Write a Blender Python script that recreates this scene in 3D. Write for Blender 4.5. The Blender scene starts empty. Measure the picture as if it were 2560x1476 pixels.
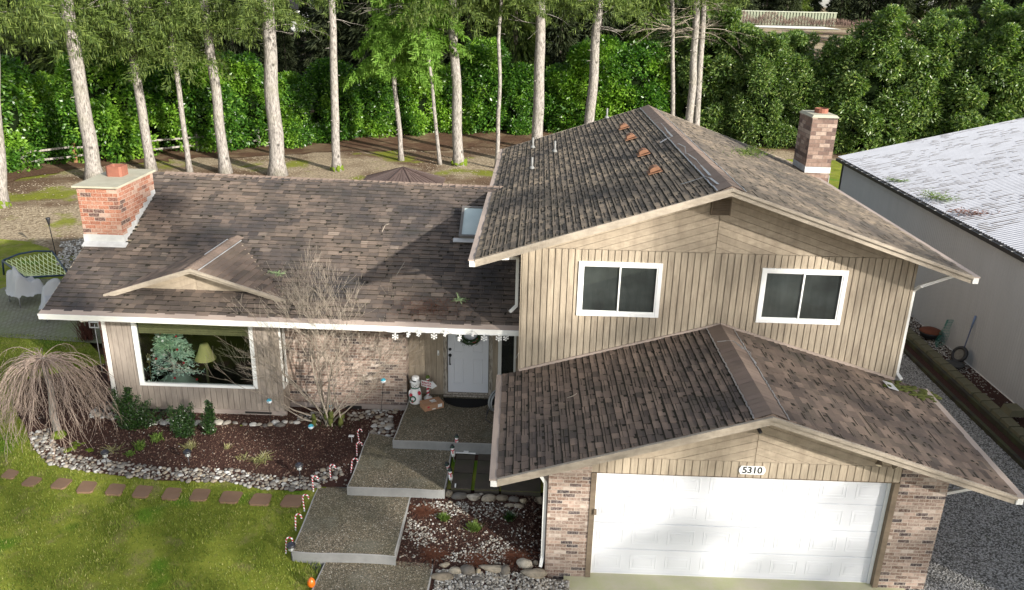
import bpy, math, random
from mathutils import Vector, noise, Matrix
R = math.radians
random.seed(7)
# ------------------------------------------------------------------ camera, sky, sun, exposure
scene = bpy.context.scene
CAM = dict(x=0.096, y=-14.857, z=9.465, pitch=20.312, yaw=-1.058, roll=1.389, f=2012.44)
PW, PH = 2560, 1476
_p, _y, _r = R(CAM['pitch']), R(CAM['yaw']), R(CAM['roll'])
cF = Vector((math.sin(_y)*math.cos(_p), math.cos(_y)*math.cos(_p), -math.sin(_p)))
_rt = Vector((math.cos(_y), -math.sin(_y), 0)); _up = _rt.cross(cF)
cR = _rt*math.cos(_r)+_up*math.sin(_r); cU = -_rt*math.sin(_r)+_up*math.cos(_r)
cC = Vector((CAM['x'], CAM['y'], CAM['z']))
cam = bpy.data.cameras.new('camera'); camo = bpy.data.objects.new('camera', cam); scene.collection.objects.link(camo)
camo.matrix_world = Matrix(((cR.x, cU.x, -cF.x, cC.x), (cR.y, cU.y, -cF.y, cC.y), (cR.z, cU.z, -cF.z, cC.z), (0, 0, 0, 1)))
cam.sensor_width = 36; cam.lens = 36*CAM['f']/PW; cam.clip_end = 2000; cam.clip_start = .1
scene.camera = camo
scene.render.resolution_x = 1024; scene.render.resolution_y = 590
SUN_AZ, SUN_EL = 48, 20          # sun stands to the right of and behind the camera
w = bpy.data.worlds.new("World"); scene.world = w; w.use_nodes = True
nt = w.node_tree; bg = nt.nodes['Background']; sk = nt.nodes.new('ShaderNodeTexSky')
sk.sky_type = 'NISHITA'; sk.sun_disc = False; sk.sun_elevation = R(SUN_EL)
sk.sun_rotation = R(180-SUN_AZ); sk.air_density = 1.0; sk.dust_density = 1.0; sk.ozone_density = 1.0
hs = nt.nodes.new('ShaderNodeHueSaturation'); hs.inputs['Saturation'].default_value = .42; nt.links.new(sk.outputs[0], hs.inputs['Color']); nt.links.new(hs.outputs[0], bg.inputs[0]); bg.inputs[1].default_value = .14
sl = bpy.data.lights.new('sun', 'SUN'); sl.energy = 4.9; sl.angle = R(.9); sl.color = (1, .95, .87)
so = bpy.data.objects.new('sun', sl); scene.collection.objects.link(so)
sdir = Vector((math.cos(R(SUN_EL))*math.sin(R(SUN_AZ)), -math.cos(R(SUN_EL))*math.cos(R(SUN_AZ)), math.sin(R(SUN_EL))))
so.rotation_euler = sdir.to_track_quat('Z', 'Y').to_euler(); so.location = sdir*60
scene.view_settings.view_transform = 'Standard'; scene.view_settings.look = 'None'
scene.view_settings.exposure = 1.02; scene.view_settings.gamma = 1
scene.render.engine = 'CYCLES'
# ------------------------------------------------------------------ helpers
COL = scene.collection
def ray(px, py): return (cF*CAM['f'] + cR*(px-PW/2) + cU*(PH/2-py))
def at(px, py, ax, val):
    d = ray(px, py); i = 'xyz'.index(ax); t = (val-cC[i])/d[i]; return cC + d*t
def atp(px, py, P0, n):
    d = ray(px, py); n = Vector(n); t = (Vector(P0)-cC).dot(n)/d.dot(n); return cC + d*t
def sstep(a, b, t):
    t = max(0, min(1, (t-a)/(b-a))); return t*t*(3-2*t)
def gz(x, y):
    L = .04+.42*sstep(-5.2, .6, y); Rr = .45*sstep(4, 20, y)
    k = sstep(.35, .7, x); z = L*(1-k)+Rr*k
    z += 4.5*sstep(48, 115, y) + 1.2*sstep(36, 60, y)
    if y > 8: z += .12*noise.noise(Vector((x*.15, y*.15, 0)))
    return z
def atg(px, py, dz=0):
    z = .3
    for _ in range(14):
        q = at(px, py, 'z', z+dz); z = .5*z+.5*gz(q.x, q.y)
    return Vector((q.x, q.y, gz(q.x, q.y)))
class MB:
    def __init__(s): s.v = []; s.f = []; s.m = []; s.uv = None; s.sm = []
    def add(s, vs, fs, mi=0, smooth=False):
        o = len(s.v); s.v += [tuple(v) for v in vs]; s.f += [tuple(i+o for i in f) for f in fs]
        s.m += [mi]*len(fs); s.sm += [smooth]*len(fs); return s
    def box(s, a, b, mi=0):
        x0, y0, z0 = a; x1, y1, z1 = b
        return s.hexa([(x0,y0,z0),(x1,y0,z0),(x1,y1,z0),(x0,y1,z0),(x0,y0,z1),(x1,y0,z1),(x1,y1,z1),(x0,y1,z1)], mi)
    def hexa(s, v, mi=0):
        return s.add(v, [(0,3,2,1),(4,5,6,7),(0,1,5,4),(1,2,6,5),(2,3,7,6),(3,0,4,7)], mi)
    def quad(s, a, b, c, d, mi=0): return s.add([a,b,c,d], [(0,1,2,3)], mi)
    def prism(s, pts, off, mi=0):          # polygon extruded by a vector
        n = len(pts); off = Vector(off); P = [Vector(p) for p in pts]
        return s.add(P+[p+off for p in P], [tuple(range(n)), tuple(range(2*n-1, n-1, -1))]+[(i, n+i, n+(i+1) % n, (i+1) % n) for i in range(n)], mi)
    def bar(s, a, b, w, h, mi=0, up=(0,0,1)):
        a = Vector(a); b = Vector(b); d = (b-a).normalized(); u = Vector(up); r = d.cross(u)
        if r.length < 1e-4: r = d.cross(Vector((0,1,0)))
        r.normalize(); u = r.cross(d); r *= w/2; u = u*h/2
        return s.hexa([a-r-u, a+r-u, b+r-u, b-r-u, a-r+u, a+r+u, b+r+u, b-r+u], mi)
    def tube(s, pts, rad, n=6, mi=0, cap=True, smooth=True):
        P = [Vector(p) for p in pts]; m = len(P)
        if not hasattr(rad, '__len__'): rad = [rad]*m
        vs = []; ref = Vector((.31,.17,.93))
        for i in range(m):
            d = (P[min(i+1, m-1)]-P[max(i-1, 0)])
            if d.length < 1e-7: d = Vector((0,0,1))
            d.normalize(); a = d.cross(ref)
            if a.length < .1: a = d.cross(Vector((1,0,0)))
            a.normalize(); b = d.cross(a)
            for k in range(n):
                t = 2*math.pi*k/n; vs.append(P[i]+(a*math.cos(t)+b*math.sin(t))*rad[i])
        fs = [(i*n+k, i*n+(k+1) % n, (i+1)*n+(k+1) % n, (i+1)*n+k) for i in range(m-1) for k in range(n)]
        if cap: fs += [tuple(range(n-1, -1, -1)), tuple(range((m-1)*n, m*n))]
        return s.add(vs, fs, mi, smooth)
    def lathe(s, c, prof, n=16, mi=0, smooth=True, axis=None):
        c = Vector(c); vs = []; M = axis.to_track_quat('Z', 'Y').to_matrix() if axis else None
        for r, z in prof:
            for k in range(n):
                t = 2*math.pi*k/n; q = Vector((r*math.cos(t), r*math.sin(t), z))
                vs.append(c+(M @ q if M else q))
        m = len(prof); fs = [(i*n+k, i*n+(k+1) % n, (i+1)*n+(k+1) % n, (i+1)*n+k) for i in range(m-1) for k in range(n)]
        fs += [tuple(range(n-1, -1, -1)), tuple(range((m-1)*n, m*n))]
        return s.add(vs, fs, mi, smooth)
    def blob(s, c, rx, ry, rz, amp=.12, fr=1.5, seed=0, nu=10, nv=7, mi=0, rot=0):
        c = Vector(c); vs = []; ca, sa = math.cos(rot), math.sin(rot)
        for i in range(nv+1):
            ph = math.pi*i/nv
            for k in range(nu):
                t = 2*math.pi*k/nu; d = Vector((math.sin(ph)*math.cos(t), math.sin(ph)*math.sin(t), math.cos(ph)))
                m = 1+amp*noise.noise(d*fr+Vector((seed*3.7, seed*1.3, 0)))*1.6
                q = Vector((d.x*rx, d.y*ry, d.z*rz))*m; vs.append(c+Vector((q.x*ca-q.y*sa, q.x*sa+q.y*ca, q.z)))
        fs = [(i*nu+k, (i+1)*nu+k, (i+1)*nu+(k+1) % nu, i*nu+(k+1) % nu) for i in range(nv) for k in range(nu)]
        return s.add(vs, fs, mi, True)
    def leaf(s, p, d, w, n=None, mi=0):      # rhomb leaf from p along d
        d = Vector(d); sd = d.cross(Vector(n) if n is not None else Vector((random.uniform(-1,1), random.uniform(-1,1), random.uniform(-1,1))))
        if sd.length < 1e-6: sd = Vector((1,0,0))
        sd = sd.normalized()*w/2; p = Vector(p)
        o = len(s.v); s.v += [tuple(p), tuple(p+d*.5+sd), tuple(p+d), tuple(p+d*.5-sd)]; s.f.append((o,o+1,o+2,o+3)); s.m.append(mi); s.sm.append(False)
def mesh_from(name, mb, mats, org=(0,0,0)):
    me = bpy.data.meshes.new(name); o = Vector(org)
    vs = [(v[0]-o.x, v[1]-o.y, v[2]-o.z) for v in mb.v]
    me.from_pydata(vs, [], mb.f)
    for m in (mats if isinstance(mats, (list, tuple)) else [mats]): me.materials.append(m)
    me.polygons.foreach_set('material_index', mb.m); me.polygons.foreach_set('use_smooth', mb.sm)
    me.update(); return me
def obj(name, mb, mats, parent=None, org=None):
    """one mesh object; vertices of mb are world coordinates"""
    if parent is not None:
        q = parent; o = Vector(q.location)
        while q.parent is not None: q = q.parent; o = o+Vector(q.location)
        ob = bpy.data.objects.new(name, mesh_from(name, mb, mats, o)); ob.parent = parent
    else:
        o = Vector(org) if org is not None else Vector((0,0,0))
        ob = bpy.data.objects.new(name, mesh_from(name, mb, mats, o)); ob.location = o
    COL.objects.link(ob); return ob
def tag(o, label=None, cat=None, group=None, kind=None):
    if label: o['label'] = label
    if cat: o['category'] = cat
    if group: o['group'] = group
    if kind: o['kind'] = kind
    return o
def thing(name, label, cat, loc=(0,0,0), group=None):
    o = bpy.data.objects.new(name, None); COL.objects.link(o); o.location = loc; o.empty_display_size = .1
    return tag(o, label, cat, group)
def dup(root, loc, rotz=0, label=None, scale=None):
    r = root.copy(); COL.objects.link(r); r.location = loc; r.rotation_euler = (0,0,rotz)
    if scale: r.scale = scale if hasattr(scale, '__len__') else (scale,)*3
    if label: r['label'] = label
    for ch in list(root.children):
        c = ch.copy(); COL.objects.link(c); c.parent = r
        for g in list(ch.children):
            e = g.copy(); COL.objects.link(e); e.parent = c
    return r
# ------------------------------------------------------------------ node helpers
class NT:
    def __init__(s, name, rough=.8, spec=.3, metal=0):
        s.m = bpy.data.materials.new(name); s.m.use_nodes = True; s.t = s.m.node_tree
        s.b = s.t.nodes['Principled BSDF']; s.b.inputs['Roughness'].default_value = rough
        s.b.inputs['Specular IOR Level'].default_value = spec; s.b.inputs['Metallic'].default_value = metal
        s._c = None
    def n(s, t, **k):
        x = s.t.nodes.new('ShaderNode'+t)
        for a, b in k.items(): setattr(x, a, b)
        return x
    def L(s, a, b): s.t.links.new(a, b)
    def put(s, sock, v):
        if hasattr(v, 'default_value') or hasattr(v, 'is_linked'): s.L(v, sock)
        elif isinstance(v, tuple) and len(v) == 3 and len(sock.default_value) == 4: sock.default_value = (*v, 1)
        else: sock.default_value = v
    def co(s, kind='Object'):
        if not s._c: s._c = s.n('TexCoord')
        return s._c.outputs[kind]
    def map(s, v, sc=(1,1,1), rot=(0,0,0)):
        x = s.n('Mapping'); s.put(x.inputs[0], v); x.inputs['Scale'].default_value = sc; x.inputs['Rotation'].default_value = rot; return x.outputs[0]
    def noise(s, sc, det=3, v=None, rough=.55, dist=0, out=0):
        x = s.n('TexNoise'); s.put(x.inputs['Vector'], v if v is not None else s.co()); x.inputs['Scale'].default_value = sc
        x.inputs['Detail'].default_value = det; x.inputs['Roughness'].default_value = rough; x.inputs['Distortion'].default_value = dist; return x.outputs[out]
    def vor(s, sc, v=None, out='Distance', feature='F1'):
        x = s.n('TexVoronoi', feature=feature); s.put(x.inputs['Vector'], v if v is not None else s.co()); x.inputs['Scale'].default_value = sc; return x.outputs[out]
    def ramp(s, f, stops, interp='LINEAR'):
        x = s.n('ValToRGB'); e = x.color_ramp; e.interpolation = interp; s.put(x.inputs[0], f)
        while len(e.elements) < len(stops): e.elements.new(.5)
        for i, (p, c) in enumerate(stops):
            e.elements[i].position = p; e.elements[i].color = (c, c, c, 1) if not hasattr(c, '__len__') else (*c, 1)
        return x.outputs[0]
    def mix(s, f, a, b, mode='MIX'):
        x = s.n('Mix', data_type='RGBA', blend_type=mode); s.put(x.inputs['Factor'], f)
        ia = [i for i in x.inputs if i.name == 'A' and i.type == 'RGBA'][0]; ib = [i for i in x.inputs if i.name == 'B' and i.type == 'RGBA'][0]
        s.put(ia, a); s.put(ib, b); return [o for o in x.outputs if o.type == 'RGBA'][0]
    def math(s, op, a, b=0.0, c=None):
        x = s.n('Math', operation=op); s.put(x.inputs[0], a); s.put(x.inputs[1], b)
        if c is not None: s.put(x.inputs[2], c)
        return x.outputs[0]
    def island(s): return s.n('NewGeometry').outputs['Random Per Island']
    def objrand(s): return s.n('ObjectInfo').outputs['Random']
    def bump(s, h, st=.4, d=.01):
        x = s.n('Bump'); x.inputs['Strength'].default_value = st; x.inputs['Distance'].default_value = d
        s.put(x.inputs['Height'], h); s.L(x.outputs[0], s.b.inputs['Normal']); return x
    def col(s, c): s.put(s.b.inputs['Base Color'], c); return s
    def rgh(s, c): s.put(s.b.inputs['Roughness'], c); return s
def plain(name, c, rough=.6, spec=.4, metal=0, var=.12, sc=8, bump=0):
    k = NT(name, rough, spec, metal)
    f = k.noise(sc, 4); k.col(k.mix(f, tuple(x*(1-var) for x in c), tuple(min(1, x*(1+var)) for x in c)))
    if bump: k.bump(k.noise(sc*6, 3), bump, .004)
    return k.m
def foliage(name, stops, trans=.35, rough=.45, spec=.4, lime=0):
    k = NT(name, rough, spec); r = k.island()
    c = k.ramp(r, stops)
    big = k.noise(.9, 2, k.n('NewGeometry').outputs['Position'])
    if lime: c = k.mix(k.ramp(k.noise(.35, 3, k.n('NewGeometry').outputs['Position']), [(.46, 0), (.58, .85)]), c, k.mix(r, (.12, .26, .02), (.30, .46, .06)))  # lime noise patches put sunlit areas of the hedge into the leaf colour
    c = k.mix(k.ramp(big, [(.35, 0), (.65, 1)]), c, k.mix(1., c, (.72, .8, .6), 'MULTIPLY'))
    k.col(c)
    tr = k.n('BsdfTranslucent'); k.put(tr.inputs[0], k.mix(1., c, (1.5, 1.7, .7), 'MULTIPLY'))
    mx = k.n('MixShader'); mx.inputs[0].default_value = trans
    k.L(k.b.outputs[0], mx.inputs[1]); k.L(tr.outputs[0], mx.inputs[2]); k.L(mx.outputs[0], k.t.nodes['Material Output'].inputs[0])
    return k.m
# ------------------------------------------------------------------ materials
def shingle_mat(name, stops, moss=0, dark=.5, seamdark=.0):
    k = NT(name, .9, .25); r = k.island(); c = k.ramp(r, stops, 'LINEAR')
    g = k.noise(90, 2); c = k.mix(k.math('MULTIPLY', g, .5), c, k.mix(1., c, (.45, .45, .48), 'MULTIPLY'))
    st = k.noise(.55, 4, k.map(k.co(), (1, 1, 1)), .6)
    c = k.mix(k.ramp(st, [(.42, 0), (.66, dark)]), c, (.035, .034, .038))
    li = k.noise(1.6, 4, None, .7); c = k.mix(k.ramp(li, [(.55, 0), (.78, .15)]), c, (.20, .165, .145))
    if moss:
        ms = k.noise(2.2, 5, None, .7); c = k.mix(k.ramp(ms, [(.5, 0), (.7, moss)]), c, (.07, .075, .03))
    k.col(c); k.bump(k.noise(160, 2), .5, .004); return k.m
M = {}
M['wingroof'] = shingle_mat('weathered_brown_shingle', [(0, (.085, .068, .058)), (.15, (.12, .096, .08)), (.5, (.155, .12, .095)), (.8, (.185, .142, .112)), (.95, (.22, .165, .128)), (1, (.29, .23, .18))], .12, .85)
M['upperroof'] = shingle_mat('mossy_grey_brown_shingle', [(0, (.15, .122, .09)), (.5, (.215, .17, .125)), (1, (.30, .235, .165))], .22, .62)
M['garageroof'] = shingle_mat('brown_shingle', [(0, (.10, .077, .062)), (.15, (.15, .112, .088)), (.7, (.205, .15, .115)), (1, (.26, .19, .145))], .2, .55)
M['cap'] = shingle_mat('ridge_cap_shingle', [(0, (.22, .165, .13)), (.5, (.24, .18, .14)), (1, (.265, .195, .155))], 0, .1)
def brick_mat(name, pal, mortar, uax='x', w=.203, h=.0677, mj=.011, rot=None, stain=.5, off=(0, 0)):
    k = NT(name, .85, .25); sp = k.n('SeparateXYZ'); k.L(k.co(), sp.inputs[0]); ge = k.n('NewGeometry')
    sn = k.n('SeparateXYZ'); tc = k.n('VectorTransform', vector_type='NORMAL', convert_from='WORLD', convert_to='OBJECT'); k.L(ge.outputs['Normal'], sn.inputs[0])
    ax = k.math('GREATER_THAN', k.math('ABSOLUTE', sn.outputs[0]), .6)
    mu = k.n('Mix', data_type='FLOAT'); k.L(ax, mu.inputs[0]); k.L(sp.outputs[0], mu.inputs[2]); k.L(sp.outputs[1], mu.inputs[3]); u = mu.outputs[0]
    wob = k.math('MULTIPLY', k.math('SUBTRACT', k.noise(9, 2), .5), .006)
    v = k.math('ADD', sp.outputs[2], wob); rv = k.math('DIVIDE', v, h); row = k.math('FLOOR', rv)
    uu = k.math('ADD', k.math('DIVIDE', u, w), k.math('MULTIPLY', k.math('MODULO', k.math('ABSOLUTE', row), 2.), .5)); cell = k.math('FLOOR', uu)
    fu = k.math('FRACT', uu); fv = k.math('FRACT', rv)
    mu_ = k.math('LESS_THAN', fu, mj/w); mv_ = k.math('LESS_THAN', fv, mj/h); mo = k.math('MAXIMUM', mu_, mv_)
    cv = k.n('CombineXYZ'); k.L(cell, cv.inputs[0]); k.L(row, cv.inputs[1]); k.L(ax, cv.inputs[2])
    wn = k.n('TexWhiteNoise', noise_dimensions='3D'); k.L(cv.outputs[0], wn.inputs[0])
    c = k.ramp(wn.outputs[0], pal); n1 = k.noise(28, 4, None, .7)
    c = k.mix(k.ramp(n1, [(.45, 0), (.7, .55)]), c, mortar)
    c = k.mix(k.ramp(k.noise(14, 3), [(.35, .45), (.55, 0)]), c, k.mix(1., c, (.5, .45, .42), 'MULTIPLY'))
    c = k.mix(mo, c, k.mix(k.noise(40, 3), mortar, tuple(x*.75 for x in mortar)))
    k.col(c); k.bump(k.math('SUBTRACT', k.math('MULTIPLY', n1, .25), mo), .6, .006); return k.m
PALH = [(0, (.05, .04, .045)), (.12, (.09, .06, .055)), (.2, (.19, .12, .09)), (.45, (.25, .175, .14)), (.7, (.31, .235, .19)), (.88, (.42, .30, .24)), (1, (.50, .42, .36))]
M['brick'] = brick_mat('mixed_old_brick', PALH, (.46, .40, .34))
M['redbrick'] = brick_mat('red_orange_brick', [(0, (.08, .045, .04)), (.1, (.10, .05, .045)), (.14, (.25, .085, .05)), (.5, (.32, .125, .075)), (.8, (.33, .18, .13)), (1, (.42, .31, .25))], (.42, .33, .26), w=.245, h=.092)
M['tanbrick'] = brick_mat('tan_chimney_brick', [(0, (.09, .06, .055)), (.3, (.18, .115, .09)), (.7, (.29, .20, .155)), (1, (.40, .31, .25))], (.15, .12, .10), w=.30, h=.112)
def wood_mat(name, c, vert=True, stain=.5):
    k = NT(name, .8, .25)
    v = k.map(k.co(), (26, 26, 1.2) if vert else (3, 3, 8)); g = k.noise(1.6, 5, v, .65)
    r = k.island(); base = k.mix(k.math('MULTIPLY', r, .9), c, tuple(x*.82 for x in c))
    c2 = k.mix(k.ramp(g, [(.38, .5), (.6, 0)]), base, tuple(x*.55 for x in c))
    s = k.noise(2.2, 6, k.map(k.co(), (2.6, 2.6, .7)), .7); c2 = k.mix(k.ramp(s, [(.44, 0), (.68, stain+.12)]), c2, (c[0]*.42, c[1]*.40, c[2]*.40))
    k.col(c2); k.bump(g, .25, .003); return k.m
M['siding'] = wood_mat('tan_painted_siding', (.45, .375, .28)); M['siding_pink'] = wood_mat('faded_taupe_siding', (.37, .315, .265), True, .4)
M['trim'] = wood_mat('tan_trim_paint', (.42, .36, .285), False, .25)
M['chevron'] = wood_mat('tan_gable_boards', (.43, .355, .265), False, .35)
M['browntrim'] = wood_mat('brown_trim_paint', (.22, .17, .12), False, .3)
M['white'] = plain('white_vinyl', (.80, .80, .78), .4, .5, 0, .04)
M['whitemetal'] = plain('white_painted_metal', (.74, .73, .69), .4, .5, 0, .1, 3)
M['doorwhite'] = plain('white_door_paint', (.66, .67, .70), .35, .5, 0, .04, 2)
M['pinkmetal'] = plain('faded_brown_gutter_metal', (.37, .295, .245), .55, .4, 0, .15, 2)
M['silver'] = plain('torn_flashing_metal', (.34, .34, .35), .35, .6, .6, .25, 10)
M['flash'] = plain('galvanised_flashing', (.48, .48, .47), .5, .5, .2, .3, 6)
M['black'] = plain('black_metal', (.02, .02, .022), .5, .4)
M['blackplastic'] = plain('black_plastic', (.025, .025, .03), .35, .5)
M['orangevent'] = plain('rust_orange_vent_paint', (.21, .105, .06), .7, .2, 0, .35, 9)
M['rust'] = plain('rusty_flue_metal', (.22, .085, .055), .75, .3, 0, .35, 6, .3)
M['capstone'] = plain('mossy_cement_cap', (.36, .34, .26), .9, .2, 0, .25, 5, .4)
M['dark'] = plain('dark_room', (.03, .028, .026), .9, .1)
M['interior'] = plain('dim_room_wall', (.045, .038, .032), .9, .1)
k = NT('screen_and_curtain_grey', .6, .35); f1 = k.noise(3.2, 2, k.map(k.co(), (3.5, 1, .25))); f2 = k.noise(1.1, 3, k.map(k.co(), (1, 1, 1.2))); k.col(k.mix(k.ramp(f2, [(.35, 0), (.68, 1)]), k.mix(f1, (.018, .018, .019), (.04, .04, .042)), k.mix(f1, (.06, .061, .063), (.13, .132, .135)))); M['screen'] = k.m  # curtain folds and pale gradients painted as tone on the flat screen
def glass():
    k = NT('window_glass', .04, .5); k.b.inputs['Base Color'].default_value = (.01, .012, .012, 1)
    t = k.n('BsdfTransparent'); t.inputs[0].default_value = (.93, .96, .94, 1); gl = k.n('BsdfGlossy'); gl.inputs['Roughness'].default_value = .03
    f = k.n('Fresnel'); f.inputs[0].default_value = 1.5; mx = k.n('MixShader'); k.L(k.math('ADD', k.math('MULTIPLY', f.outputs[0], .55), .015), mx.inputs[0])
    k.L(t.outputs[0], mx.inputs[1]); k.L(gl.outputs[0], mx.inputs[2]); k.L(mx.outputs[0], k.t.nodes['Material Output'].inputs[0]); return k.m
M['glass'] = glass()
k = NT('skylight_glass', .25, .5); k.col(k.mix(k.noise(2.5, 4), (.34, .42, .42), (.55, .62, .60))); M['skyglass'] = k.m
k = NT('exposed_aggregate', .85, .3)
v = k.vor(70, None, 'Color'); sp = k.n('SeparateColor'); k.L(v, sp.inputs[0])
c = k.ramp(sp.outputs[0], [(0, (.05, .044, .034)), (.35, (.125, .105, .070)), (.7, (.21, .17, .115)), (.92, (.30, .245, .17)), (1, (.6, .56, .46))])
c = k.mix(k.ramp(k.noise(.9, 5, None, .65), [(.4, 0), (.65, .5)]), c, (.06, .062, .035))
c = k.mix(k.ramp(k.noise(1.7, 4), [(.55, 0), (.75, .5)]), c, (.20, .19, .15))
k.col(c); k.bump(k.vor(70), .6, .005); M['aggregate'] = k.m
k = NT('concrete_edge', .85, .25); c = k.mix(k.noise(3, 5, None, .7), (.15, .15, .145), (.30, .30, .29)); c = k.mix(k.ramp(k.noise(30, 3), [(.6, 0), (.8, .4)]), c, (.12, .12, .11)); k.col(c); k.bump(k.noise(50, 3), .3, .003); M['concrete'] = k.m
k = NT('concrete_rim', .85, .25); k.col(k.mix(k.noise(3, 5, None, .7), (.28, .27, .25), (.42, .41, .38))); M['rim'] = k.m
k = NT('dark_mossy_paver', .9, .2); c = k.mix(k.noise(4, 4), (.055, .05, .04), (.11, .09, .07)); c = k.mix(k.ramp(k.noise(2, 4), [(.5, 0), (.7, .6)]), c, (.05, .065, .025)); k.col(c); k.bump(k.noise(40, 3), .4, .004); M['paver'] = k.m
k = NT('brown_stepping_stone', .85, .25); k.col(k.mix(k.noise(3, 4), (.17, .10, .062), (.26, .165, .105))); k.bump(k.noise(60, 3), .3, .003); M['stepstone'] = k.m
k = NT('river_stone', .7, .35); r = k.objrand(); r2 = k.island(); rr = k.math('FRACT', k.math('ADD', r, r2))
c = k.ramp(rr, [(0, (.10, .09, .08)), (.3, (.21, .19, .165)), (.5, (.29, .24, .175)), (.75, (.35, .335, .30)), (1, (.50, .49, .46))])
c = k.mix(k.ramp(k.noise(9, 4, None, .7), [(.5, 0), (.75, .4)]), c, (.16, .14, .11)); k.col(c); k.bump(k.noise(30, 3), .2, .004); M['stone'] = k.m
k = NT('boulder_stone', .75, .3); r = k.objrand()
c = k.ramp(r, [(0, (.13, .12, .11)), (.35, (.22, .18, .13)), (.6, (.34, .29, .22)), (.8, (.40, .33, .22)), (1, (.44, .42, .39))])
c = k.mix(k.ramp(k.noise(3.5, 5, None, .7), [(.45, 0), (.7, .7)]), c, (.10, .09, .065)); k.col(c); k.bump(k.noise(14, 4), .35, .01); M['boulder'] = k.m
k = NT('pebbles', .75, .3); c = k.ramp(k.island(), [(0, (.08, .07, .06)), (.3, (.20, .18, .15)), (.6, (.34, .31, .26)), (1, (.55, .53, .49))]); k.col(c); M['pebble'] = k.m
k = NT('bark_mulch', .95, .15); c = k.ramp(k.island(), [(0, (.035, .021, .016)), (.5, (.075, .042, .031)), (.85, (.125, .072, .052)), (1, (.28, .22, .17))]); k.col(c); M['mulch'] = k.m
k = NT('mulch_soil', .95, .15); c = k.ramp(k.noise(45, 4, None, .8), [(.3, (.022, .012, .010)), (.6, (.07, .034, .026)), (.8, (.12, .07, .05))]); k.col(c); k.bump(k.noise(60, 4), .8, .02); M['soil'] = k.m
def bark(name, a, b, moss=.3, grad=False):
    k = NT(name, .9, .2); v = k.map(k.co(), (9, 9, 2.2)); n = k.noise(2., 5, v, .7)
    c = k.ramp(n, [(.32, a), (.6, b)]); kn = k.vor(1.3, k.map(k.co(), (1, 1, 1.1))); c = k.mix(k.ramp(kn, [(.05, .8), (.16, 0)]), c, tuple(x*.35 for x in a))
    c = k.mix(k.ramp(k.noise(.8, 3), [(.5, 0), (.75, moss)]), c, (.12, .12, .04)); k.col(c); k.bump(n, .6, .03); return k.m
M['bark'] = bark('fir_bark', (.075, .066, .058), (.33, .30, .27)); M['barkdark'] = bark('dark_bark', (.06, .05, .045), (.14, .115, .10))
M['palewood'] = bark('pale_twig_bark', (.20, .165, .13), (.36, .31, .25), .15); M['pinkwood'] = bark('weeping_twig_bark', (.25, .18, .145), (.42, .33, .27), .08)
M['moss'] = plain('bright_moss', (.10, .14, .015), .95, .1, 0, .5, 12, .8)
M['needle'] = foliage('fir_needles', [(0, (.04, .06, .018)), (.5, (.09, .13, .032)), (1, (.18, .22, .06))], .3, .6, .2)
M['needlebright'] = foliage('bright_fir_needles', [(0, (.10, .19, .03)), (.5, (.16, .28, .045)), (1, (.22, .34, .07))], .35, .6, .2)
M['needledark'] = foliage('dark_conifer_needles', [(0, (.018, .026, .014)), (.6, (.04, .05, .024)), (1, (.07, .08, .04))], .2, .7, .15)
M['laurel'] = foliage('laurel_leaves', [(0, (.02, .06, .010)), (.4, (.045, .12, .016)), (.8, (.08, .19, .022)), (1, (.18, .32, .04))], .35, .35, .45, 1)
M['laurelR'] = foliage('olive_laurel_leaves', [(0, (.05, .09, .028)), (.4, (.10, .165, .045)), (.8, (.165, .235, .065)), (1, (.29, .33, .11))], .3, .38, .45)
M['boxleaf'] = foliage('dark_evergreen_leaves', [(0, (.015, .035, .012)), (.5, (.03, .07, .018)), (1, (.06, .12, .03))], .15, .3, .5)
M['lawnblade'] = foliage('lawn_blades', [(0, (.10, .135, .025)), (.4, (.19, .24, .045)), (.8, (.30, .33, .07)), (1, (.46, .41, .19))], .3, .7, .15)
M['palegrass'] = foliage('dry_plant_stalks', [(0, (.28, .24, .10)), (.5, (.34, .32, .15)), (1, (.45, .40, .28))], .2, .7, .2)
M['limegreen'] = foliage('lime_perennial_leaves', [(0, (.10, .16, .03)), (1, (.22, .30, .08))], .3, .6, .2)
M['redneedle'] = plain('dry_red_brown_needles', (.15, .06, .035), .9, .1, 0, .4, 20)
M['litter'] = plain('pale_dry_leaf_litter', (.40, .33, .24), .9, .1, 0, .3, 20)
M['spruceblue'] = foliage('flocked_blue_green_needles', [(0, (.45, .66, .62)), (.5, (.62, .80, .76)), (1, (.85, .92, .9))], .1, .7, .2)
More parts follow.
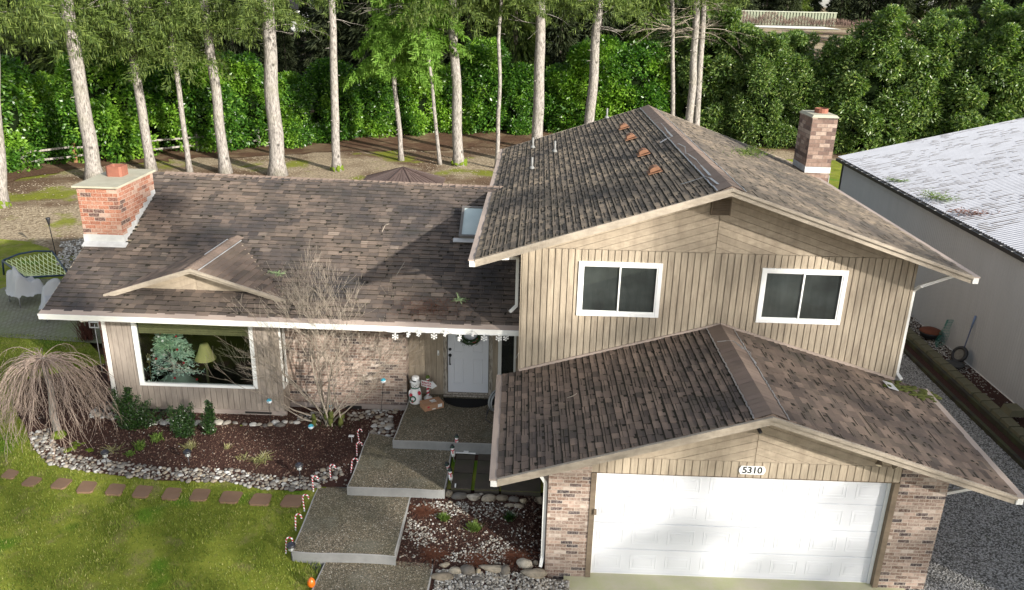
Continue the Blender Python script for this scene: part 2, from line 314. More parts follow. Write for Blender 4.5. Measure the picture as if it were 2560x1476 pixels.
# ------------------------------------------------------------------ ground sheets
from mathutils.geometry import delaunay_2d_cdt
def inpoly(x, y, P):
    c = False; n = len(P)
    for i in range(n):
        x1, y1 = P[i]; x2, y2 = P[(i+1) % n]
        if (y1 > y) != (y2 > y) and x < (x2-x1)*(y-y1)/(y2-y1)+x1: c = not c
    return c
def sheet(name, P, dz, mt, step=.5, amp=0, zf=gz, thick=0, org=None):
    P = [(p[0], p[1]) for p in P]; Q = []
    for i in range(len(P)):
        a = Vector(P[i]); b = Vector(P[(i+1) % len(P)]); n = max(1, int((b-a).length/step))
        for k in range(n):
            q = a.lerp(b, k/n)
            if amp: q += Vector((noise.noise(Vector((q.x*2, q.y*2, 1))), noise.noise(Vector((q.x*2, q.y*2, 7)))))*amp
            Q.append(q)
    nb = len(Q); xs = [q.x for q in Q]; ys = [q.y for q in Q]; poly = [(q.x, q.y) for q in Q]
    x = min(xs)+step/2
    while x < max(xs):
        y = min(ys)+step/2
        while y < max(ys):
            if inpoly(x, y, poly): Q.append(Vector((x, y)))
            y += step
        x += step
    v, e, f, *_ = delaunay_2d_cdt(Q, [], [list(range(nb))], 1, 1e-5)
    mb = MB(); mb.add([(a.x, a.y, zf(a.x, a.y)+dz) for a in v], [tuple(t) for t in f], 0, True)
    o = obj(name, mb, mt, None, org); tag(o, kind='structure')
    return o
# ground material: bark-brown dirt with pale litter and moss
k = NT('yard_dirt', .95, .15); P_ = k.co()
c = k.mix(k.noise(.5, 5, None, .65), (.06, .035, .022), (.19, .125, .075))
lit = k.ramp(k.vor(9, k.map(P_, (1, .6, 1))), [(.10, 1), (.24, 0)]); lz = k.ramp(k.noise(.22, 3, k.map(P_, (1, 1, 1))), [(.45, 0), (.56, .9)])
c = k.mix(lz, c, k.mix(k.ramp(k.noise(9, 5, None, .75), [(.35, 0), (.65, 1)]), (.10, .068, .04), (.50, .41, .28)))
c = k.mix(k.math('MULTIPLY', lit, .6), c, (.46, .41, .32))
ms = k.noise(.33, 5, k.map(P_, (1, 1, 1), (0, 0, 1)), .62); c = k.mix(k.ramp(ms, [(.54, 0), (.62, .9)]), c, k.mix(k.noise(3, 5, None, .7), (.07, .085, .012), (.26, .28, .02)))
k.col(c); k.bump(k.noise(14, 5, None, .7), .8, .05); M['dirt'] = k.m
g = MB(); NX, NY = 90, 110
xs = [-400+790*i/NX if i in (0, NX) else -60+130*(i/NX) for i in range(NX+1)]; ys = [-60 if j == 0 else (1200 if j == NY else -14+150*(j/NY)**1.25) for j in range(NY+1)]
g.add([(x, y, gz(x, y)-(.16 if y < 5 else .02)) for y in ys for x in xs], [(j*(NX+1)+i, j*(NX+1)+i+1, (j+1)*(NX+1)+i+1, (j+1)*(NX+1)+i) for j in range(NY) for i in range(NX)], 0, True)
tag(obj('ground', g, M['dirt']), kind='structure')
D_ = 1.01386
def gd(x, y): q = atg(x*D_, y*D_); return (q.x, q.y)
k = NT('lawn_green', .95, .1)
c = k.mix(k.ramp(k.noise(1.6, 6, None, .7), [(.3, 0), (.7, 1)]), (.14, .18, .022), (.36, .39, .06)); c = k.mix(k.ramp(k.noise(2.6, 5, k.map(k.co(), (1, 1, 1), (0, 0, 2))), [(.52, 0), (.68, .6)]), c, (.33, .27, .13))
c = k.mix(k.ramp(k.noise(.8, 2, k.map(k.co(), (1, 1, 1), (0, 0, 4))), [(.6, 0), (.68, .6)]), c, (.06, .24, .012))
c = k.mix(k.noise(60, 3), c, k.mix(1., c, (.5, .5, .45), 'MULTIPLY')); k.col(c); k.bump(k.noise(50, 4), .8, .03); M['lawn'] = k.m
pf = gd(0, 833); pf2 = gd(250, 833)
LAWN = [(-45, -14), (-2.9, -14), (-2.9, -4.2), (-3.75, -3.2), (-3.7, -1), (-5, 0), (-8, .3), (-9.5, 1.0), (-10.2, 3.2), (pf2[0]-.5, pf2[1]), pf, (pf[0]-30, pf[1]+2)]
sheet('lawn', LAWN, .012, M['lawn'], .6)
BB = [gd(0, 455), gd(60, 440), gd(180, 418), gd(330, 402), gd(480, 392), gd(620, 388), gd(760, 378), gd(900, 372), gd(1050, 372), gd(1250, 360), (2, 36), (2, 46), (-8, 44), (-18, 36), (-30, 27), (-34, 20)]
k = NT('red_bark_mulch_ground', .95, .1); c = k.mix(k.noise(.9, 5, None, .7), (.045, .026, .016), (.15, .085, .052)); c = k.mix(k.ramp(k.vor(6), [(.06, .7), (.14, 0)]), c, (.34, .27, .18)); c = k.mix(k.ramp(k.noise(.5, 5, None, .7), [(.48, 0), (.66, .6)]), c, (.26, .20, .12)); k.col(c); k.bump(k.noise(14, 5, None, .7), .8, .05); M['redbark'] = k.m
sheet('bark_strip', BB, .02, M['redbark'], .5, 1.1)
B1 = gd(0, 715); B2 = gd(60, 690); B3 = gd(165, 690); B4 = gd(152, 645); B5 = gd(120, 612); B6 = gd(60, 596); B7 = gd(0, 590)
sheet('lawn_back', [(-60, B1[1]-6), B1, B2, B3, B4, B5, B6, B7, (-60, B7[1]+6)], .012, M['lawn'], .7, .15)
sg = [gd(2020, 400), gd(2085, 450)]
sheet('lawn_side', [(14, 18.5), (30, 18.5), (30, 35), (12, 35), (10, 26)], .012, M['lawn'], 1.2, .4)
k = NT('patio_pavers', .9, .2); br = k.n('TexBrick'); k.L(k.map(k.co(), (1, 1, 1), (0, 0, .35)), br.inputs['Vector']); br.inputs['Scale'].default_value = 3.2; br.inputs['Mortar Size'].default_value = .03
br.inputs['Color1'].default_value = (.21, .20, .15, 1); br.inputs['Color2'].default_value = (.26, .25, .19, 1); br.inputs['Mortar'].default_value = (.10, .105, .06, 1)
c = k.mix(k.ramp(k.noise(.7, 5), [(.4, 0), (.65, .65)]), br.outputs[0], (.17, .20, .085)); k.col(c); k.bump(br.outputs[1], .3, -.01); M['patio'] = k.m
sheet('patio', [pf, (-9.05, pf2[1]-.6), (-9.05, 9.5), (-12, 10.5), B3, B2, B1, (-40, B1[1]-3), (-40, pf[1]+2)], .024, M['patio'], .8)
k = NT('grey_gravel', .9, .25); sp = k.n('SeparateColor'); k.L(k.vor(38, None, 'Color'), sp.inputs[0])
c = k.ramp(sp.outputs[0], [(0, (.07, .067, .06)), (.5, (.20, .192, .178)), (.85, (.35, .335, .31)), (1, (.58, .56, .52))]); c = k.mix(k.noise(1.2, 4), c, k.mix(1., c, (.7, .7, .68), 'MULTIPLY'))
c = k.mix(k.ramp(k.noise(2.4, 4), [(.66, 0), (.78, .6)]), c, (.06, .08, .02)); k.col(c); k.bump(k.vor(38), .9, .02); M['gravel'] = k.m
sheet('gravel_path', [(6.8, -14), (14, -14), (12.5, 19), (7.0, 19)], .012, M['gravel'], .8)
k = NT('driveway_concrete', .9, .2); k.col(k.mix(k.ramp(k.noise(1.5, 5, None, .7), [(.35, 0), (.65, 1)]), (.52, .48, .36), (.46, .46, .27))); M['drive'] = k.m
sheet('driveway', [(.9, -14), (6.8, -14), (6.8, -3.25), (.9, -3.25)], .016, M['drive'], 1.5)
BED = [(-9.0, 4.5), (-9.9, 3.9), gd(60, 940), gd(35, 1000), gd(65, 1062), gd(84, 1112), gd(130, 1150), gd(250, 1170), gd(400, 1188), gd(560, 1190), gd(640, 1208), gd(740, 1214), gd(790, 1205), (-3.3, -1.4), (-2.6, -.2), (-2.3, 1.7), (-9.0, 1.7)]
sheet('mulch_bed', BED, .03, M['soil'], .35, .05)
RB = [(-2.1, -4.6), (.62, -4.6), (.62, .3), (-1.3, .3), (-1.3, -1.4), (-2.0, -1.5)]
sheet('rock_garden_soil', RB, .026, M['soil'], .4)
# far cleared lot behind the hedge
k = NT('pale_gravel_lot', .9, .2); k.col(k.mix(k.noise(.3, 4), (.55, .52, .45), (.78, .76, .70))); M['lot'] = k.m
FL = at(1935, 96, 'z', 4.6)
sheet('gravel_lot', [(FL.x-25, FL.y-2), (FL.x+9, FL.y-2), (FL.x+9, FL.y+6), (FL.x-25, FL.y+6)], .05, M['lot'], 6)

# ------------------------------------------------------------------ generic building pieces
def clip(P, a, b, c):        # keep a*u+b*v <= c
    out = []
    for i in range(len(P)):
        p, q = P[i], P[(i+1) % len(P)]; dp = a*p[0]+b*p[1]-c; dq = a*q[0]+b*q[1]-c
        if dp <= 0: out.append(p)
        if (dp < 0 < dq) or (dq < 0 < dp):
            t = dp/(dp-dq); out.append((p[0]+(q[0]-p[0])*t, p[1]+(q[1]-p[1])*t))
    return out
def boards(mb, polys, y, pitch=.1275, gap=.011, th=.018, ang=90, mi=0, off=0):
    """boards in the plane y, running along angle ang; they stand th in front of y"""
    s, c = math.sin(R(ang)), math.cos(R(ang)); nx, nz = s, -c       # across-board axis
    for P in polys:
        ds = [nx*p[0]+nz*p[1]-off for p in P]
        for kk in range(int(math.floor(min(ds)/pitch))-1, int(math.ceil(max(ds)/pitch))+1):
            a = kk*pitch+gap/2+off; b = (kk+1)*pitch-gap/2+off
            Q = clip(clip(P, nx, nz, b), -nx, -nz, -a)
            if len(Q) < 3: continue
            j = random.uniform(-.0012, .0012)
            mb.prism([(u, y-th+j, v) for u, v in Q], (0, th-.002, 0), mi)
def rects_around(x0, x1, z0, z1, holes):
    out = []; x = x0
    for a, b, c, d in sorted(holes):
        out.append([(x, z0), (a, z0), (a, z1), (x, z1)]); out.append([(a, z0), (b, z0), (b, c), (a, c)]); out.append([(a, d), (b, d), (b, z1), (a, z1)]); x = b
    out.append([(x, z0), (x1, z0), (x1, z1), (x, z1)])
    return [r for r in out if r[1][0]-r[0][0] > .01 and r[2][1]-r[1][1] > .01]
def shingles(mb, E0, E1, R1, R0, course=.14, wmin=.2, wmax=.34, moss=0, t0=.013, mi=0, mmi=1, keep=None, patch=.4):
    E0, E1, R1, R0 = map(Vector, (E0, E1, R1, R0)); n = (E1-E0).cross(R0-E0).normalized()
    if n.z < 0: n = -n
    L = ((R0-E0).length+(R1-E1).length)/2; rows = max(1, round(L/course)); W = max((E1-E0).length, (R1-R0).length)
    def S(u, v): return (E0.lerp(E1, u)).lerp(R0.lerp(R1, u), v)
    sagf = lambda p: Vector((0, 0, .012*noise.noise(p*.35)+.004*noise.noise(p*2.1)))
    for r in range(rows):
        v0 = r/rows; v1 = min(1, (r+1.12)/rows); u = -random.random()*.25/W
        wob = random.uniform(-.1, .1)/rows*.4
        while u < 1:
            wd = random.uniform(wmin, wmax)/W; a = max(0, u); b = min(1, u+wd-(.011 if moss > .8 else .006)/W); u += wd
            if b-a < .03/W: continue
            if keep and not keep(S((a+b)/2, (v0+v1)/2)): continue
            j = random.choice([0, 0, .006, .009])+random.random()*.002; vv = v0+wob+random.uniform(-.03, .03)/rows
            if random.random() < .25: vv -= .05/rows
            vv = max(vv, -.01)
            q = [S(a, vv), S(b, vv), S(b, v1), S(a, v1)]; q = [p+sagf(p) for p in q]
            hi = t0+j; lo = .001
            mb.add([q[0]+n*hi, q[1]+n*hi, q[2]+n*lo, q[3]+n*lo, q[0], q[1]], [(0, 1, 2, 3), (4, 5, 1, 0), (4, 0, 3), (5, 2, 1)], mi)
            if patch and random.random() < patch:          # darker granule patch at one side of the tab
                s0, s1 = (0, random.uniform(.12, .4)) if random.random() < .7 else (random.uniform(.6, .85), 1); h0, h1 = random.uniform(.35, .6), .86; T_ = [q[0]+n*hi, q[1]+n*hi, q[2]+n*lo, q[3]+n*lo]
                F_ = lambda a_, b_: T_[0].lerp(T_[1], a_).lerp(T_[3].lerp(T_[2], a_), b_)+n*.0015
                mb.add([F_(s0, h0), F_(s1, h0+.06), F_(s1*.9+s0*.1, h1), F_(s0, h1)], [(0, 1, 2, 3)], mmi)
        if moss:  # dark course strips: moss, and on the wing roof painted butt shade
            u = 0
            while u < 1:
                wd = random.uniform(.05, .35)/W
                if random.random() < moss:
                    a = max(0, u); b = min(1, u+wd); vv = v0-random.uniform(.09, .24)/rows*(1 if moss > .8 else .5)
                    if vv > 0:
                        q = [S(a, vv), S(b, vv-random.uniform(0, .04)/rows), S(b, v0+.01), S(a, v0+.01)]
                        q = [p+sagf(p) for p in q]
                        mb.add([q[0]+n*.010, q[1]+n*.010, q[2]+n*.015, q[3]+n*.015], [(0, 1, 2, 3)], mmi)
                u += wd
def slab(mb, c4, th, mi=0):
    P = [Vector(p)+Vector((0, 0, -.028)) for p in c4]; d = Vector((0, 0, -th+.028)); mb.hexa([p+d for p in P]+P, mi)
k = NT('roof_moss_dirt_shade', .95, .1); k.col(k.mix(k.noise(7, 4), (.020, .018, .015), (.045, .040, .028))); M['moss_shade_line'] = k.m  # roof moss and dirt; also colours the painted shade under the wing's shingle butts

# ------------------------------------------------------------------ the house
H = thing('house', 'split-level house with tan siding, brick base, brown shingle roofs and white garage door', 'house', (0, 0, 0))
WD, UB, RY, FY = 7.56, 10.6, 11.11, -.68
# main corners measured from the photograph
uFL, uFR, uAP = at(1188, 649, 'y', FY), at(2431, 691, 'y', FY), at(1830, 471, 'y', FY)
uBL, uBR, uBA = at(1260, 373, 'y', RY), at(1977, 406, 'y', RY), at(1620, 266, 'y', RY)
XC = uAP.x; SL = (uAP.z-uFL.z)/(uAP.x-uFL.x); SR = (uAP.z-uFR.z)/(uFR.x-uAP.x)
zroof = lambda x: (uAP.z-SL*(XC-x)) if x < XC else (uAP.z-SR*(x-XC))
BAND = 4.95
W1 = (at(1448, 651, 'y', 0), at(1657, 659, 'y', 0), at(1645, 793, 'y', 0)); W2 = (at(1906, 669, 'y', 0), at(2121, 676, 'y', 0), at(2101, 811, 'y', 0))
wins = [(w_[0].x, w_[1].x, w_[2].z, (w_[0].z+w_[1].z)/2) for w_ in (W1, W2)]
# wall core
b = MB(); b.box((.02, .03, -.1), (WD-.02, UB, zroof(0)-.16))
b.prism([(.02, .03, zroof(0)-.16), (WD-.02, .03, zroof(0)-.16), (WD-.02, .03, zroof(WD)-.13), (XC, .03, uAP.z-.13), (.02, .03, zroof(0)-.13)], (0, UB-.03, 0))
obj('wall', b, M['siding'], H)
b = MB(); boards(b, rects_around(0, WD, 2.0, BAND, wins), 0, gap=.017)
b.box((-.02, -.022, 2.0), (.0, .6, BAND)); b.box((WD, -.022, 2.0), (WD+.02, .6, BAND))
obj('siding', b, M['siding'], H)
b = MB(); zt = lambda x: zroof(x)-.10
ang = math.degrees(math.atan(SL)); angR = -math.degrees(math.atan(SR))
boards(b, [[(0, BAND+.008), (XC-.006, BAND+.008), (XC-.006, zt(XC)), (0, max(BAND+.012, zt(0)))]], 0, .13, .006, .018, ang)
boards(b, [[(XC+.006, BAND+.008), (WD, BAND+.008), (WD, max(BAND+.012, zt(WD))), (XC+.006, zt(XC))]], 0, .13, .006, .018, 180+angR)
obj('gable_boards', b, M['chevron'], H)
va, vb_ = at(1779, 497, 'y', 0), at(1824, 538, 'y', 0)
vt = MB(); vt.box((va.x, -.035, vb_.z), (vb_.x, -.02, va.z+.03)); vt.box((va.x, -.06, vb_.z), (va.x+.025, -.036, va.z)); vt.box((vb_.x-.025, -.06, vb_.z), (vb_.x, -.036, va.z))
for i in range(9):
    z = vb_.z+.01+i*(va.z-vb_.z)/9; vt.hexa([(va.x+.026, -.065, z), (vb_.x-.026, -.065, z), (vb_.x-.026, -.038, z+.02), (va.x+.026, -.038, z+.02), (va.x+.026, -.065, z+.006), (vb_.x-.026, -.065, z+.006), (vb_.x-.026, -.038, z+.026), (va.x+.026, -.038, z+.026)])
obj('gable_vent', vt, M['browntrim'], H)
def window(x0, x1, z0, z1, y, nsash=2, fw=.075, name='window', inner='screen', parent=None):
    f = MB()
    def fr(a, b_, c, d, ww, ya, yb): f.box((a, ya, c), (b_, yb, c+ww)); f.box((a, ya, d-ww), (b_, yb, d)); f.box((a, ya, c+ww), (a+ww, yb, d-ww)); f.box((b_-ww, ya, c+ww), (b_, yb, d-ww))
    fr(x0, x1, z0, z1, fw, y-.045, y+.03)
    fo = obj(name, f, M['white'], parent or H)
    a0, a1, c0, c1 = x0+fw, x1-fw, z0+fw, z1-fw; sw = .03; mid = (a0+a1)/2
    s = MB(); f = s; fr(a0, mid+.015, c0, c1, sw, y-.018, y+.0); fr(mid-.015, a1, c0, c1, sw, y-.034, y-.02)
    obj('sash', s, M['white'], fo)
    gl = MB(); gl.box((a0+sw, y-.008, c0+sw), (mid-.016, y-.006, c1-sw)); gl.box((mid+.016, y-.027, c0+sw), (a1-sw, y-.025, c1-sw)); obj('pane', gl, M['glass'], fo)
    sc = MB(); sc.box((a0+.001, y+.001, c0+.001), (a1-.001, y+.004, c1-.001)); obj('screen', sc, M['screen'], fo)
    return fo
for a, b_, c, d in wins: window(a, b_, c, d, 0)
# ---- upper roof
mb = MB(); deckL = [uFL, uAP, uBA, uBL]; deckR = [uAP, uFR, uBR, uBA]
slab(mb, deckL, .09, 2); slab(mb, deckR, .09, 2)
shingles(mb, uBL, uFL, uAP, uBA, .138, .17, .27, 1, .016); shingles(mb, uFR, uBR, uBA, uAP, .138, .17, .30, .3)
obj('roof', mb, [M['upperroof'], M['moss_shade_line'], M['siding']], H)
def ridge(A, B, sl, sr, w=.26, name='ridge_vent', mt='cap', edge=True):
    A = Vector(A); B = Vector(B); r = MB(); d = (B-A); n = 26
    for i in range(n):
        p, q = A+d*(i/n), A+d*((i+1.06)/n); h = Vector((0, 0, .045+.004*random.random())); ll = Vector((-w, 0, -w*sl)); rr = Vector((w, 0, -w*sr))
        r.add([p+ll+h*.6, p+h, p+rr+h*.6, q+ll+h*.5, q+h*.9, q+rr+h*.5], [(0, 1, 4, 3), (1, 2, 5, 4)])
    r.add([A+Vector((-w, 0, -w*sl)), A+Vector((0, 0, .04)), A+Vector((w, 0, -w*sr)), A], [(0, 3, 1), (3, 2, 1)])
    ro = obj(name, r, M[mt], H)
    if edge:
        for s_, k_ in ((-1, sl), (1, sr)):
            e = MB()
            m = 60
            for i in range(m):
                x = s_*(w+.008); j = random.uniform(-.008, .008)
                p = A+d*(i/m)+Vector((x+j, 0, -abs(x)*k_+.03)); q = A+d*((i+1)/m)+Vector((x+j, 0, -abs(x)*k_+.032)); o2 = Vector((s_*.022, 0, -.022*k_))
                e.hexa([p, p+o2, q+o2, q, p+Vector((0, 0, .006)), p+o2+Vector((0, 0, .006)), q+o2+Vector((0, 0, .006)), q+Vector((0, 0, .006))])
            obj('flashing_strip', e, M['silver'], ro)
    return ro
rv = ridge(uAP, uBA, SL, SR, .24)
# torn flashing tongues on the upper roof
nL = Vector((-SL, 0, 1)).normalized()
def onroofL(px, py): return atp(px, py, uFL+nL*.03, (-SL, 0, 1))
def strip(name, pts, w, label=None, par=None):
    s = MB(); P = [Vector(p) for p in pts]
    for i in range(len(P)-1):
        a, b_ = P[i], P[i+1]; d = (b_-a).normalized(); sd = d.cross(Vector((0, 0, 1))).normalized()*w*(.6+.4*math.sin(3+i*1.7)); z = Vector((0, 0, .008+.012*(i % 2))); z2 = Vector((0, 0, .008+.012*((i+1) % 2)))
        s.hexa([a-sd+z, a+sd+z, b_+sd+z2, b_-sd+z2, a-sd+z+Vector((0,0,.003)), a+sd+z+Vector((0,0,.003)), b_+sd+z2+Vector((0,0,.003)), b_-sd+z2+Vector((0,0,.003))])
    return obj(name, s, M['silver'], par or H)
for pts in ([(1702, 462), (1735, 454), (1762, 443), (1775, 448), (1795, 462)], [(1650, 358), (1665, 350), (1682, 342)], [(1640, 308), (1652, 310), (1662, 320), (1668, 330), (1680, 342)], [(1695, 360), (1712, 370), (1715, 385), (1722, 388)], [(1722, 388), (1740, 402), (1752, 415), (1760, 425), (1775, 440)]):
    strip('torn_flashing', [onroofL(*p) for p in pts], .028)
# roof vents
for px, py in ((1560, 319), (1577, 345), (1609, 384), (1637, 428)):
    p = onroofL(px, py); t = Vector((1, 0, SL)).normalized(); yv = Vector((0, 1, 0)); v = MB(); L_ = .36; n_ = 7
    prof = [(-.16, .02), (-.15, .09), (-.09, .12), (0, .13), (.10, .11), (.17, .04)]
    vs = []
    for s_ in (-.17, .17):
        for a_, h_ in prof: vs.append(p+t*a_*.68+yv*s_*.8+nL*h_*.85)
    m = len(prof); v.add(vs, [(i, i+1, m+i+1, m+i) for i in range(m-1)]+[tuple(range(m)), tuple(range(2*m-1, m-1, -1))], 0)
    v.hexa([p-t*.16-yv*.17-nL*.01, p+t*.14-yv*.17-nL*.01, p+t*.14+yv*.17-nL*.01, p-t*.16+yv*.17-nL*.01, p-t*.16-yv*.17+nL*.008, p+t*.14-yv*.17+nL*.008, p+t*.14+yv*.17+nL*.008, p-t*.16+yv*.17+nL*.008])
    obj('roof_vent', v, M['orangevent'], H)
for px, py in ((1330, 418), (1387, 376), (1332, 366), (1517, 292)):
    p = onroofL(px, py); v = MB(); v.tube([p-Vector((0, 0, .1)), p+Vector((0, 0, .26))], .03, 10); v.lathe(p+Vector((0, 0, -.02)), [(.07, -.03), (.07, .0), (.035, .05)], 10); obj('vent_pipe', v, M['dullpipe'] if 'dullpipe' in M else M.setdefault('dullpipe', plain('dull_grey_pipe', (.20, .20, .19), .6, .3)), H)
# fascia, gutters
def rake(A, B, parent=H, w=.05, h=.13, up=True):
    r = MB(); A = Vector(A); B = Vector(B); z = Vector((0, 0, 1))
    y0 = Vector((0, -.035, 0)); r.hexa([A-z*(h+.01), B-z*(h+.01), B-z*(h+.01)+Vector((0, .03, 0)), A-z*(h+.01)+Vector((0, .03, 0)), A+z*.005, B+z*.005, B+z*.005+Vector((0, .03, 0)), A+z*.005+Vector((0, .03, 0))])
    r.hexa([A-z*.045+y0, B-z*.045+y0, B-z*.045-Vector((0, .003, 0)), A-z*.045-Vector((0, .003, 0)), A+z*.012+y0, B+z*.012+y0, B+z*.012-Vector((0, .003, 0)), A+z*.012-Vector((0, .003, 0))])
    return obj('rake_board', r, M['trim'], parent)
O = Vector((0, -.03, 0))
rake(uFL+O, uAP+O); rake(uAP+O, uFR+O)
r = MB(); r.bar(uBL+Vector((0, .02, -.06)), uBA+Vector((0, .02, -.06)), .03, .15); r.bar(uBA+Vector((0, .02, -.06)), uBR+Vector((0, .02, -.06)), .03, .15); obj('rear_rake_board', r, M['trim'], H)
def gutterx(A, B, s, name='gutter'):
    """gutter along an eave running in depth, on side s (-1 left, 1 right)"""
    A = Vector(A); B = Vector(B); g = MB(); X = lambda v, z: Vector((s*v, 0, z))
    def seg(v0, v1, z0, z1, mi): g.hexa([A+X(v0, z0), A+X(v1, z0), B+X(v1, z0), B+X(v0, z0), A+X(v0, z1), A+X(v1, z1), B+X(v1, z1), B+X(v0, z1)], mi)
    seg(.0, .105, -.13, -.02, 1); seg(-.02, .125, -.018, .004, 0)
    return obj(name, g, [M['pinkmetal'], M['whitemetal']], H)
gutterx(uFL+Vector((0, -.05, 0)), uBL, -1); gutterx(uFR+Vector((0, -.05, 0)), uBR, 1)
# soffit returns at the lower corners
# ---- garage
GY = -3.36; GF = -3.86
gFL, gFR, gAP = at(1243, 1196, 'y', GF), at(2540, 1240, 'y', GF), at(1931, 1041, 'y', GF)
gBL, gBR, gBA = at(1257, 938, 'y', -.03), at(2302, 972, 'y', -.03), at(1800, 814, 'y', -.03)
GC = gAP.x; gSL = (gAP.z-gFL.z)/(gAP.x-gFL.x); gSR = (gAP.z-gFR.z)/(gFR.x-gAP.x)
gzr = lambda x: gAP.z-(gSL*(GC-x) if x < GC else gSR*(x-GC))
XL, XR = .57, 7.13; D0, D1, DH = 1.362, 6.242, 2.13
z1 = at(1600, 1186, 'y', GY).z; z2 = at(1900, 1157, 'y', GY).z
b = MB(); b.box((XL, GY, -.1), (D0-.09, GY+.5, gzr(XL)-.13)); b.box((XL, GY+.5, -.1), (XL+.2, -.02, 2.15)); b.prism([(XL, GY, gzr(XL)-.135), (D0-.09, GY, gzr(XL)-.135), (D0-.09, GY, gzr(D0)-.13)], (0, .3, 0)); obj('brick_pillar', b, M['brick'], H)
b = MB(); b.box((D1+.09, GY, -.1), (XR, GY+.5, gzr(XR)-.13)); b.box((XR-.2, GY+.5, -.1), (XR, -.02, 2.15)); b.prism([(XR, GY, gzr(XR)-.135), (D1+.09, GY, gzr(D1)-.13), (D1+.09, GY, gzr(XR)-.135)], (0, .3, 0)); obj('brick_pillar', b, M['brick'], H)
b = MB(); b.prism([(D0-.09, GY+.02, z1), (D1+.09, GY+.02, z1), (D1+.09, GY+.02, gzr(D1+.09)-.13), (GC, GY+.02, gAP.z-.13), (D0-.09, GY+.02, gzr(D0-.09)-.13)], (0, .15, 0)); obj('garage_gable', b, M['siding'], H)
b = MB(); zt = lambda x: gzr(x)-.10; xa, xb = D0-.09, D1+.09
boards(b, [clip(clip([(xa, z1), (xb, z1), (xb, z2), (xa, z2)], -gSL, 1, gAP.z-.1-gSL*GC), gSR, 1, gAP.z-.1+gSR*GC)], GY+.02, .1265, .014)
obj('garage_siding', b, M['siding'], H)
b = MB()
Pl = clip([(xa-.5, z2+.006), (GC-.005, z2+.006), (GC-.005, gAP.z-.1), (xa-.5, gAP.z-.1)], -gSL, 1, gAP.z-.1-gSL*GC); Pr = clip([(GC+.005, z2+.006), (xb+.5, z2+.006), (xb+.5, gAP.z-.1), (GC+.005, gAP.z-.1)], gSR, 1, gAP.z-.1+gSR*GC)
boards(b, [Pl], GY+.02, .13, .006, .019, math.degrees(math.atan(gSL))); boards(b, [Pr], GY+.02, .13, .006, .019, 180-math.degrees(math.atan(gSR)))
obj('gable_boards', b, M['chevron'], H)
b = MB(); b.box((D0-.09, GY-.015, -.02), (D0, GY+.28, DH)); b.box((D1, GY-.015, -.02), (D1+.09, GY+.28, DH)); b.box((D0-.09, GY-.018, DH), (D1+.09, GY+.28, z1+.004)); obj('door_frame', b, M['browntrim'], H)
b = MB(); b.box((D0-.5, GY+.4, 0), (D1+.5, GY+.5, 2.6)); obj('garage_interior', b, M['dark'], H)
gd_ = MB(); YD = GY+.14; rh = DH/4; cw = (D1-D0)/8
gd_.box((D0, YD+.001, 0), (D1, YD+.04, DH))
GD = obj('garage_door', gd_, M['doorwhite'], H)
for r in range(4):
    s = MB(); za, zb_ = r*rh+.006, (r+1)*rh-.004; s.box((D0+.004, YD-.012, za), (D1-.004, YD, zb_))
    s.hexa([(D0+.004, YD-.020, zb_-.028), (D1-.004, YD-.020, zb_-.028), (D1-.004, YD-.0125, zb_-.036), (D0+.004, YD-.0125, zb_-.036), (D0+.004, YD-.020, zb_-.008), (D1-.004, YD-.020, zb_-.008), (D1-.004, YD-.0125, zb_-.001), (D0+.004, YD-.0125, zb_-.001)])
    for c_ in range(8):
        x0, x1 = D0+c_*cw+.075, D0+(c_+1)*cw-.075; c0, c1 = za+.10, zb_-.12; y0 = YD-.0125
        for ins, hh in ((0, .004), (.055, .003)):
            a0, a1, e0, e1 = x0+ins, x1-ins, c0+ins, c1-ins; w_ = .018; yo = y0-hh
            for (p0, p1, q0, q1) in ((a0, a1, e0, e0+w_), (a0, a1, e1-w_, e1), (a0, a0+w_, e0+w_, e1-w_), (a1-w_, a1, e0+w_, e1-w_)):
                s.hexa([(p0, y0, q0), (p1, y0, q0), (p1, y0, q1), (p0, y0, q1), (p0+.005, yo, q0+.005), (p1-.005, yo, q0+.005), (p1-.005, yo, q1-.005), (p0+.005, yo, q1-.005)])
        s.box((x0+.075, y0-.003, c0+.075), (x1-.075, y0, c1-.075))
    obj('door_section', s, M['doorwhite'], GD)
b = MB(); b.box((D0+.001, YD-.03, 0), (D0+.03, YD-.021, DH-.002)); b.box((D1-.05, YD-.05, 0), (D1-.001, YD-.021, DH-.002)); b.box((D0+.03, YD-.03, .0), (D1-.05, YD-.021, .03)); obj('weather_strip', b, M['white'], GD)
b = MB(); p = at(1486, 1275, 'y', GY); b.box((D0-.015, GY-.05, p.z-.07), (D0+.03, GY-.016, p.z+.03)); obj('keypad', b, M['browntrim'], H)
mb = MB(); slab(mb, [gFL, gAP, gBA, gBL], .08, 2); slab(mb, [gAP, gFR, gBR, gBA], .08, 2)
shingles(mb, gBL, gFL, gAP, gBA, .140, .17, .27, 1, .017); shingles(mb, gFR, gBR, gBA, gAP, .140, .17, .34, .45)
obj('garage_roof', mb, [M['garageroof'], M['moss_shade_line'], M['siding']], H)
ridge(gAP, gBA, gSL, gSR, .25)
ngR = Vector((gSR, 0, 1)).normalized()
strip('torn_flashing', [atp(px, py, gAP+Vector((0, 0, .07)), (0, 0, 1)) for px, py in ((1793, 856), (1815, 855), (1832, 853), (1845, 864), (1860, 874), (1876, 884), (1878, 895), (1890, 912))], .02)
rake(gFL+O, gAP+O); rake(gAP+O, gFR+O)
gutterx(gFL+Vector((0, -.05, 0)), gBL, -1); gutterx(gFR+Vector((0, -.05, 0)), gBR, 1)
b = MB(); b.box((0.02, -.06, 0), (.0, -.02, 0)) if 0 else None
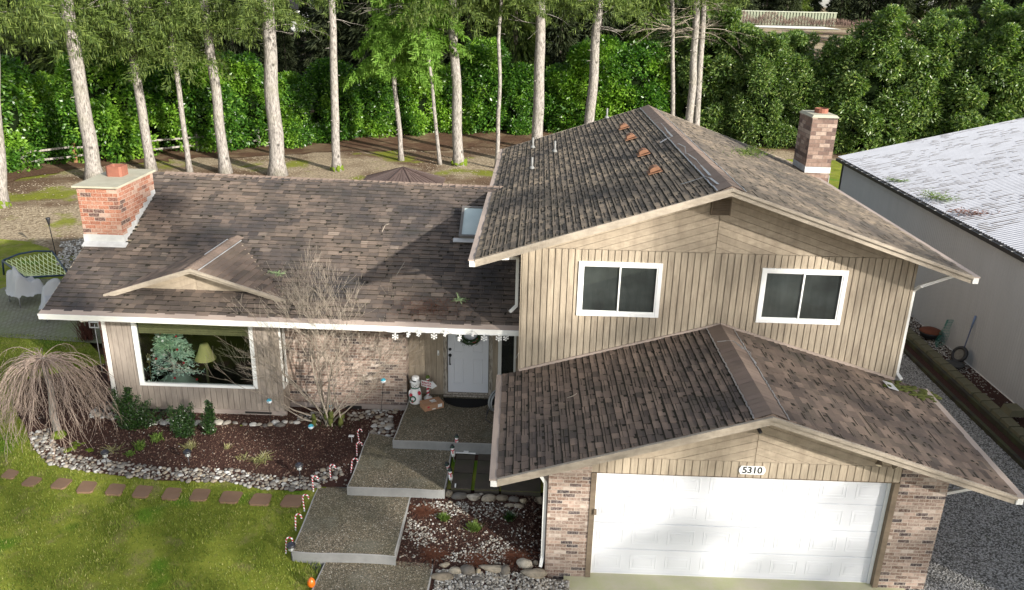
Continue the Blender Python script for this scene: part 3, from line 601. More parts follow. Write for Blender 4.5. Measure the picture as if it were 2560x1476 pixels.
# flashing where the garage roof meets the wall
for a_, c_ in ((Vector((0, -.03, gzr(0))), gBA), (gBA, Vector((WD, -.03, gzr(WD))))):
    a2 = Vector(a_); c2 = Vector(c_); a2.z = gBL.z+(gBA.z-gBL.z)*(a2.x-gBL.x)/(gBA.x-gBL.x) if a2.x < 1 else a2.z; c2.z = gBR.z+(gBA.z-gBR.z)*(gBR.x-c2.x)/(gBR.x-gBA.x) if c2.x > 5 else c2.z
    b.bar(a2+Vector((0, -.012, .03)), c2+Vector((0, -.012, .03)), .03, .05)
obj('step_flashing', b, M['pinkmetal'], H)
# house number plaque
pn = at(1880, 1175, 'y', GY); hw, hh = .215, .075; pl = MB(); prof = [(-hw, -hh*.35), (-hw*.86, -hh), (hw*.86, -hh), (hw, -hh*.35), (hw, hh*.35), (hw*.86, hh), (-hw*.86, hh), (-hw, hh*.35)]
pl.prism([(pn.x+u, GY-.02, pn.z+v_) for u, v_ in prof], (0, .018, 0)); PLQ = obj('number_plaque', pl, M['white'], H)
def text(name, s, size, loc, mt, parent, rx=90, rz=0, ext=.003, ry=0):
    cu = bpy.data.curves.new(name, 'FONT'); cu.body = s; cu.size = size; cu.extrude = ext; cu.align_x = 'CENTER'; cu.align_y = 'CENTER'; cu.offset = size*.02
    o = bpy.data.objects.new(name, cu); COL.objects.link(o); bpy.context.view_layer.update()
    me = bpy.data.meshes.new_from_object(o.evaluated_get(bpy.context.evaluated_depsgraph_get())); bpy.data.objects.remove(o)
    me.materials.clear(); me.materials.append(mt); q = bpy.data.objects.new(name, me); COL.objects.link(q)
    rt_ = parent; base = Vector(parent.location)
    while rt_.parent is not None: rt_ = rt_.parent; base = base+Vector(rt_.location)
    q.parent = parent; q.location = Vector(loc)-base; q.rotation_euler = (R(rx), R(ry), R(rz)); return q
text('house_number', '5310', .165, (pn.x, GY-.022, pn.z), M['black'], PLQ)
# flood lights under the garage rakes
for px, py, dr in ((2198, 1158, (-.25, -.55, -.8)), (2236, 1163, (.6, -.3, -.7))):
    p = at(px, py, 'y', GY-.16); l = MB(); d = Vector(dr).normalized(); l.lathe(p, [(.018, -.07), (.028, -.05), (.035, -.03), (.055, .03), (.058, .035)], 14, 0, True, d)
    l.tube([p-d*.07, Vector((p.x, GY-.02, gzr(p.x)-.2))], .01, 6, 0)
    fo = obj('floodlight', l, M['browntrim'], H); ls = MB(); ls.lathe(p+d*.037, [(.05, 0), (.04, .012), (.01, .018)], 14, 0, True, d)
    obj('lens', ls, M['lens'] if 'lens' in M else M.setdefault('lens', plain('pale_lamp_lens', (.8, .68, .48), .3, .5)), fo)
p = at(1900, 1079, 'y', GY-.1); l = MB(); l.lathe(p, [(.03, -.06), (.03, .03), (.026, .032)], 10, 0, True, Vector((.3, -.8, -.5))); l.tube([p, p+Vector((-.06, .03, .1))], .012, 6); obj('security_camera', l, M['black'], H)

# ---- left wing
WY = .438; wFL, wFR = at(106, 777, 'y', WY), Vector((.0, WY, 3.12)); wFR = at(1293, 819, 'y', WY); wFL.z += 0
RYW = 5.146; q = at(385, 429, 'y', RYW); q2 = at(1239, 467, 'y', RYW)
def exl(x): t = (x-q.x)/(q2.x-q.x); return q.lerp(q2, t)
wRL = exl(-9.94); wRR = exl(.0)
if wFR.x < 0: wFR = wFL.lerp(wFR, (0-wFL.x)/(wFR.x-wFL.x))
wFR.x = -.003; wRR.x = -.003
wBL, wBR = Vector((-9.94, 9.85, wFL.z)), Vector((-.003, 9.85, wFR.z))
nW = (wFR-wFL).cross(wRL-wFL).normalized()
chx0, chx1, chy0, chy1, chz = -9.98, -9.08, 2.5, 4.3, 5.28
mb = MB(); slab(mb, [wFL, wFR, wRR, wRL], .1, 2); slab(mb, [wRL, wRR, wBR, wBL], .1, 2)
notch = lambda p: not (p.x < chx1+.02 and chy0-.02 < p.y < chy1+.05)
shingles(mb, wFL, wFR, wRR, wRL, .143, .13, .28, .75, .019, keep=notch, patch=.3); shingles(mb, wBR, wBL, wRL, wRR, .143, .2, .4)
obj('wing_roof', mb, [M['wingroof'], M['moss_shade_line'], M['siding']], H)
mb = MB(); n_ = 62
for i in range(n_):
    a_ = wRL.lerp(wRR, i/n_); c_ = wRL.lerp(wRR, (i+1.15)/n_); j = random.uniform(0, .006)
    if a_.x < chx1-.1: continue
    mb.add([a_+Vector((0, -.15, -.045+j)), a_+Vector((0, 0, .022+j)), a_+Vector((0, .15, -.045+j)), c_+Vector((0, -.15, -.055)), c_+Vector((0, 0, .008)), c_+Vector((0, .15, -.055))], [(0, 3, 4, 1), (1, 4, 5, 2), (0, 1, 2)])
obj('ridge_cap', mb, M['cap'], H)
def onwing(px, py, h=.0): return atp(px, py, wFL+nW*h, nW)
# gutter of the wing
g = MB()
def gseg(y0, y1, za, zb_, mi):
    A, B = wFL+Vector((-.02, 0, 0)), wFR
    g.hexa([A+Vector((0, y0, za)), B+Vector((0, y0, za)), B+Vector((0, y1, za)), A+Vector((0, y1, za)), A+Vector((0, y0, zb_)), B+Vector((0, y0, zb_)), B+Vector((0, y1, zb_)), A+Vector((0, y1, zb_))], mi)
gseg(-.14, .0, -.135, -.03, 0); gseg(-.155, -.141, -.05, -.012, 0)
A, B = wFL+Vector((-.02, 0, 0)), wFR
g.hexa([A+Vector((0, -.135, -.026)), B+Vector((0, -.135, -.026)), B+Vector((0, .02, .006)), A+Vector((0, .02, .006)), A+Vector((0, -.135, -.018)), B+Vector((0, -.135, -.018)), B+Vector((0, .02, .03)), A+Vector((0, .02, .03))], 1)
obj('front_gutter', g, [M['whitemetal'], M['pinkmetal']], H)
s = MB(); s.hexa([wFL+Vector((.05, .001, -.13)), wFR+Vector((0, .001, -.13)), Vector((-.005, 1.95, wFR.z-.13)), Vector((wFL.x+.05, 1.95, wFL.z-.13)), wFL+Vector((.05, .001, -.11)), wFR+Vector((0, .001, -.11)), Vector((-.005, 1.95, wFR.z-.11)), Vector((wFL.x+.05, 1.95, wFL.z-.11))])
obj('soffit', s, M['browntrim'], H)
s = MB(); s.bar(wFL+Vector((0, 0, -.07)), wRL+Vector((0, 0, -.07)), .03, .13); s.bar(wRL+Vector((0, 0, -.07)), wBL+Vector((0, 0, -.07)), .03, .13); obj('side_rake_board', s, M['trim'], H)
# walls of the wing
BY, KY, EY = 1.1, 1.55, 1.95; BX0, BX1, KX = -9.0, -5.25, -2.555; ZT = wFL.z-.12
Wp = (at(328, 800, 'y', BY), at(352, 960, 'y', BY), at(643, 972, 'y', BY))
wx0, wx1, wz0, wz1 = -8.44, -5.80, (Wp[1].z+Wp[2].z)/2, ZT-.02
b = MB(); boards(b, rects_around(BX0, BX1, .62, ZT, [(wx0, wx1, wz0, wz1)]), BY, .1275, .009)
obj('bay_siding', b, M['siding_pink'], H)
b = MB()
for rr_ in rects_around(BX0, BX1, .5, ZT, [(wx0, wx1, wz0, wz1)]): b.prism([(u, BY+.0, v_) for u, v_ in rr_], (0, .06, 0))
b.box((BX1-.04, BY+.06, .5), (BX1, KY, wz0)); b.box((BX1-.04, BY+.06, 2.75), (BX1, KY, ZT)); b.box((BX1-.04, BY+.3, wz0), (BX1, KY, 2.75))
b.box((BX0, BY+.06, .5), (BX0+.06, 8.9, ZT)); b.box((BX0, 8.84, .5), (0, 8.9, ZT)); b.prism([(BX0, BY, ZT), (BX0, 8.9, ZT), (BX0, RYW, wRL.z-.14)], (.06, 0, 0))
obj('bay_wall', b, M['siding_pink'], H)
b = MB(); b.box((BX0-.03, BY-.01, .1), (BX1+.03, BY+.08, .6)); b.box((BX1, KY-.03, .1), (KX+.02, KY+.1, .615)); b.box((-2.52, EY-.1, .1), (0, EY+.1, .7)); b.box((BX0-.02, BY+.08, .1), (BX0+.08, 8.9, .6)); obj('foundation', b, plain('foundation_concrete', (.30, .25, .22), .9, .2, 0, .15, 4), H)
for a_, c_ in (((BX0+.45, BY-.016, .5), (BX0+1.5, BY-.012, .56)), ((BX1-.9, BY-.016, .52), (BX1-.3, BY-.012, .57)), ((-4.0, KY-.036, .45), (-3.6, KY-.032, .57))): b = MB(); b.box(a_, c_); obj('crawlspace_vent', b, M['dark'], H)
b = MB(); b.box((BX1, KY, .62), (KX, KY+.1, ZT)); b.box((KX-.1, KY+.1, .62), (KX, EY, ZT)); obj('brick_wall', b, M['brick'], H)
# picture window
f = MB(); fw = .085
for bx in (((wx0, BY-.05, wz0), (wx1, BY+.03, wz0+fw*.7)), ((wx0, BY-.05, wz1-.02), (wx1, BY+.03, wz1)), ((wx0, BY-.05, wz0+fw*.7), (wx0+fw, BY+.03, wz1-.02)), ((wx1-fw, BY-.05, wz0+fw*.7), (wx1, BY+.03, wz1-.02))): f.box(*bx)
PW_ = obj('picture_window', f, M['white'], H)
gl = MB(); gl.box((wx0+fw, BY-.0, wz0+fw*.7), (wx1-fw, BY+.006, wz1-.02)); obj('pane', gl, M['glass'], PW_)
bl = MB(); n_ = 21
for i in range(n_): z = wz1-.03-i*.028; bl.box((wx0+fw+.01, BY+.06+(i % 2)*.006, z-.024), (wx1-fw-.01, BY+.075+(i % 2)*.006, z))
obj('bamboo_blind', bl, plain('bamboo_blind', (.20, .185, .10), .8, .2, 0, .3, 15), PW_)
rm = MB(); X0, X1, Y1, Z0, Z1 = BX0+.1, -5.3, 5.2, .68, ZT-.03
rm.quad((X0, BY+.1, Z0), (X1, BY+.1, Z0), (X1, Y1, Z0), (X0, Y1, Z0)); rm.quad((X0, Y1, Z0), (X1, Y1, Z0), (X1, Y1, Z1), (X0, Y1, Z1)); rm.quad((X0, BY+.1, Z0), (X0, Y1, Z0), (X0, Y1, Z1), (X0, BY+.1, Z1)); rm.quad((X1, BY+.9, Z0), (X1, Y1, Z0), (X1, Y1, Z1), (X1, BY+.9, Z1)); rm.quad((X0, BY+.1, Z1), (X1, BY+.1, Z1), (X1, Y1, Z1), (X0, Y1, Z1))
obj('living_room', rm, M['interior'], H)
# narrow side window of the bay return
f = MB()
f.box((BX1, BY+.0, wz0), (BX1+.035, BY+.05, 2.78)); f.box((BX1, BY+.25, wz0), (BX1+.035, BY+.31, 2.78)); f.box((BX1, BY+.05, wz0), (BX1+.035, BY+.25, wz0+.06)); f.box((BX1, BY+.05, 2.72), (BX1+.035, BY+.25, 2.78))
SW = obj('narrow_window', f, M['whitemetal'], H); gl = MB(); gl.box((BX1-.02, BY+.05, wz0+.06), (BX1-.012, BY+.25, 2.72)); obj('pane', gl, M['glass'], SW)
# entry: siding, door, side window
PZ = .72; dx0, dx1 = -1.655, -.72; dz0 = PZ+.06; sx0, sx1, sz0, sz1 = -.50, -.09, 1.2, 2.62
b = MB(); boards(b, rects_around(KX+.0, -.0, PZ, ZT, [(dx0-.1, dx1+.1, PZ, 2.95), (sx0, sx1, sz0, sz1)]), EY, .1275, .008); obj('entry_siding', b, M['siding'], H)
b = MB(); b.box((KX, EY+.0, PZ), (dx0-.1, EY+.1, ZT)); b.box((dx1+.1, EY+.0, PZ), (0, EY+.1, sz0)); b.box((dx1+.1, EY, sz0), (sx0, EY+.1, ZT)); b.box((sx0, EY+.06, sz0), (0, EY+.1, ZT)); obj('entry_wall', b, M['siding'], H)
k = NT('weathered_door_frame', .85, .2); k.col(k.mix(k.ramp(k.noise(5, 5, k.map(k.co(), (6, 6, 1)), .7), [(.45, 0), (.6, 1)]), (.42, .38, .32), (.17, .14, .11))); M['doorframe'] = k.m
b = MB(); b.box((dx0-.1, EY-.03, PZ), (dx0-.012, EY+.1, 2.95)); b.box((dx1+.012, EY-.03, PZ), (dx1+.1, EY+.1, 2.95)); b.box((dx0-.1, EY-.12, PZ), (dx1+.1, EY-.031, PZ+.035)); b.box((dx0-.012, EY-.031, PZ), (dx1+.012, EY+.1, PZ+.055)); b.box((dx0-.012, EY-.03, 2.84), (dx1+.012, EY+.1, 2.95)); obj('entry_frame', b, M['doorframe'], H)
b = MB(); b.box((dx0, EY+.02, dz0), (dx1, EY+.06, 2.82)); DR = obj('front_door', b, M['doorwhite'], H)
s = MB()
for (a0, a1, c0, c1) in ((.13, .36, .22, .85), (.575, .805, .22, .85), (.13, .36, 1.02, 1.62), (.575, .805, 1.02, 1.62)):
    a0 += dx0; a1 += dx0; c0 += dz0; c1 += dz0; y0 = EY+.02
    for (p0, p1, q0, q1_) in ((a0, a1, c0, c0+.02), (a0, a1, c1-.02, c1), (a0, a0+.02, c0+.02, c1-.02), (a1-.02, a1, c0+.02, c1-.02)): s.hexa([(p0, y0, q0), (p1, y0, q0), (p1, y0, q1_), (p0, y0, q1_), (p0+.005, y0-.008, q0+.005), (p1-.005, y0-.008, q0+.005), (p1-.005, y0-.008, q1_-.005), (p0+.005, y0-.008, q1_-.005)])
obj('door_panel', s, M['doorwhite'], DR)
s = MB(); p = at(1125, 874, 'y', EY); s.lathe((p.x, EY+.015, p.z), [(.034, 0), (.034, .015), (.02, .022)], 14, 0, True, Vector((0, -1, 0))); p = at(1125, 889, 'y', EY); s.lathe((p.x, EY+.015, p.z), [(.038, 0), (.038, .018), (.02, .025)], 14, 0, True, Vector((0, -1, 0)))
p2 = at(1125, 912, 'y', EY); s.tube([(p.x, EY-.0, p.z), (p.x, EY-.04, p.z-.05), (p.x, EY-.045, p2.z+.04), (p.x, EY+.01, p2.z)], .012, 8); s.lathe((p.x, EY+.015, p2.z), [(.02, 0), (.016, .012)], 10, 0, True, Vector((0, -1, 0)))
obj('door_handle', s, M['black'], DR)
f = MB()
for bx in (((sx0, EY-.04, sz0), (sx1, EY+.02, sz0+.07)), ((sx0, EY-.04, sz1-.07), (sx1, EY+.02, sz1)), ((sx0, EY-.04, sz0+.07), (sx0+.08, EY+.02, sz1-.07)), ((sx1-.05, EY-.04, sz0+.07), (sx1, EY+.02, sz1-.07))): f.box(*bx)
SW = obj('sidelight_window', f, M['whitemetal'], H); gl = MB(); gl.box((sx0+.08, EY+.005, sz0+.07), (sx1-.05, EY+.01, sz1-.07)); obj('pane', gl, M['glass'], SW); gl = MB(); gl.box((sx0+.01, EY+.025, sz0+.01), (sx1-.01, EY+.03, sz1-.01)); obj('window_backing', gl, M['dark'], SW)
s = MB(); p = at(1096, 881, 'y', EY); s.box((p.x-.02, EY-.04, p.z-.06), (p.x+.02, EY-.019, p.z+.06)); bb = obj('doorbell', s, M['white'], H); s = MB(); s.lathe((p.x, EY-.04, p.z-.03), [(.013, 0), (.010, .006)], 10, 0, True, Vector((0, -1, 0))); obj('button', s, M['black'], bb)
# wing chimney
b = MB(); b.box((chx0, chy0, .2), (chx1, chy1, chz)); CH = obj('chimney', b, M['redbrick'], H)
b = MB(); b.hexa([(chx0-.07, chy0-.07, chz), (chx1+.06, chy0-.07, chz), (chx1+.06, chy1+.06, chz), (chx0-.07, chy1+.06, chz), (chx0-.07, chy0-.07, chz+.04), (chx1+.06, chy0-.07, chz+.04), (chx1+.06, chy1+.06, chz+.05), (chx0-.07, chy1+.06, chz+.05)]); obj('chimney_cap', b, M['capstone'], CH)
p = at(294, 438, 'z', chz+.05); fl = MB(); a_ = .185
ring = [(a_, -a_*.8), (a_*.75, -a_), (-a_*.75, -a_), (-a_, -a_*.8), (-a_, a_*.8), (-a_*.75, a_), (a_*.75, a_), (a_, a_*.8)]
vs = [(p.x+u, p.y+v_, chz+.04+z_) for z_, s_ in ((0, 1), (.24, 1), (.24, .88), (.02, .88)) for u, v_ in [(u*s_, v_*s_) for u, v_ in ring]]
fl.add(vs, [(r_*8+i, r_*8+(i+1) % 8, (r_+1)*8+(i+1) % 8, (r_+1)*8+i) for r_ in range(3) for i in range(8)]); obj('chimney_flue', fl, M['rust'], CH)
k = NT('inside_flue', 1, 0); k.b.inputs['Base Color'].default_value = (.01, .01, .01, 1); fb = MB(); fb.add([(p.x+u*.87, p.y+v_*.87, chz+.065) for u, v_ in ring], [tuple(range(8))]); obj('flue_opening', fb, k.m, CH)
# stepped flashing on the chimney
f = MB(); zw = lambda y: atp(PW/2, PH/2, wFL, nW) and (wFL.z-(nW.y*(y-wFL.y)+nW.x*(chx1-wFL.x))/nW.z)
f.box((chx0-.01, chy0-.012, zw(chy0)-.05), (chx1+.012, chy0-.002, zw(chy0)+.20)); f.hexa([(chx0-.01, chy0-.16, zw(chy0-.16)+.02), (chx1+.1, chy0-.16, zw(chy0-.16)+.02), (chx1+.1, chy0-.013, zw(chy0)+.02), (chx0-.01, chy0-.013, zw(chy0)+.02), (chx0-.01, chy0-.16, zw(chy0-.16)+.03), (chx1+.1, chy0-.16, zw(chy0-.16)+.03), (chx1+.1, chy0-.013, zw(chy0)+.035), (chx0-.01, chy0-.013, zw(chy0)+.035)])
ns = 8
for i in range(ns):
    y0 = chy0+(chy1-chy0)*i/ns; y1 = y0+(chy1-chy0)/ns*1.02; xo = chx1+.004+.002*(i % 2); f.hexa([(chx1, y0, zw(y0)-.03), (xo+.006, y0, zw(y0)-.03), (xo+.006, y1, zw(y1)-.03), (chx1, y1, zw(y1)-.03), (chx1, y0, zw(y0)+.19), (xo, y0, zw(y0)+.19), (xo, y1, zw(y0)+.19), (chx1, y1, zw(y0)+.19)])
obj('chimney_flashing', f, M['flash'], CH)
# right chimney through the upper eave
c0, c1 = 8.10, 8.82; y0, y1 = 8.6, 9.75; zt_ = at(1978+40, 294, 'y', 8.6).z
b = MB(); b.box((c0, y0, -.2), (c1, y1, zt_)); CH2 = obj('chimney', b, M['tanbrick'], H)
b = MB(); o_ = .03; b.hexa([(c0-o_, y0-o_, zt_), (c1+o_, y0-o_, zt_), (c1+o_, y1+o_, zt_), (c0-o_, y1+o_, zt_), (c0+.03, y0+.03, zt_+.07), (c1-.03, y0+.03, zt_+.07), (c1-.03, y1-.03, zt_+.07), (c0+.03, y1-.03, zt_+.07)]); obj('chimney_cap', b, M['capstone'], CH2)
b = MB(); b.lathe(((c0+c1)/2+.05, (y0+y1)/2, zt_+.06), [(.19, 0), (.19, .14), (.165, .14), (.165, .03), (.01, .03)], 14, 0, False); obj('chimney_flue', b, M['rust'], CH2)
f = MB(); f.box((c0-.01, y0-.012, zroof(c0)-.05), (c1+.012, y0-.002, zroof(c0)+.12)); f.box((c0-.012, y0, zroof(c0)-.03), (c0-.002, y1, zroof(c0)+.14)); f.box((c1+.002, y0-.01, zroof(c1)-.2), (c1+.012, y1, zroof(c1)+.12)); obj('chimney_flashing', f, M['flash'], CH2)
# small gable over the bay
dL, dR_ = onwing(260, 736, .03), onwing(716, 749, .03); dy = (dL.y+dR_.y)/2; dA = at(475, 672, 'y', dy); dB = onwing(593, 592, .03)
dL.y = dR_.y = dA.y = dy
dm = MB(); slab(dm, [dL, dA, dB], .05, 2) if 0 else None
for E, sgn in ((dL, -1), (dR_, 1)):
    dm.prism([Vector(v_)+Vector((0, 0, -.03)) for v_ in (E, dA, dB)], (0, 0, -.04), 2)
    # shingle rows on the triangular slope
    rows = 15
    for r_ in range(rows):
        t0, t1 = r_/rows, (r_+1.1)/rows
        def P3(t, s_): a1 = E.lerp(dA, t); a2 = E.lerp(dB, t); return a1.lerp(a2, s_)
        Lr = (P3(t0, 1)-P3(t0, 0)).length; Lr = max(Lr, .05); u = 0
        nn = (dA-E).cross(dB-E).normalized(); nn = nn if nn.z > 0 else -nn
        # courses run parallel to the ridge: clip from valley to front
        while u < 1:
            wd = random.uniform(.14, .34); 
            a1 = dA+(E-dA)*(1-t0); rl = (dB-dA); s0 = u; s1 = min(1, u+wd/rl.length)
            lim0 = t0; 
            A0 = E.lerp(dA, t0); A1 = E.lerp(dA, min(1, t1))
            if s0 < t0+.02:
                s1 = min(s1, t0+.02); q_ = [A0+rl*s0, A0+rl*s1, A1+rl*s1, A1+rl*s0]; hi = .016+random.choice([0, .006])
                dm.add([q_[0]+nn*hi, q_[1]+nn*hi, q_[2]+nn*.003, q_[3]+nn*.003, q_[0], q_[1]], [(0, 1, 2, 3), (4, 5, 1, 0), (4, 0, 3), (5, 2, 1)], 0)
            u += wd/rl.length
DG = obj('dormer_roof', dm, [M['garageroof'], M['moss_shade_line'], M['siding']], H)  # lighter garage shingle colour stands for sunlight on the dormer slope
mb = MB(); n_ = 17
for i in range(n_):
    a_ = dA.lerp(dB, i/n_)+Vector((0, 0, .012)); c_ = dA.lerp(dB, (i+1.2)/n_)+Vector((0, 0, .012)); sl_ = (dA.z-dL.z)/(dA.x-dL.x)
    mb.add([a_+Vector((-.15, 0, -.15*sl_+.02)), a_+Vector((0, 0, .03)), a_+Vector((.15, 0, -.15*sl_+.02)), c_+Vector((-.15, 0, -.15*sl_+.008)), c_+Vector((0, 0, .015)), c_+Vector((.15, 0, -.15*sl_+.008))], [(0, 1, 4, 3), (1, 2, 5, 4), (0, 2, 1)])
obj('dormer_ridge_cap', mb, M['cap'], H)
e = MB(); e.bar(dA.lerp(dB, .0)+Vector((.17, 0, -.03)), dA.lerp(dB, .92)+Vector((.17, 0, -.03)), .025, .008); e.bar(dA.lerp(dB, .45)+Vector((-.17, 0, -.03)), dA.lerp(dB, .95)+Vector((-.17, 0, -.03)), .03, .008); obj('flashing_strip', e, M['flash'], H)
rake(dL+O, dA+O, H, .05, .09); rake(dA+O, dR_+O, H, .05, .09)
gy = dy+.22; gl_, gr_ = onwing(343, 726), onwing(603, 735); gb = (gl_.z+gr_.z)/2-.03; slp = (dA.z-dL.z)/(dA.x-dL.x)
tri = [(gl_.x-.15, gb), (gr_.x+.15, gb), (dA.x, dA.z-.04)]
b = MB(); b.prism([(u, gy+.02, v_) for u, v_ in tri], (0, .1, 0))
T1 = [(gl_.x-.2, gb), (dA.x-.004, gb), (dA.x-.004, dA.z-.05)]; T2 = [(dA.x+.004, gb), (gr_.x+.2, gb), (dA.x+.004, dA.z-.05)]
boards(b, [T1], gy+.02, .13, .006, .018, math.degrees(math.atan(slp))); boards(b, [T2], gy+.02, .13, .006, .018, 180-math.degrees(math.atan(slp))); obj('dormer_gable', b, M['chevron'], H)
# skylight
a0, a1 = onwing(1146, 599, .0), onwing(1157, 524, .0); x0 = (a0.x+a1.x)/2; wsk = .62; U = (wRL-wFL).normalized(); U = Vector((0, U.y, U.z)).normalized()
ya = a0.y; Ls = (a1-a0).length
def wp(x, s_, h): base = Vector((x, ya, wFL.z-(nW.y*(ya-wFL.y)+nW.x*(x-wFL.x))/nW.z)); return base+U*s_+nW*h
s = MB(); fwk = .06
for (xa_, xb_, sa, sb) in ((x0, x0+wsk, 0, fwk), (x0, x0+wsk, Ls-fwk, Ls), (x0, x0+fwk, fwk, Ls-fwk), (x0+wsk-fwk, x0+wsk, fwk, Ls-fwk)):
    s.hexa([wp(xa_, sa, 0), wp(xb_, sa, 0), wp(xb_, sb, 0), wp(xa_, sb, 0), wp(xa_, sa, .11), wp(xb_, sa, .11), wp(xb_, sb, .11), wp(xa_, sb, .11)])
SK = obj('skylight', s, plain('skylight_frame', (.13, .12, .11), .5, .4), H)
s = MB(); s.hexa([wp(x0+fwk, fwk, .05), wp(x0+wsk-fwk, fwk, .05), wp(x0+wsk-fwk, Ls-fwk, .05), wp(x0+fwk, Ls-fwk, .05), wp(x0+fwk, fwk, .09), wp(x0+wsk-fwk, fwk, .09), wp(x0+wsk-fwk, Ls-fwk, .09), wp(x0+fwk, Ls-fwk, .09)]); obj('pane', s, M['skyglass'], SK)
s = MB(); s.hexa([wp(x0-.12, -.13, .02), wp(x0+wsk+.05, -.13, .02), wp(x0+wsk+.05, -.002, .02), wp(x0-.12, -.002, .02), wp(x0-.12, -.13, .035), wp(x0+wsk+.05, -.13, .035), wp(x0+wsk+.05, -.002, .04), wp(x0-.12, -.002, .04)]); obj('skylight_flashing', s, M['flash'], SK)
# downspouts
def spout(pts, w_=.06, mt='whitemetal'):
    s = MB()
    for a, b_ in zip(pts[:-1], pts[1:]): s.bar(a, b_, w_, w_*.75, 0, (0, -1, .02))
    for a in pts[1:-1]: a = Vector(a); s.blob(a, w_*.55, w_*.5, w_*.55, 0, 1, 0, 8, 5)
    return obj('downspout', s, M[mt], H)
e = uFR+Vector((.02, .5, -.12)); spout([e, e+Vector((-.12, 0, -.06)), Vector((WD+.07, e.y, e.z-.27)), Vector((WD+.065, .06, e.z-.45)), Vector((WD+.065, .05, gzr(WD)+.14)), Vector((WD+.1, -.12, gzr(WD)+.07))])
e = uFL+Vector((-.02, .5, -.12)); spout([e, e+Vector((.12, .02, -.03)), Vector((-.09, .35, e.z-.15)), Vector((-.09, .3, e.z-1.15)), Vector((-.22, .2, e.z-1.25))])
e = gFL+Vector((.0, .5, -.12)); spout([e+Vector((.1, 0, 0)), Vector((XL-.14, GY+.1, 1.98)), Vector((XL-.05, GY+.08, 1.85)), Vector((XL-.05, GY+.08, .35)), Vector((XL-.08, GY-.02, .2))], .055)
e = gFR+Vector((-.05, .5, -.12)); spout([e, Vector((XR+.05, GY+.25, 1.78)), Vector((XR+.05, GY+.22, .2))], .055)
spout([(BX0-.17, .42, ZT+.0), (BX0-.17, .5, ZT-.1), (BX0-.04, BY-.06, ZT-.24), (BX0-.04, BY-.06, .62)], .07)
tb = MB(); tb.tube([(BX0-.04, BY-.06, .66), (BX0-.04, BY-.08, .42)], .06, 10); obj('drain_adapter', tb, M['blackplastic'], H)
# ------------------------------------------------------------------ porch and stepping slabs
def concrete_slab(name, P, top, depth, label, cat, wav=.02):
    """P: corner list counter-clockwise from front-left"""
    n = len(P); E = []
    for i in range(n):
        a, b = Vector(P[i]), Vector(P[(i+1) % n]); m = max(1, int((b-a).length/.12)); nn = Vector((b.y-a.y, a.x-b.x)).normalized()
        for kk in range(m): q = a.lerp(b, kk/m); E.append(q+nn*wav*noise.noise(Vector((q.x*1.3, q.y*1.3, i)))*(1 if 0 < kk < m else .0))
    cen = Vector((sum(q.x for q in E)/len(E), sum(q.y for q in E)/len(E))); N = len(E)
    c0 = Vector((P[0][0], P[0][1], top-depth)); rt = thing(name, label, cat, c0)
    zt = lambda q: top+.006*noise.noise(Vector((q.x, q.y, 3)))
    body = MB(); inn = [q+(cen-q).normalized()*.028 for q in E]
    body.add([(q.x, q.y, top-depth) for q in E]+[(q.x, q.y, zt(q)-.003) for q in E], [(i, (i+1) % N, N+(i+1) % N, N+i) for i in range(N)], 0); obj('slab_edge', body, M['concrete'], rt)
    rim = MB(); rim.add([(q.x, q.y, zt(q)-.003) for q in E]+[(q.x, q.y, zt(q)) for q in inn], [(i, (i+1) % N, N+(i+1) % N, N+i) for i in range(N)], 0); obj('slab_rim', rim, M['rim'], rt)
    tp = MB(); tp.add([(q.x, q.y, zt(q)) for q in inn], [tuple(range(N))], 0); obj('slab_top', tp, M['aggregate'], rt); return rt
concrete_slab('porch_slab', [(-2.6, -.2), (.5, -.24), (.5, 1.95), (-2.56, 1.95), (-2.53, 1.4)], PZ, .6, 'exposed aggregate concrete porch slab in front of the white front door', 'porch')
S2 = .53; a = at(867, 1218, 'z', S2); b_ = at(1111, 1227, 'z', S2); c_ = at(918, 1091, 'z', S2); concrete_slab('walkway_slab', [(a.x, a.y), (b_.x, b_.y), (b_.x+.02, -.1), (c_.x, c_.y+.15)], S2, .5, 'aggregate walkway slab directly below the porch with row of snowman stakes', 'walkway slab', .035)
S3 = .35; a = at(727, 1379, 'z', S3); b_ = at(989, 1393, 'z', S3); c_ = at(794, 1219, 'z', S3); d_ = at(1023, 1260, 'z', S3); concrete_slab('walkway_slab', [(a.x, a.y), (b_.x, b_.y), (d_.x, d_.y+.35), (c_.x, c_.y+.1)], S3, .45, 'aggregate walkway slab in the middle of the steps, candy canes along its left side', 'walkway slab', .04)
S4 = .17; a = at(811, 1410, 'z', S4); b_ = at(1083, 1418, 'z', S4); a2 = at(785, 1476, 'z', S4); b2 = at(1075, 1476, 'z', S4); sx_ = (a2.x-a.x)/(a2.y-a.y)
concrete_slab('walkway_slab', [(a2.x-.1, -5.6), (b2.x-.05, -5.6), (b_.x, b_.y+.3), (a.x, a.y+.3)], S4, .3, 'lowest aggregate walkway slab cut off by the bottom of the photo', 'walkway slab', .02)
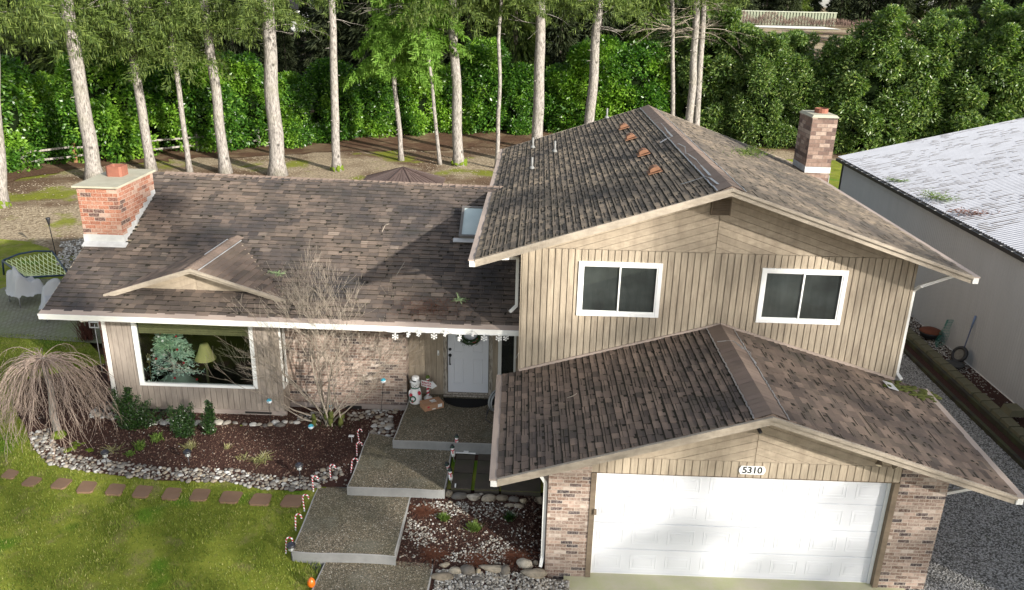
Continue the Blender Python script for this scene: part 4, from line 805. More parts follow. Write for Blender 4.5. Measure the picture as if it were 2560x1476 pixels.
# dark square pavers beside slab two
pn_ = 0
pv = [((1590, 215, 1805, 315), 'upper left'), ((1815, 220, 2020, 320), 'upper right'), ((1590, 320, 1775, 430), 'middle left'), ((1800, 325, 1990, 440), 'middle right'), ((1575, 440, 1750, 555), 'lower left'), ((1775, 445, 1980, 580), 'lower right')]
zP = .47
yy_ = [at(1160, v_, 'z', zP).y for v_ in (1117, 1150, 1184, 1223)]; xx_ = at(1190, 1150, 'z', zP).x
for i, (bx, nm) in enumerate([((-1.27, -.38, -.72, .18), 'against the porch edge, left'), ((-.62, -.38, -.07, .18), 'against the porch edge, beside the garage eave'), ((-1.27, -.93, -.72, -.44), 'in the middle row beside the walkway slab'), ((-.62, -.93, -.07, -.44), 'in the middle row nearer the garage'), ((-1.27, -1.42, -.72, -.98), 'beside the boulders and walkway slab'), ((-.62, -1.42, -.07, -.98), 'behind the boulders beneath the garage eave corner'), ((0.03, -1.42, .52, -.98), 'closest to the garage downspout')]):
    r3 = i//2 if i < 6 else 2; c3 = 0 if i % 2 == 0 else 1; bx = ((-1.25, xx_-.03), (xx_+.04, xx_+.52))[c3] if i < 6 else (xx_+.56, .5); bx = (bx[0], yy_[r3+1]+.015, bx[1], yy_[r3]-.015)
    m = MB(); m.box((bx[0], bx[1], .1), (bx[2], bx[3], zP+random.uniform(0, .012))); tag(obj('paver', m, M['paver'], None, (bx[0], bx[1], zP-.05)), 'dark mossy square paver '+nm, 'paver', 'dark square pavers beside the garage')
sheet('moss_strip', [(-1.33, -1.5), (.56, -1.5), (.56, -.2), (-1.33, -.2)], 0, M['lawn'], .3, 0, lambda x, y: zP-.02)
# stepping stones across the lawn
K = 2119/460
ss = [((0, 175), (105, 60), (230, 100), (150, 190)), ((235, 260), (355, 145), (500, 175), (390, 280)), ((570, 290), (680, 165), (850, 190), (735, 310)), ((870, 350), (950, 200), (1130, 215), (1060, 350)), ((1200, 370), (1280, 230), (1460, 245), (1390, 385)), ((1510, 400), (1590, 250), (1780, 265), (1690, 412)), ((1850, 425), (1925, 275), (2119, 290), (2040, 435))]
ss = [[(x/K, 1160+y/K) for x, y in q_] for q_ in ss]
K2 = 3.64
ss += [[(400+x/K2, 980+y/K2) for x, y in q_] for q_ in [((260, 1005), (315, 885), (470, 890), (420, 1005)), ((530, 1020), (580, 905), (765, 915), (700, 1030)), ((800, 1040), (865, 925), (1025, 935), (985, 1050)), ((1085, 1055), (1145, 940), (1310, 945), (1275, 1065))]]
nm = ['leftmost in the row, cut by the photo edge', 'second from the left edge', 'third from the left edge', 'fourth from the left edge', 'fifth from the left edge', 'sixth from the left edge', 'below the left end of the dead grass tuft', 'fourth from the candy canes', 'third from the candy canes', 'second from the candy canes, beside bare soil', 'nearest the candy canes at the right end']
for i, q_ in enumerate(ss):
    P = [atg(*p) for p in q_]; m = MB(); cen = sum(P, Vector())/4; B_ = [Vector((p.x, p.y, cen.z-.03)) for p in P]; T_ = [Vector((p.x, p.y, cen.z+.034)) for p in P]
    cr = []
    for j in range(4): a, c, e = T_[j-1], T_[j], T_[(j+1) % 4]; cr += [c.lerp(a, .12), c.lerp(e, .12)]
    m.prism(cr, (0, 0, -.06)); tag(obj('stepping_stone', m, M['stepstone'], None, cen), 'brown square stepping stone in the lawn, '+nm[i], 'stepping stone', 'stepping stones across the lawn')
STEPS = [[(atg(*p).x, atg(*p).y) for p in q_] for q_ in ss]
# ------------------------------------------------------------------ lawn blades
def blades(name, P, n, excl, mt, h=(.02, .055), w=.009, cat='grass', label=None):
    m = MB(); xs_ = [p[0] for p in P]; ys_ = [p[1] for p in P]; c = 0; rnd = random.Random(3)
    while c < n:
        x = rnd.uniform(min(xs_), max(xs_)); y = rnd.uniform(min(ys_), max(ys_))
        c += 1
        if not inpoly(x, y, P) or any(inpoly(x, y, q) for q in excl): continue
        d = noise.noise(Vector((x*1.3, y*1.3, 0)))
        if rnd.random() < .25-d*.5: continue
        z = gz(x, y)+.01; hh = rnd.uniform(*h)*(1.1+d*.8); t = rnd.uniform(0, 6.28); lx, ly = rnd.uniform(-.6, .6)*hh, rnd.uniform(-.6, .6)*hh; ww = rnd.uniform(.6, 1.2)*w
        o = len(m.v); m.v += [(x-math.cos(t)*ww, y-math.sin(t)*ww, z), (x+math.cos(t)*ww, y+math.sin(t)*ww, z), (x+lx, y+ly, z+hh)]; m.f.append((o, o+1, o+2)); m.m.append(0); m.sm.append(False)
    return tag(obj(name, m, mt), label, cat, None, 'stuff')
BEDX = [gd(60, 940), gd(35, 1000), gd(62, 1066), gd(82, 1116), gd(128, 1155), gd(250, 1176), gd(400, 1194), gd(560, 1196), gd(640, 1214), gd(740, 1220), gd(790, 1210), (-3.3, -1.4), (-2.6, 1), (-9, 3), (-9.9, 3)]
S3P = [(-3.93, -3.42), (-2, -3.42), (-2, -1), (-3.97, -1.2)]; S4P = [(-3.3, -6), (-1.3, -6), (-1.3, -3.3), (-3.3, -3.3)]
blades('grass', [(-15.5, 5.2), (-15.5, -2), (-11, -7), (-2.8, -7), (-2.8, -3.4), (-3.9, -3.3), (-3.7, -1), (-5, 0), (-9.3, 2.5), (-12, 5)], 210000, [BEDX, S3P, S4P]+STEPS, M['lawnblade'], label='short patchy winter lawn grass in front of the house')
# ------------------------------------------------------------------ stones
def stone_mesh(i, fl=.6): m = MB(); m.blob((0, 0, 0), .5, .38+.08*(i % 3), fl*.45, .22, 1.2, i*5+1, 9, 6); return mesh_from('river_stone', m, M['stone'])
SM = [stone_mesh(i) for i in range(7)]
def put_stone(x, y, z, s, label, group, name='river_stone', meshes=SM, cat='stone'):
    o = bpy.data.objects.new(name, random.choice(meshes)); COL.objects.link(o); o.location = (x, y, z+s*.1); o.scale = (s, s*random.uniform(.85, 1.1), s*random.uniform(.8, 1.1)); o.rotation_euler = (random.uniform(-.2, .2), random.uniform(-.2, .2), random.uniform(0, 6.3)); return tag(o, label, cat, group)
cand = []
def band(pts, wid, n, smin, smax, grp):
    P = [Vector(gd(*p)) for p in pts]; L = [(P[i+1]-P[i]).length for i in range(len(P)-1)]; T = sum(L); got = []
    for _ in range(n*14):
        if len(got) >= n: break
        t = random.random()*T; i = 0
        while t > L[i] and i < len(L)-1: t -= L[i]; i += 1
        d = (P[i+1]-P[i]).normalized(); nn = Vector((-d.y, d.x)); q = P[i]+d*t+nn*random.uniform(0, 1)*wid; s = random.uniform(smin, smax)
        if any((q-r[0]).length < (s+r[1])*.36 for r in got): continue
        got.append((q, s)); cand.append((s, q, grp))
band([(72, 1072), (85, 1112), (128, 1150), (190, 1162), (250, 1170), (330, 1180), (400, 1188), (480, 1190), (560, 1192), (640, 1208), (700, 1212), (770, 1212), (850, 1170)], .38, 420, .05, .15, 0)
band([(215, 1030), (260, 1035), (300, 1040)], .75, 75, .10, .2, 1)
band([(300, 1046), (420, 1050), (560, 1052), (660, 1055), (740, 1048)], .13, 50, .14, .27, 2)
band([(735, 1040), (800, 1035)], .3, 30, .07, .14, 2)
band([(860, 1040), (900, 1036), (940, 1030), (985, 1020)], .32, 36, .08, .16, 3)
band([(915, 1080), (945, 1080), (972, 1078)], .85, 95, .09, .18, 3)
cand.sort(key=lambda c: -c[0]); G = [('grey and cream river stone in the border between lawn and mulch bed', 'river stones edging the lawn'), ('mossy river stone piled at the left corner of the house', 'river stones at the house corner'), ('rounded river stone lying along the foot of the bay wall', 'river stones along the bay wall'), ('tan river stone heaped between the brick wall and the porch slab', 'river stones beside the porch')]
for s, q, g_ in cand[:298]: put_stone(q.x, q.y, gz(q.x, q.y)+.015, s, G[g_][0], G[g_][1])
m = MB()
for i, (s, q, g_) in enumerate(cand[298:]): m.blob((q.x, q.y, gz(q.x, q.y)+.03+s*.1), s*.5, s*.42, s*.27, .2, 1.2, i, 7, 5, 0, random.random()*6)
for _ in range(700):
    q = Vector(gd(random.uniform(75, 860), random.uniform(1085, 1215)))
    P_ok = inpoly(q.x, q.y, BED) and not inpoly(q.x, q.y, [(p[0], p[1]+.42) for p in BED]) 
    if P_ok: s = random.uniform(.03, .07); m.blob((q.x, q.y, gz(q.x, q.y)+.03+s*.1), s*.5, s*.42, s*.3, .1, 1, _, 6, 4, 0, random.random()*6)
tag(obj('small_stones', m, M['stone']), 'smaller river stones filling the gaps of the borders', 'stones', None, 'stuff')
def pebbles(name, P, n, s0, s1, label, mt='pebble', dens=None, zo=.03, excl=[], flat=.6):
    m = MB(); xs_ = [p[0] for p in P]; ys_ = [p[1] for p in P]; OC = [(1, 0, 0), (0, 1, 0), (-1, 0, 0), (0, -1, 0), (0, 0, 1)]
    for i in range(n):
        x = random.uniform(min(xs_), max(xs_)); y = random.uniform(min(ys_), max(ys_))
        if not inpoly(x, y, P) or any(inpoly(x, y, e_) for e_ in excl): continue
        if dens and random.random() > dens(x, y): continue
        s = random.uniform(s0, s1); z = gz(x, y)+zo; t = random.random()*6.3; c, d = math.cos(t), math.sin(t); n_ = 6
        o = len(m.v); r1 = s*random.uniform(.6, 1)
        for kk in range(n_): u, v_ = math.cos(kk*1.047)*s, math.sin(kk*1.047)*r1; m.v.append((x+u*c-v_*d, y+u*d+v_*c, z))
        for kk in range(n_): u, v_ = math.cos(kk*1.047)*s*.6, math.sin(kk*1.047)*r1*.6; m.v.append((x+u*c-v_*d, y+u*d+v_*c, z+s*flat))
        for kk in range(n_): m.f.append((o+kk, o+(kk+1) % n_, o+6+(kk+1) % n_, o+6+kk)); m.m.append(0); m.sm.append(True)
        m.f.append(tuple(range(o+6, o+12))); m.m.append(0); m.sm.append(True)
    return tag(obj(name, m, M[mt]), label, 'pebbles', None, 'stuff')
pebbles('mulch_chips', BED, 34000, .008, .022, 'dark red-brown bark mulch covering the planting bed', 'mulch', None, .03, [(S3P)], .7)
pebbles('scattered_pebbles', BED, 900, .008, .016, 'tiny pale pebbles scattered over the mulch', 'pebble')
nz = lambda x, y: .15+.85*sstep(-.1, .25, noise.noise(Vector((x*1.4, y*1.4, 3))))*sstep(.45, -.3, x)
pebbles('white_pebbles', [(-2.0, -3.3), (.55, -3.3), (.55, -1.75), (-2.0, -1.75)], 3000, .012, .028, 'white and tan pebbles spread over the rock garden', 'pebble', nz)
pebbles('white_pebbles', [(-1.3, -4.5), (1.0, -4.5), (1.0, -3.5), (-1.3, -3.5)], 3200, .016, .036, 'dense white pebbles in front of the boulder row beside the driveway', 'pebble')
pebbles('mulch_chips', [(-2.0, -3.5), (.55, -3.5), (.55, -1.5), (-2.0, -1.5)], 5000, .008, .02, 'dark bark chips in the rock garden', 'mulch')
pebbles('gravel_stones', [(7.15, -4.6), (11.3, -4.6), (11.3, 8), (7.6, 8)], 26000, .010, .022, 'grey crushed gravel on the side path', 'gravelstone' if M.setdefault('gravelstone', plain('grey_crushed_stone', (.36, .35, .335), .9, .25, 0, .6, 40)) else '', None, .01)
pebbles('shed_pebbles', [(11.75, -1), (12.45, -1), (12.45, 12), (11.75, 12)], 3500, .014, .035, 'pale pebbles between the block wall and the shed', 'pebble', None, .12)
# boulders
BM = []
for i in range(5): m = MB(); m.blob((0, 0, 0), .5, .42, .4, .2, 1.1, 40+i*7, 14, 10); BM.append(mesh_from('boulder', m, M['boulder']))
def boulder(px, py, wpx, hpx, label, i, rot=0):
    p = atg(px, py+hpx*.25); dist = (p-cC).dot(cF); s = 1.22*wpx/CAM['f']*dist; h = 1.22*hpx/CAM['f']*dist
    o = bpy.data.objects.new('boulder', BM[i % 5]); COL.objects.link(o); o.location = (p.x, p.y, p.z+h*.22); o.scale = (s, h*.95, h*.8); o.rotation_euler = (0, 0, rot); tag(o, label, 'boulder', 'boulders edging the rock garden')
K5 = 3.5
for i, (x, y, w_, h_, lb) in enumerate([(1545, 610, 62, 85, 'rounded tan boulder touching the right corner of the walkway slab'), (1640, 630, 120, 85, 'large brown boulder second from the walkway slab'), (1760, 640, 95, 85, 'pale grey boulder in the upper row, left of a dark one'), (1828, 620, 40, 40, 'small tan stone wedged on top of the upper boulder row'), (1895, 650, 105, 85, 'dark brown boulder in the middle of the upper row'), (2013, 650, 90, 75, 'mossy brown boulder right of the dark one'), (2115, 660, 90, 70, 'tan and green boulder under the garage eave corner'), (2197, 675, 50, 65, 'small pale angular stone in the upper row'), (2340, 665, 80, 80, 'white topped boulder beside the garage downspout'), (2080, 715, 80, 50, 'grey stone below the upper boulder row'), (2160, 720, 75, 55, 'dark grey stone sunk in the shaded soil'), (1560, 685, 50, 35, 'small brown stone below the row near the walkway slab'),
  (1510, 1235, 75, 60, 'small tan stone at the left end of the lower row'), (1485, 1335, 165, 85, 'blue-grey flat boulder beside the lowest slab'), (1602, 1285, 95, 80, 'dark oval boulder in the lower row'), (1712, 1280, 105, 115, 'upright oval cream boulder in the lower row'), (1803, 1290, 42, 65, 'narrow brown stone between two pale boulders'), (1935, 1265, 195, 90, 'long pale boulder lying in the middle of the lower row'), (1800, 1355, 100, 50, 'half buried tan stone in front of the lower row'), (2040, 1280, 70, 110, 'grey angular stone right of the long boulder'), (2210, 1225, 115, 115, 'yellowish boulder near the brick pillar'), (2305, 1215, 45, 60, 'small grey stone between yellow boulder and brick pillar'), (2290, 1305, 175, 110, 'broad mossy-topped boulder in front of the brick pillar'), (2360, 1180, 45, 70, 'dark reddish stone against the brick pillar'), (1955, 1350, 110, 40, 'flat mossy stone in front of the long boulder')]):
    boulder(680+x/K5, 1060+y/K5, w_/K5, h_/K5, lb, i, random.uniform(-.2, .2))
# ------------------------------------------------------------------ small garden things
def mist(c0, px, py): return atg(px, py)
# candy canes
def candy():
    rt = thing('candy_cane', 'x', 'candy cane decoration', (0, 0, 0), 'candy canes lining the walkway slabs')
    pts = [(0, 0, 0), (0, 0, .30)]+[(.055-.055*math.cos(t*math.pi/8), 0, .30+.055*math.sin(t*math.pi/8)) for t in range(1, 9)]+[(.11, 0, .27)]
    P = [Vector(p) for p in pts]; m = MB(); dn = []
    for i in range(len(P)-1):
        k_ = max(1, int((P[i+1]-P[i]).length/.0065)); dn += [P[i].lerp(P[i+1], j/k_) for j in range(k_)]
    dn.append(P[-1]); n = 10
    for i, p in enumerate(dn):
        d = (dn[min(i+1, len(dn)-1)]-dn[max(i-1, 0)]).normalized(); a = Vector((0, 1, 0)); b_ = d.cross(a)
        for k_ in range(n): t = 2*math.pi*k_/n; m.v.append(tuple(p+(a*math.cos(t)+b_*math.sin(t))*.0135))
    for i in range(len(dn)-1):
        for k_ in range(n):
            m.f.append((i*n+k_, i*n+(k_+1) % n, (i+1)*n+(k_+1) % n, (i+1)*n+k_)); m.m.append(1 if ((i+k_) % 10 < 5 and i > 7) else 0); m.sm.append(True)
    obj('striped_cane', m, [M['white'], M['candyred']], rt); s = MB(); s.tube([(0, 0, -.08), (0, 0, .03)], .008, 6); obj('stake', s, M['white'], rt); return rt
M['candyred'] = plain('candy_red', (.50, .02, .04), .4, .5)
cc = candy()
for i, (x, y, rz, lb) in enumerate([(770, 185, .9, 'red and white candy cane stake farthest up, left of the porch slab'), (745, 290, .3, 'leaning candy cane stake beside a white tag, second from the porch'), (690, 440, .5, 'candy cane stake at the left edge of the upper walkway slab'), (515, 500, 0, 'candy cane stake standing apart on the mulch near the third path lamp'), (363, 595, 0, 'candy cane stake at the back corner of the middle slab'), (285, 770, 0, 'candy cane stake halfway along the middle slab beside the last paver'), (207, 940, 0, 'candy cane stake on the lawn by the middle slab edge'), (122, 1140, 0, 'candy cane stake behind the path lamp at the slab corner')]):
    p = atg(680+x/K5, 1060+y/K5); o = cc if i == 0 else dup(cc, p); o.location = p; o.rotation_euler = (random.uniform(-.12, .12), random.uniform(-.12, .12), rz); o['label'] = lb
p = atg(680+700/K5, 1060+175/K5); m = MB(); m.box((p.x-.06, p.y-.03, p.z+.18), (p.x+.05, p.y+.03, p.z+.20)); m.tube([p, p+Vector((0, 0, .18))], .005, 6); tag(obj('solar_panel', m, M['white'], None, p), 'small white solar panel on a stake beside the leaning candy cane', 'solar panel')
# path lamps
def lamp():
    rt = thing('path_lamp', 'x', 'path lamp', (0, 0, 0), 'solar path lamps in the mulch bed')
    m = MB(); m.tube([(0, 0, -.05), (0, 0, .22)], .011, 8); obj('stake', m, M['blackplastic'], rt)
    m = MB(); m.lathe((0, 0, .22), [(.014, 0), (.05, .03), (.052, .11), (.05, .12)], 12); obj('lens', m, M['lampglass'], rt)
    m = MB(); m.lathe((0, 0, .335), [(.078, -.012), (.082, 0), (.078, .022), (.055, .040), (.03, .045)], 18)
    for kk in range(6): a_ = kk*1.047; m.tube([(.05*math.cos(a_), .05*math.sin(a_), -.0+.25), (.052*math.cos(a_), .052*math.sin(a_), .33)], .004, 5)
    obj('cap', m, M['blackplastic'], rt); m = MB(); m.box((-.028, -.028, .377), (.028, .028, .384)); obj('solar_cell', m, plain('solar_cell_blue', (.03, .035, .06), .2, .6), rt); return rt
k = NT('lamp_glass', .25, .6); k.col((.5, .52, .52)); M['lampglass'] = k.m
lp = lamp()
for i, (x, y, lb) in enumerate([(268, 1168, 'black solar path lamp by the curved stone border, nearest the weeping tree'), (474, 1166, 'black solar path lamp in front of the dry grass clump'), (751, 1200, 'black solar path lamp in the stone border near the candy canes'), (731, 1404, 'black solar path lamp at the front corner of the middle slab')]):
    p = atg(x, y); o = lp if i == 0 else dup(lp, p); o.location = p; o.rotation_euler = (0, random.uniform(-.06, .06), random.random()); o['label'] = lb
# snowman stakes
M['santagreen'] = plain('dark_green_plastic', (.01, .10, .05), .4, .5)
def snowstake():
    rt = thing('snowman_stake', 'x', 'snowman decoration', (0, 0, 0), 'small snowman stakes beside the walkway slab')
    m = MB(); m.lathe((0, 0, 0), [(.006, -.05), (.006, .14), (.03, .15), (.036, .20), (.034, .25), (.024, .275), (.030, .30), (.030, .325), (.02, .345)], 12); obj('body', m, M['white'], rt)
    m = MB(); m.lathe((0, 0, 0), [(.030, .27), (.033, .275), (.033, .285), (.029, .29)], 12); m.box((-.004, -.04, .22), (.014, -.031, .275)); obj('scarf', m, M['candyred'], rt)
    m = MB(); m.lathe((0, 0, 0), [(.045, .338), (.045, .344), (.028, .346), (.027, .385), (.02, .39)], 12); obj('hat', m, M['black'], rt); m = MB(); m.lathe((0, 0, 0), [(.0285, .347), (.0295, .349), (.0295, .358), (.028, .36)], 12); obj('hat_band', m, M['santagreen'], rt); return rt
sn = snowstake()
for i, (x, y, rx, ry, lb) in enumerate([(1137, 1133, 0, .0, 'upright snowman stake farthest back, against the porch slab edge'), (1131, 1158, .05, -.1, 'snowman stake with crossed red scarf, second from the porch'), (1127, 1195, .1, -.35, 'snowman stake tilted over the walkway slab edge'), (1124, 1218, 0, -.08, 'snowman stake nearest the boulders at the slab corner')]):
    p = atg(x, y); o = sn if i == 0 else dup(sn, p); o.location = p+Vector((.04, 0, 0)); o.rotation_euler = (rx, ry, random.uniform(-.5, .5)); o['label'] = lb; o.scale = (1.15,)*3
p = at(1165, 1132, 'z', zP+.05); m = MB(); m.box((p.x-.05, p.y-.035, p.z), (p.x+.05, p.y+.035, p.z+.02)); m.bar(p+Vector((-.22, .01, -.01)), p+Vector((.2, .01, -.02)), .025, .02); tag(obj('fallen_solar_light', m, [M['white']], None, p), 'fallen stake light with white panel lying on the dark pavers', 'garden light')
p = at(1138.5, 1215, 'z', zP+.02); m = MB(); m.box((p.x-.013, p.y-.04, p.z-.02), (p.x+.013, p.y+.04, p.z+.03)); tag(obj('white_tag', m, M['white'], None, p), 'small white plastic stake tag beside the last snowman stake', 'tag')
# orange light
p = atg(787, 1478)+Vector((0, 0, 0)); q = at(778, 1456, 'y', p.y); m = MB(); 
rt = thing('orange_ornament', 'orange flame-shaped ornament on a dark stake at the lower edge of the lawn', 'ornament', p); m.tube([p-Vector((0, 0, .05)), Vector((q.x, q.y, q.z-.08))], .012, 8); obj('stake', m, M['black'], rt)
k = NT('orange_glass', .2, .6); k.col(k.mix(k.noise(12, 3), (.75, .20, .01), (.45, .06, .01))); k.b.inputs['Subsurface Weight'].default_value = 0; m = MB(); m.lathe(q, [(.02, -.09), (.05, -.075), (.068, -.03), (.064, .02), (.045, .06), (.02, .088), (.005, .09)], 18); obj('globe', m, k.m, rt)
# striped glass balls on stakes
k = NT('striped_ball', .2, .6); sp = k.n('SeparateXYZ'); k.L(k.co(), sp.inputs[0]); f = k.math('FRACT', k.math('MULTIPLY', k.math('ADD', sp.outputs[2], k.math('MULTIPLY', sp.outputs[0], .25)), 17)); c = k.ramp(f, [(0, (.80, .84, .86)), (.45, (.80, .84, .86)), (.5, (.10, .11, .13)), (.58, (.75, .8, .82))], 'CONSTANT')
c = k.mix(k.math('GREATER_THAN', sp.outputs[2], .012), c, (.06, .36, .48)); k.col(c); M['ball'] = k.m
for (x, y, gx_, gy_, lb) in [(673, 1003, 676, 1055, 'blue and white striped glass ball in front of the bay wall, leftmost of four'), (827, 1019, 829, 1050, 'blue and white striped glass ball at the middle of the bare shrub'), (777, 1067, 778, 1082, 'blue and white striped glass ball low in front of the shrub base'), (958, 952, 952, 1035, 'blue and white striped glass ball against the brick wall, highest of four')]:
    g_ = atg(gx_, gy_); p = at(x, y, 'y', g_.y); rt = thing('glass_ball_stake', lb, 'garden ball', (p.x, p.y, p.z), 'striped glass balls around the bare shrub'); m = MB(); m.blob(p, .062, .062, .06, 0, 1, 0, 16, 10); obj('ball', m, M['ball'], rt)
    m = MB(); m.tube([Vector((g_.x, g_.y, g_.z)), p-Vector((0, 0, .05))], .006, 6); obj('stake', m, M['black'], rt)
# ------------------------------------------------------------------ porch things
def at_porch(px, py): return at(px, py, 'z', PZ)
# snowman figure
p = at_porch(1039, 1006); q = at(1040, 938, 'y', p.y); Hs = q.z-PZ; rt = thing('snowman_figure', 'white plastic light-up snowman with black hat band and red mittens on the porch', 'snowman', p); s = Hs/.62
m = MB(); m.lathe(p, [(.11*s, 0), (.125*s, .02*s), (.13*s, .12*s), (.125*s, .2*s), (.10*s, .29*s), (.075*s, .345*s), (.085*s, .37*s), (.092*s, .42*s), (.085*s, .47*s), (.06*s, .50*s)], 22); m.blob(p+Vector((.09, -.05, .27))*s, .035*s, .035*s, .09*s, 0, 1, 0, 10, 8); m.blob(p+Vector((-.10, -.05, .22))*s, .035*s, .035*s, .09*s, 0, 1, 0, 10, 8); obj('body', m, M['white'], rt)
m = MB(); m.lathe(p+Vector((0, 0, .47))*s, [(.11*s, 0), (.112*s, .012*s), (.075*s, .03*s), (.075*s, .11*s), (.06*s, .125*s)], 22, 0, True, Vector((.1, -.1, 1)).normalized()); obj('hat', m, M['white'], rt)
m = MB(); m.lathe(p+Vector((0, 0, .50))*s, [(.078*s, 0), (.079*s, .004*s), (.079*s, .028*s), (.077*s, .03*s)], 22, 0, True, Vector((.1, -.1, 1)).normalized()); obj('hat_band', m, M['black'], rt)
m = MB(); m.blob(p+Vector((.095, -.11, .27))*s, .033*s, .03*s, .045*s, .05, 1, 0, 10, 8); m.blob(p+Vector((-.075, -.12, .22))*s, .035*s, .03*s, .04*s, .05, 1, 0, 10, 8); m.blob(p+Vector((-.045, -.135, .085))*s, .03*s, .018*s, .03*s, .05, 1, 0, 10, 8); obj('mittens', m, M['candyred'], rt)
m = MB(); n = 18; C_ = p+Vector((-.035, -.142, .145))*s; m.tube([C_+Vector((.055*s*math.cos(t*6.283/n), 0, .055*s*math.sin(t*6.283/n))) for t in range(n+1)], .014*s, 7); m.lathe(p, [(.08*s, .335*s), (.088*s, .345*s), (.088*s, .36*s), (.08*s, .366*s)], 20); obj('wreath', m, M['santagreen'], rt)
m = MB(); [m.blob(p+Vector(v_)*s, .009*s, .006*s, .010*s, 0, 1, 0, 8, 6) for v_ in ((-.03, -.085, .43), (.03, -.085, .43), (.0, -.095, .41), (-.022, -.088, .39), (.022, -.088, .39))]; obj('face', m, M['black'], rt)
# arrow sign
p = at_porch(1070, 996); q = at(1071, 943, 'y', p.y); rt = thing('arrow_sign', 'white arrow sign on a red and white striped post beside the snowman', 'sign', p)
m = MB(); hgt = q.z-PZ; n = 46; nn = 14
for i in range(n+1):
    for k_ in range(nn): t = 6.2832*k_/nn; m.v.append((p.x+.034*math.cos(t), p.y+.034*math.sin(t), PZ+.05+(hgt-.08)*i/n))
for i in range(n):
    for k_ in range(nn): m.f.append((i*nn+k_, i*nn+(k_+1) % nn, (i+1)*nn+(k_+1) % nn, (i+1)*nn+k_)); m.m.append(1 if (i-k_*10/14) % 10 < 5 else 0); m.sm.append(True)
obj('striped_post', m, [M['white'], M['candyred']], rt); m = MB(); m.lathe(p, [(.10, 0), (.10, .02), (.07, .05), (.04, .07)], 16); obj('snow_base', m, M['white'], rt)
m = MB(); m.blob((p.x, p.y, PZ+hgt-.0), .05, .05, .045, .15, 3, 0, 12, 8); obj('green_finial', m, M['limegreen'], rt)
zc = PZ+hgt-.15; ax_ = Vector((.98, -.15, -.10)).normalized(); up_ = Vector((.05, -.2, 1)); up_ = (up_-ax_*up_.dot(ax_)).normalized(); nrm = ax_.cross(up_); 
if nrm.y > 0: nrm = -nrm
O_ = Vector((p.x-.0, p.y, zc))+nrm*.05; pr = [(-.14, -.075), (.11, -.085), (.11, -.12), (.23, .0), (.11, .12), (.11, .08), (-.14, .085)]
m = MB(); m.prism([O_+ax_*u+up_*v_+nrm*.012 for u, v_ in pr], -nrm*.024); AR = obj('arrow_board', m, M['white'], rt)
mt_ = Matrix((ax_, up_, nrm)).transposed()
for st, dz_, sz_ in (('SANTA', .035, .07), ('STOP HERE', -.032, .042)):
    o = text('lettering', st, sz_, O_+up_*dz_+nrm*.014-ax_*.01, M['candyred'], AR); o.rotation_euler = mt_.to_euler()
# cardboard box
P = [at_porch(980+x/4.853, 800+y/4.853) for x, y in ((400, 1118), (630, 1065))]; a = P[0]; b_ = P[1]; u = (b_-a); u.z = 0; v_ = Vector((-u.y, u.x, 0)).normalized()*.30; hb = .14
rt = thing('cardboard_box', 'brown cardboard delivery box with white labels lying on the porch', 'box', a); z = Vector((0, 0, hb)); m = MB(); m.hexa([a, b_, b_+v_, a+v_, a+z, b_+z, b_+v_+z, a+v_+z]); obj('carton', m, plain('cardboard', (.42, .24, .14), .85, .2, 0, .12, 6), rt)
m = MB(); e_ = Vector((0, 0, .002)); m.quad(a+z+u*.45+v_*.35+e_, a+z+u*.72+v_*.35+e_, a+z+u*.70+v_*.75+e_, a+z+u*.42+v_*.72+e_); nb_ = v_.normalized()*-.002; f2 = lambda s, t: a+u*s+z*t+nb_; m.quad(f2(.68, .3), f2(.9, .3), f2(.9, .85), f2(.68, .85)); m.quad(f2(.38, .12), f2(.56, .12), f2(.56, .28), f2(.38, .28)); obj('paper_label', m, M['white'], rt)
m = MB(); m.quad(f2(.12, .55), f2(.24, .5), f2(.26, .8), f2(.14, .85)); m.quad(f2(.10, .2), f2(.28, .2), f2(.28, .26), f2(.10, .26)); obj('print', m, M['candyred'], rt); m = MB(); m.quad(a+z+v_*.46+e_, b_+z+v_*.46+e_, b_+z+v_*.54+e_, a+z+v_*.54+e_); obj('packing_tape', m, plain('packing_tape', (.36, .21, .12), .3, .5), rt)
# door mat
c = at_porch(980+920/4.853, 800+975/4.853); m = MB(); n = 26; W_, D2 = .56, .42; m.prism([Vector((c.x+W_*math.cos(math.pi+math.pi*i/n), c.y+.05+D2*math.sin(math.pi+math.pi*i/n)*1.0, PZ+.018)) for i in range(n+1)], (0, 0, -.016)); k = NT('black_rubber_mat', .9, .2); k.b.inputs['Base Color'].default_value = (.012, .012, .012, 1); k.bump(k.noise(90, 2), .8, .01); tag(obj('door_mat', m, k.m, None, (c.x, c.y, PZ)), 'half round black rubber door mat below the white front door', 'door mat')
# wreath on the door
c = at(1175, 833, 'y', EY-.03); rt = thing('door_wreath', 'dark green wreath with tiny ornaments hanging on the white front door', 'wreath', c); m = MB(); rr = .235
m.tube([c+Vector((rr*math.cos(t*6.283/28), 0, rr*math.sin(t*6.283/28))) for t in range(29)], .06, 8)
for _ in range(900):
    t = random.random()*6.283; q = c+Vector((rr*math.cos(t), 0, rr*math.sin(t)))+Vector((random.gauss(0, .035), random.gauss(-.02, .02), random.gauss(0, .035))); m.leaf(q, Vector((random.uniform(-1, 1), random.uniform(-1, .2), random.uniform(-1, 1))).normalized()*.06, .012)
obj('greenery', m, M['boxleaf'], rt)
for nm_, mt2, cnt in (('silver_bauble', 'white', 9), ('red_bauble', 'candyred', 6)):
    m = MB()
    for _ in range(cnt): t = random.random()*6.283; q = c+Vector((rr*math.cos(t)+random.gauss(0, .03), -.06, rr*math.sin(t)+random.gauss(0, .03))); m.blob(q, .012, .012, .012, 0, 1, 0, 8, 6)
    obj(nm_, m, M[mt2], rt)
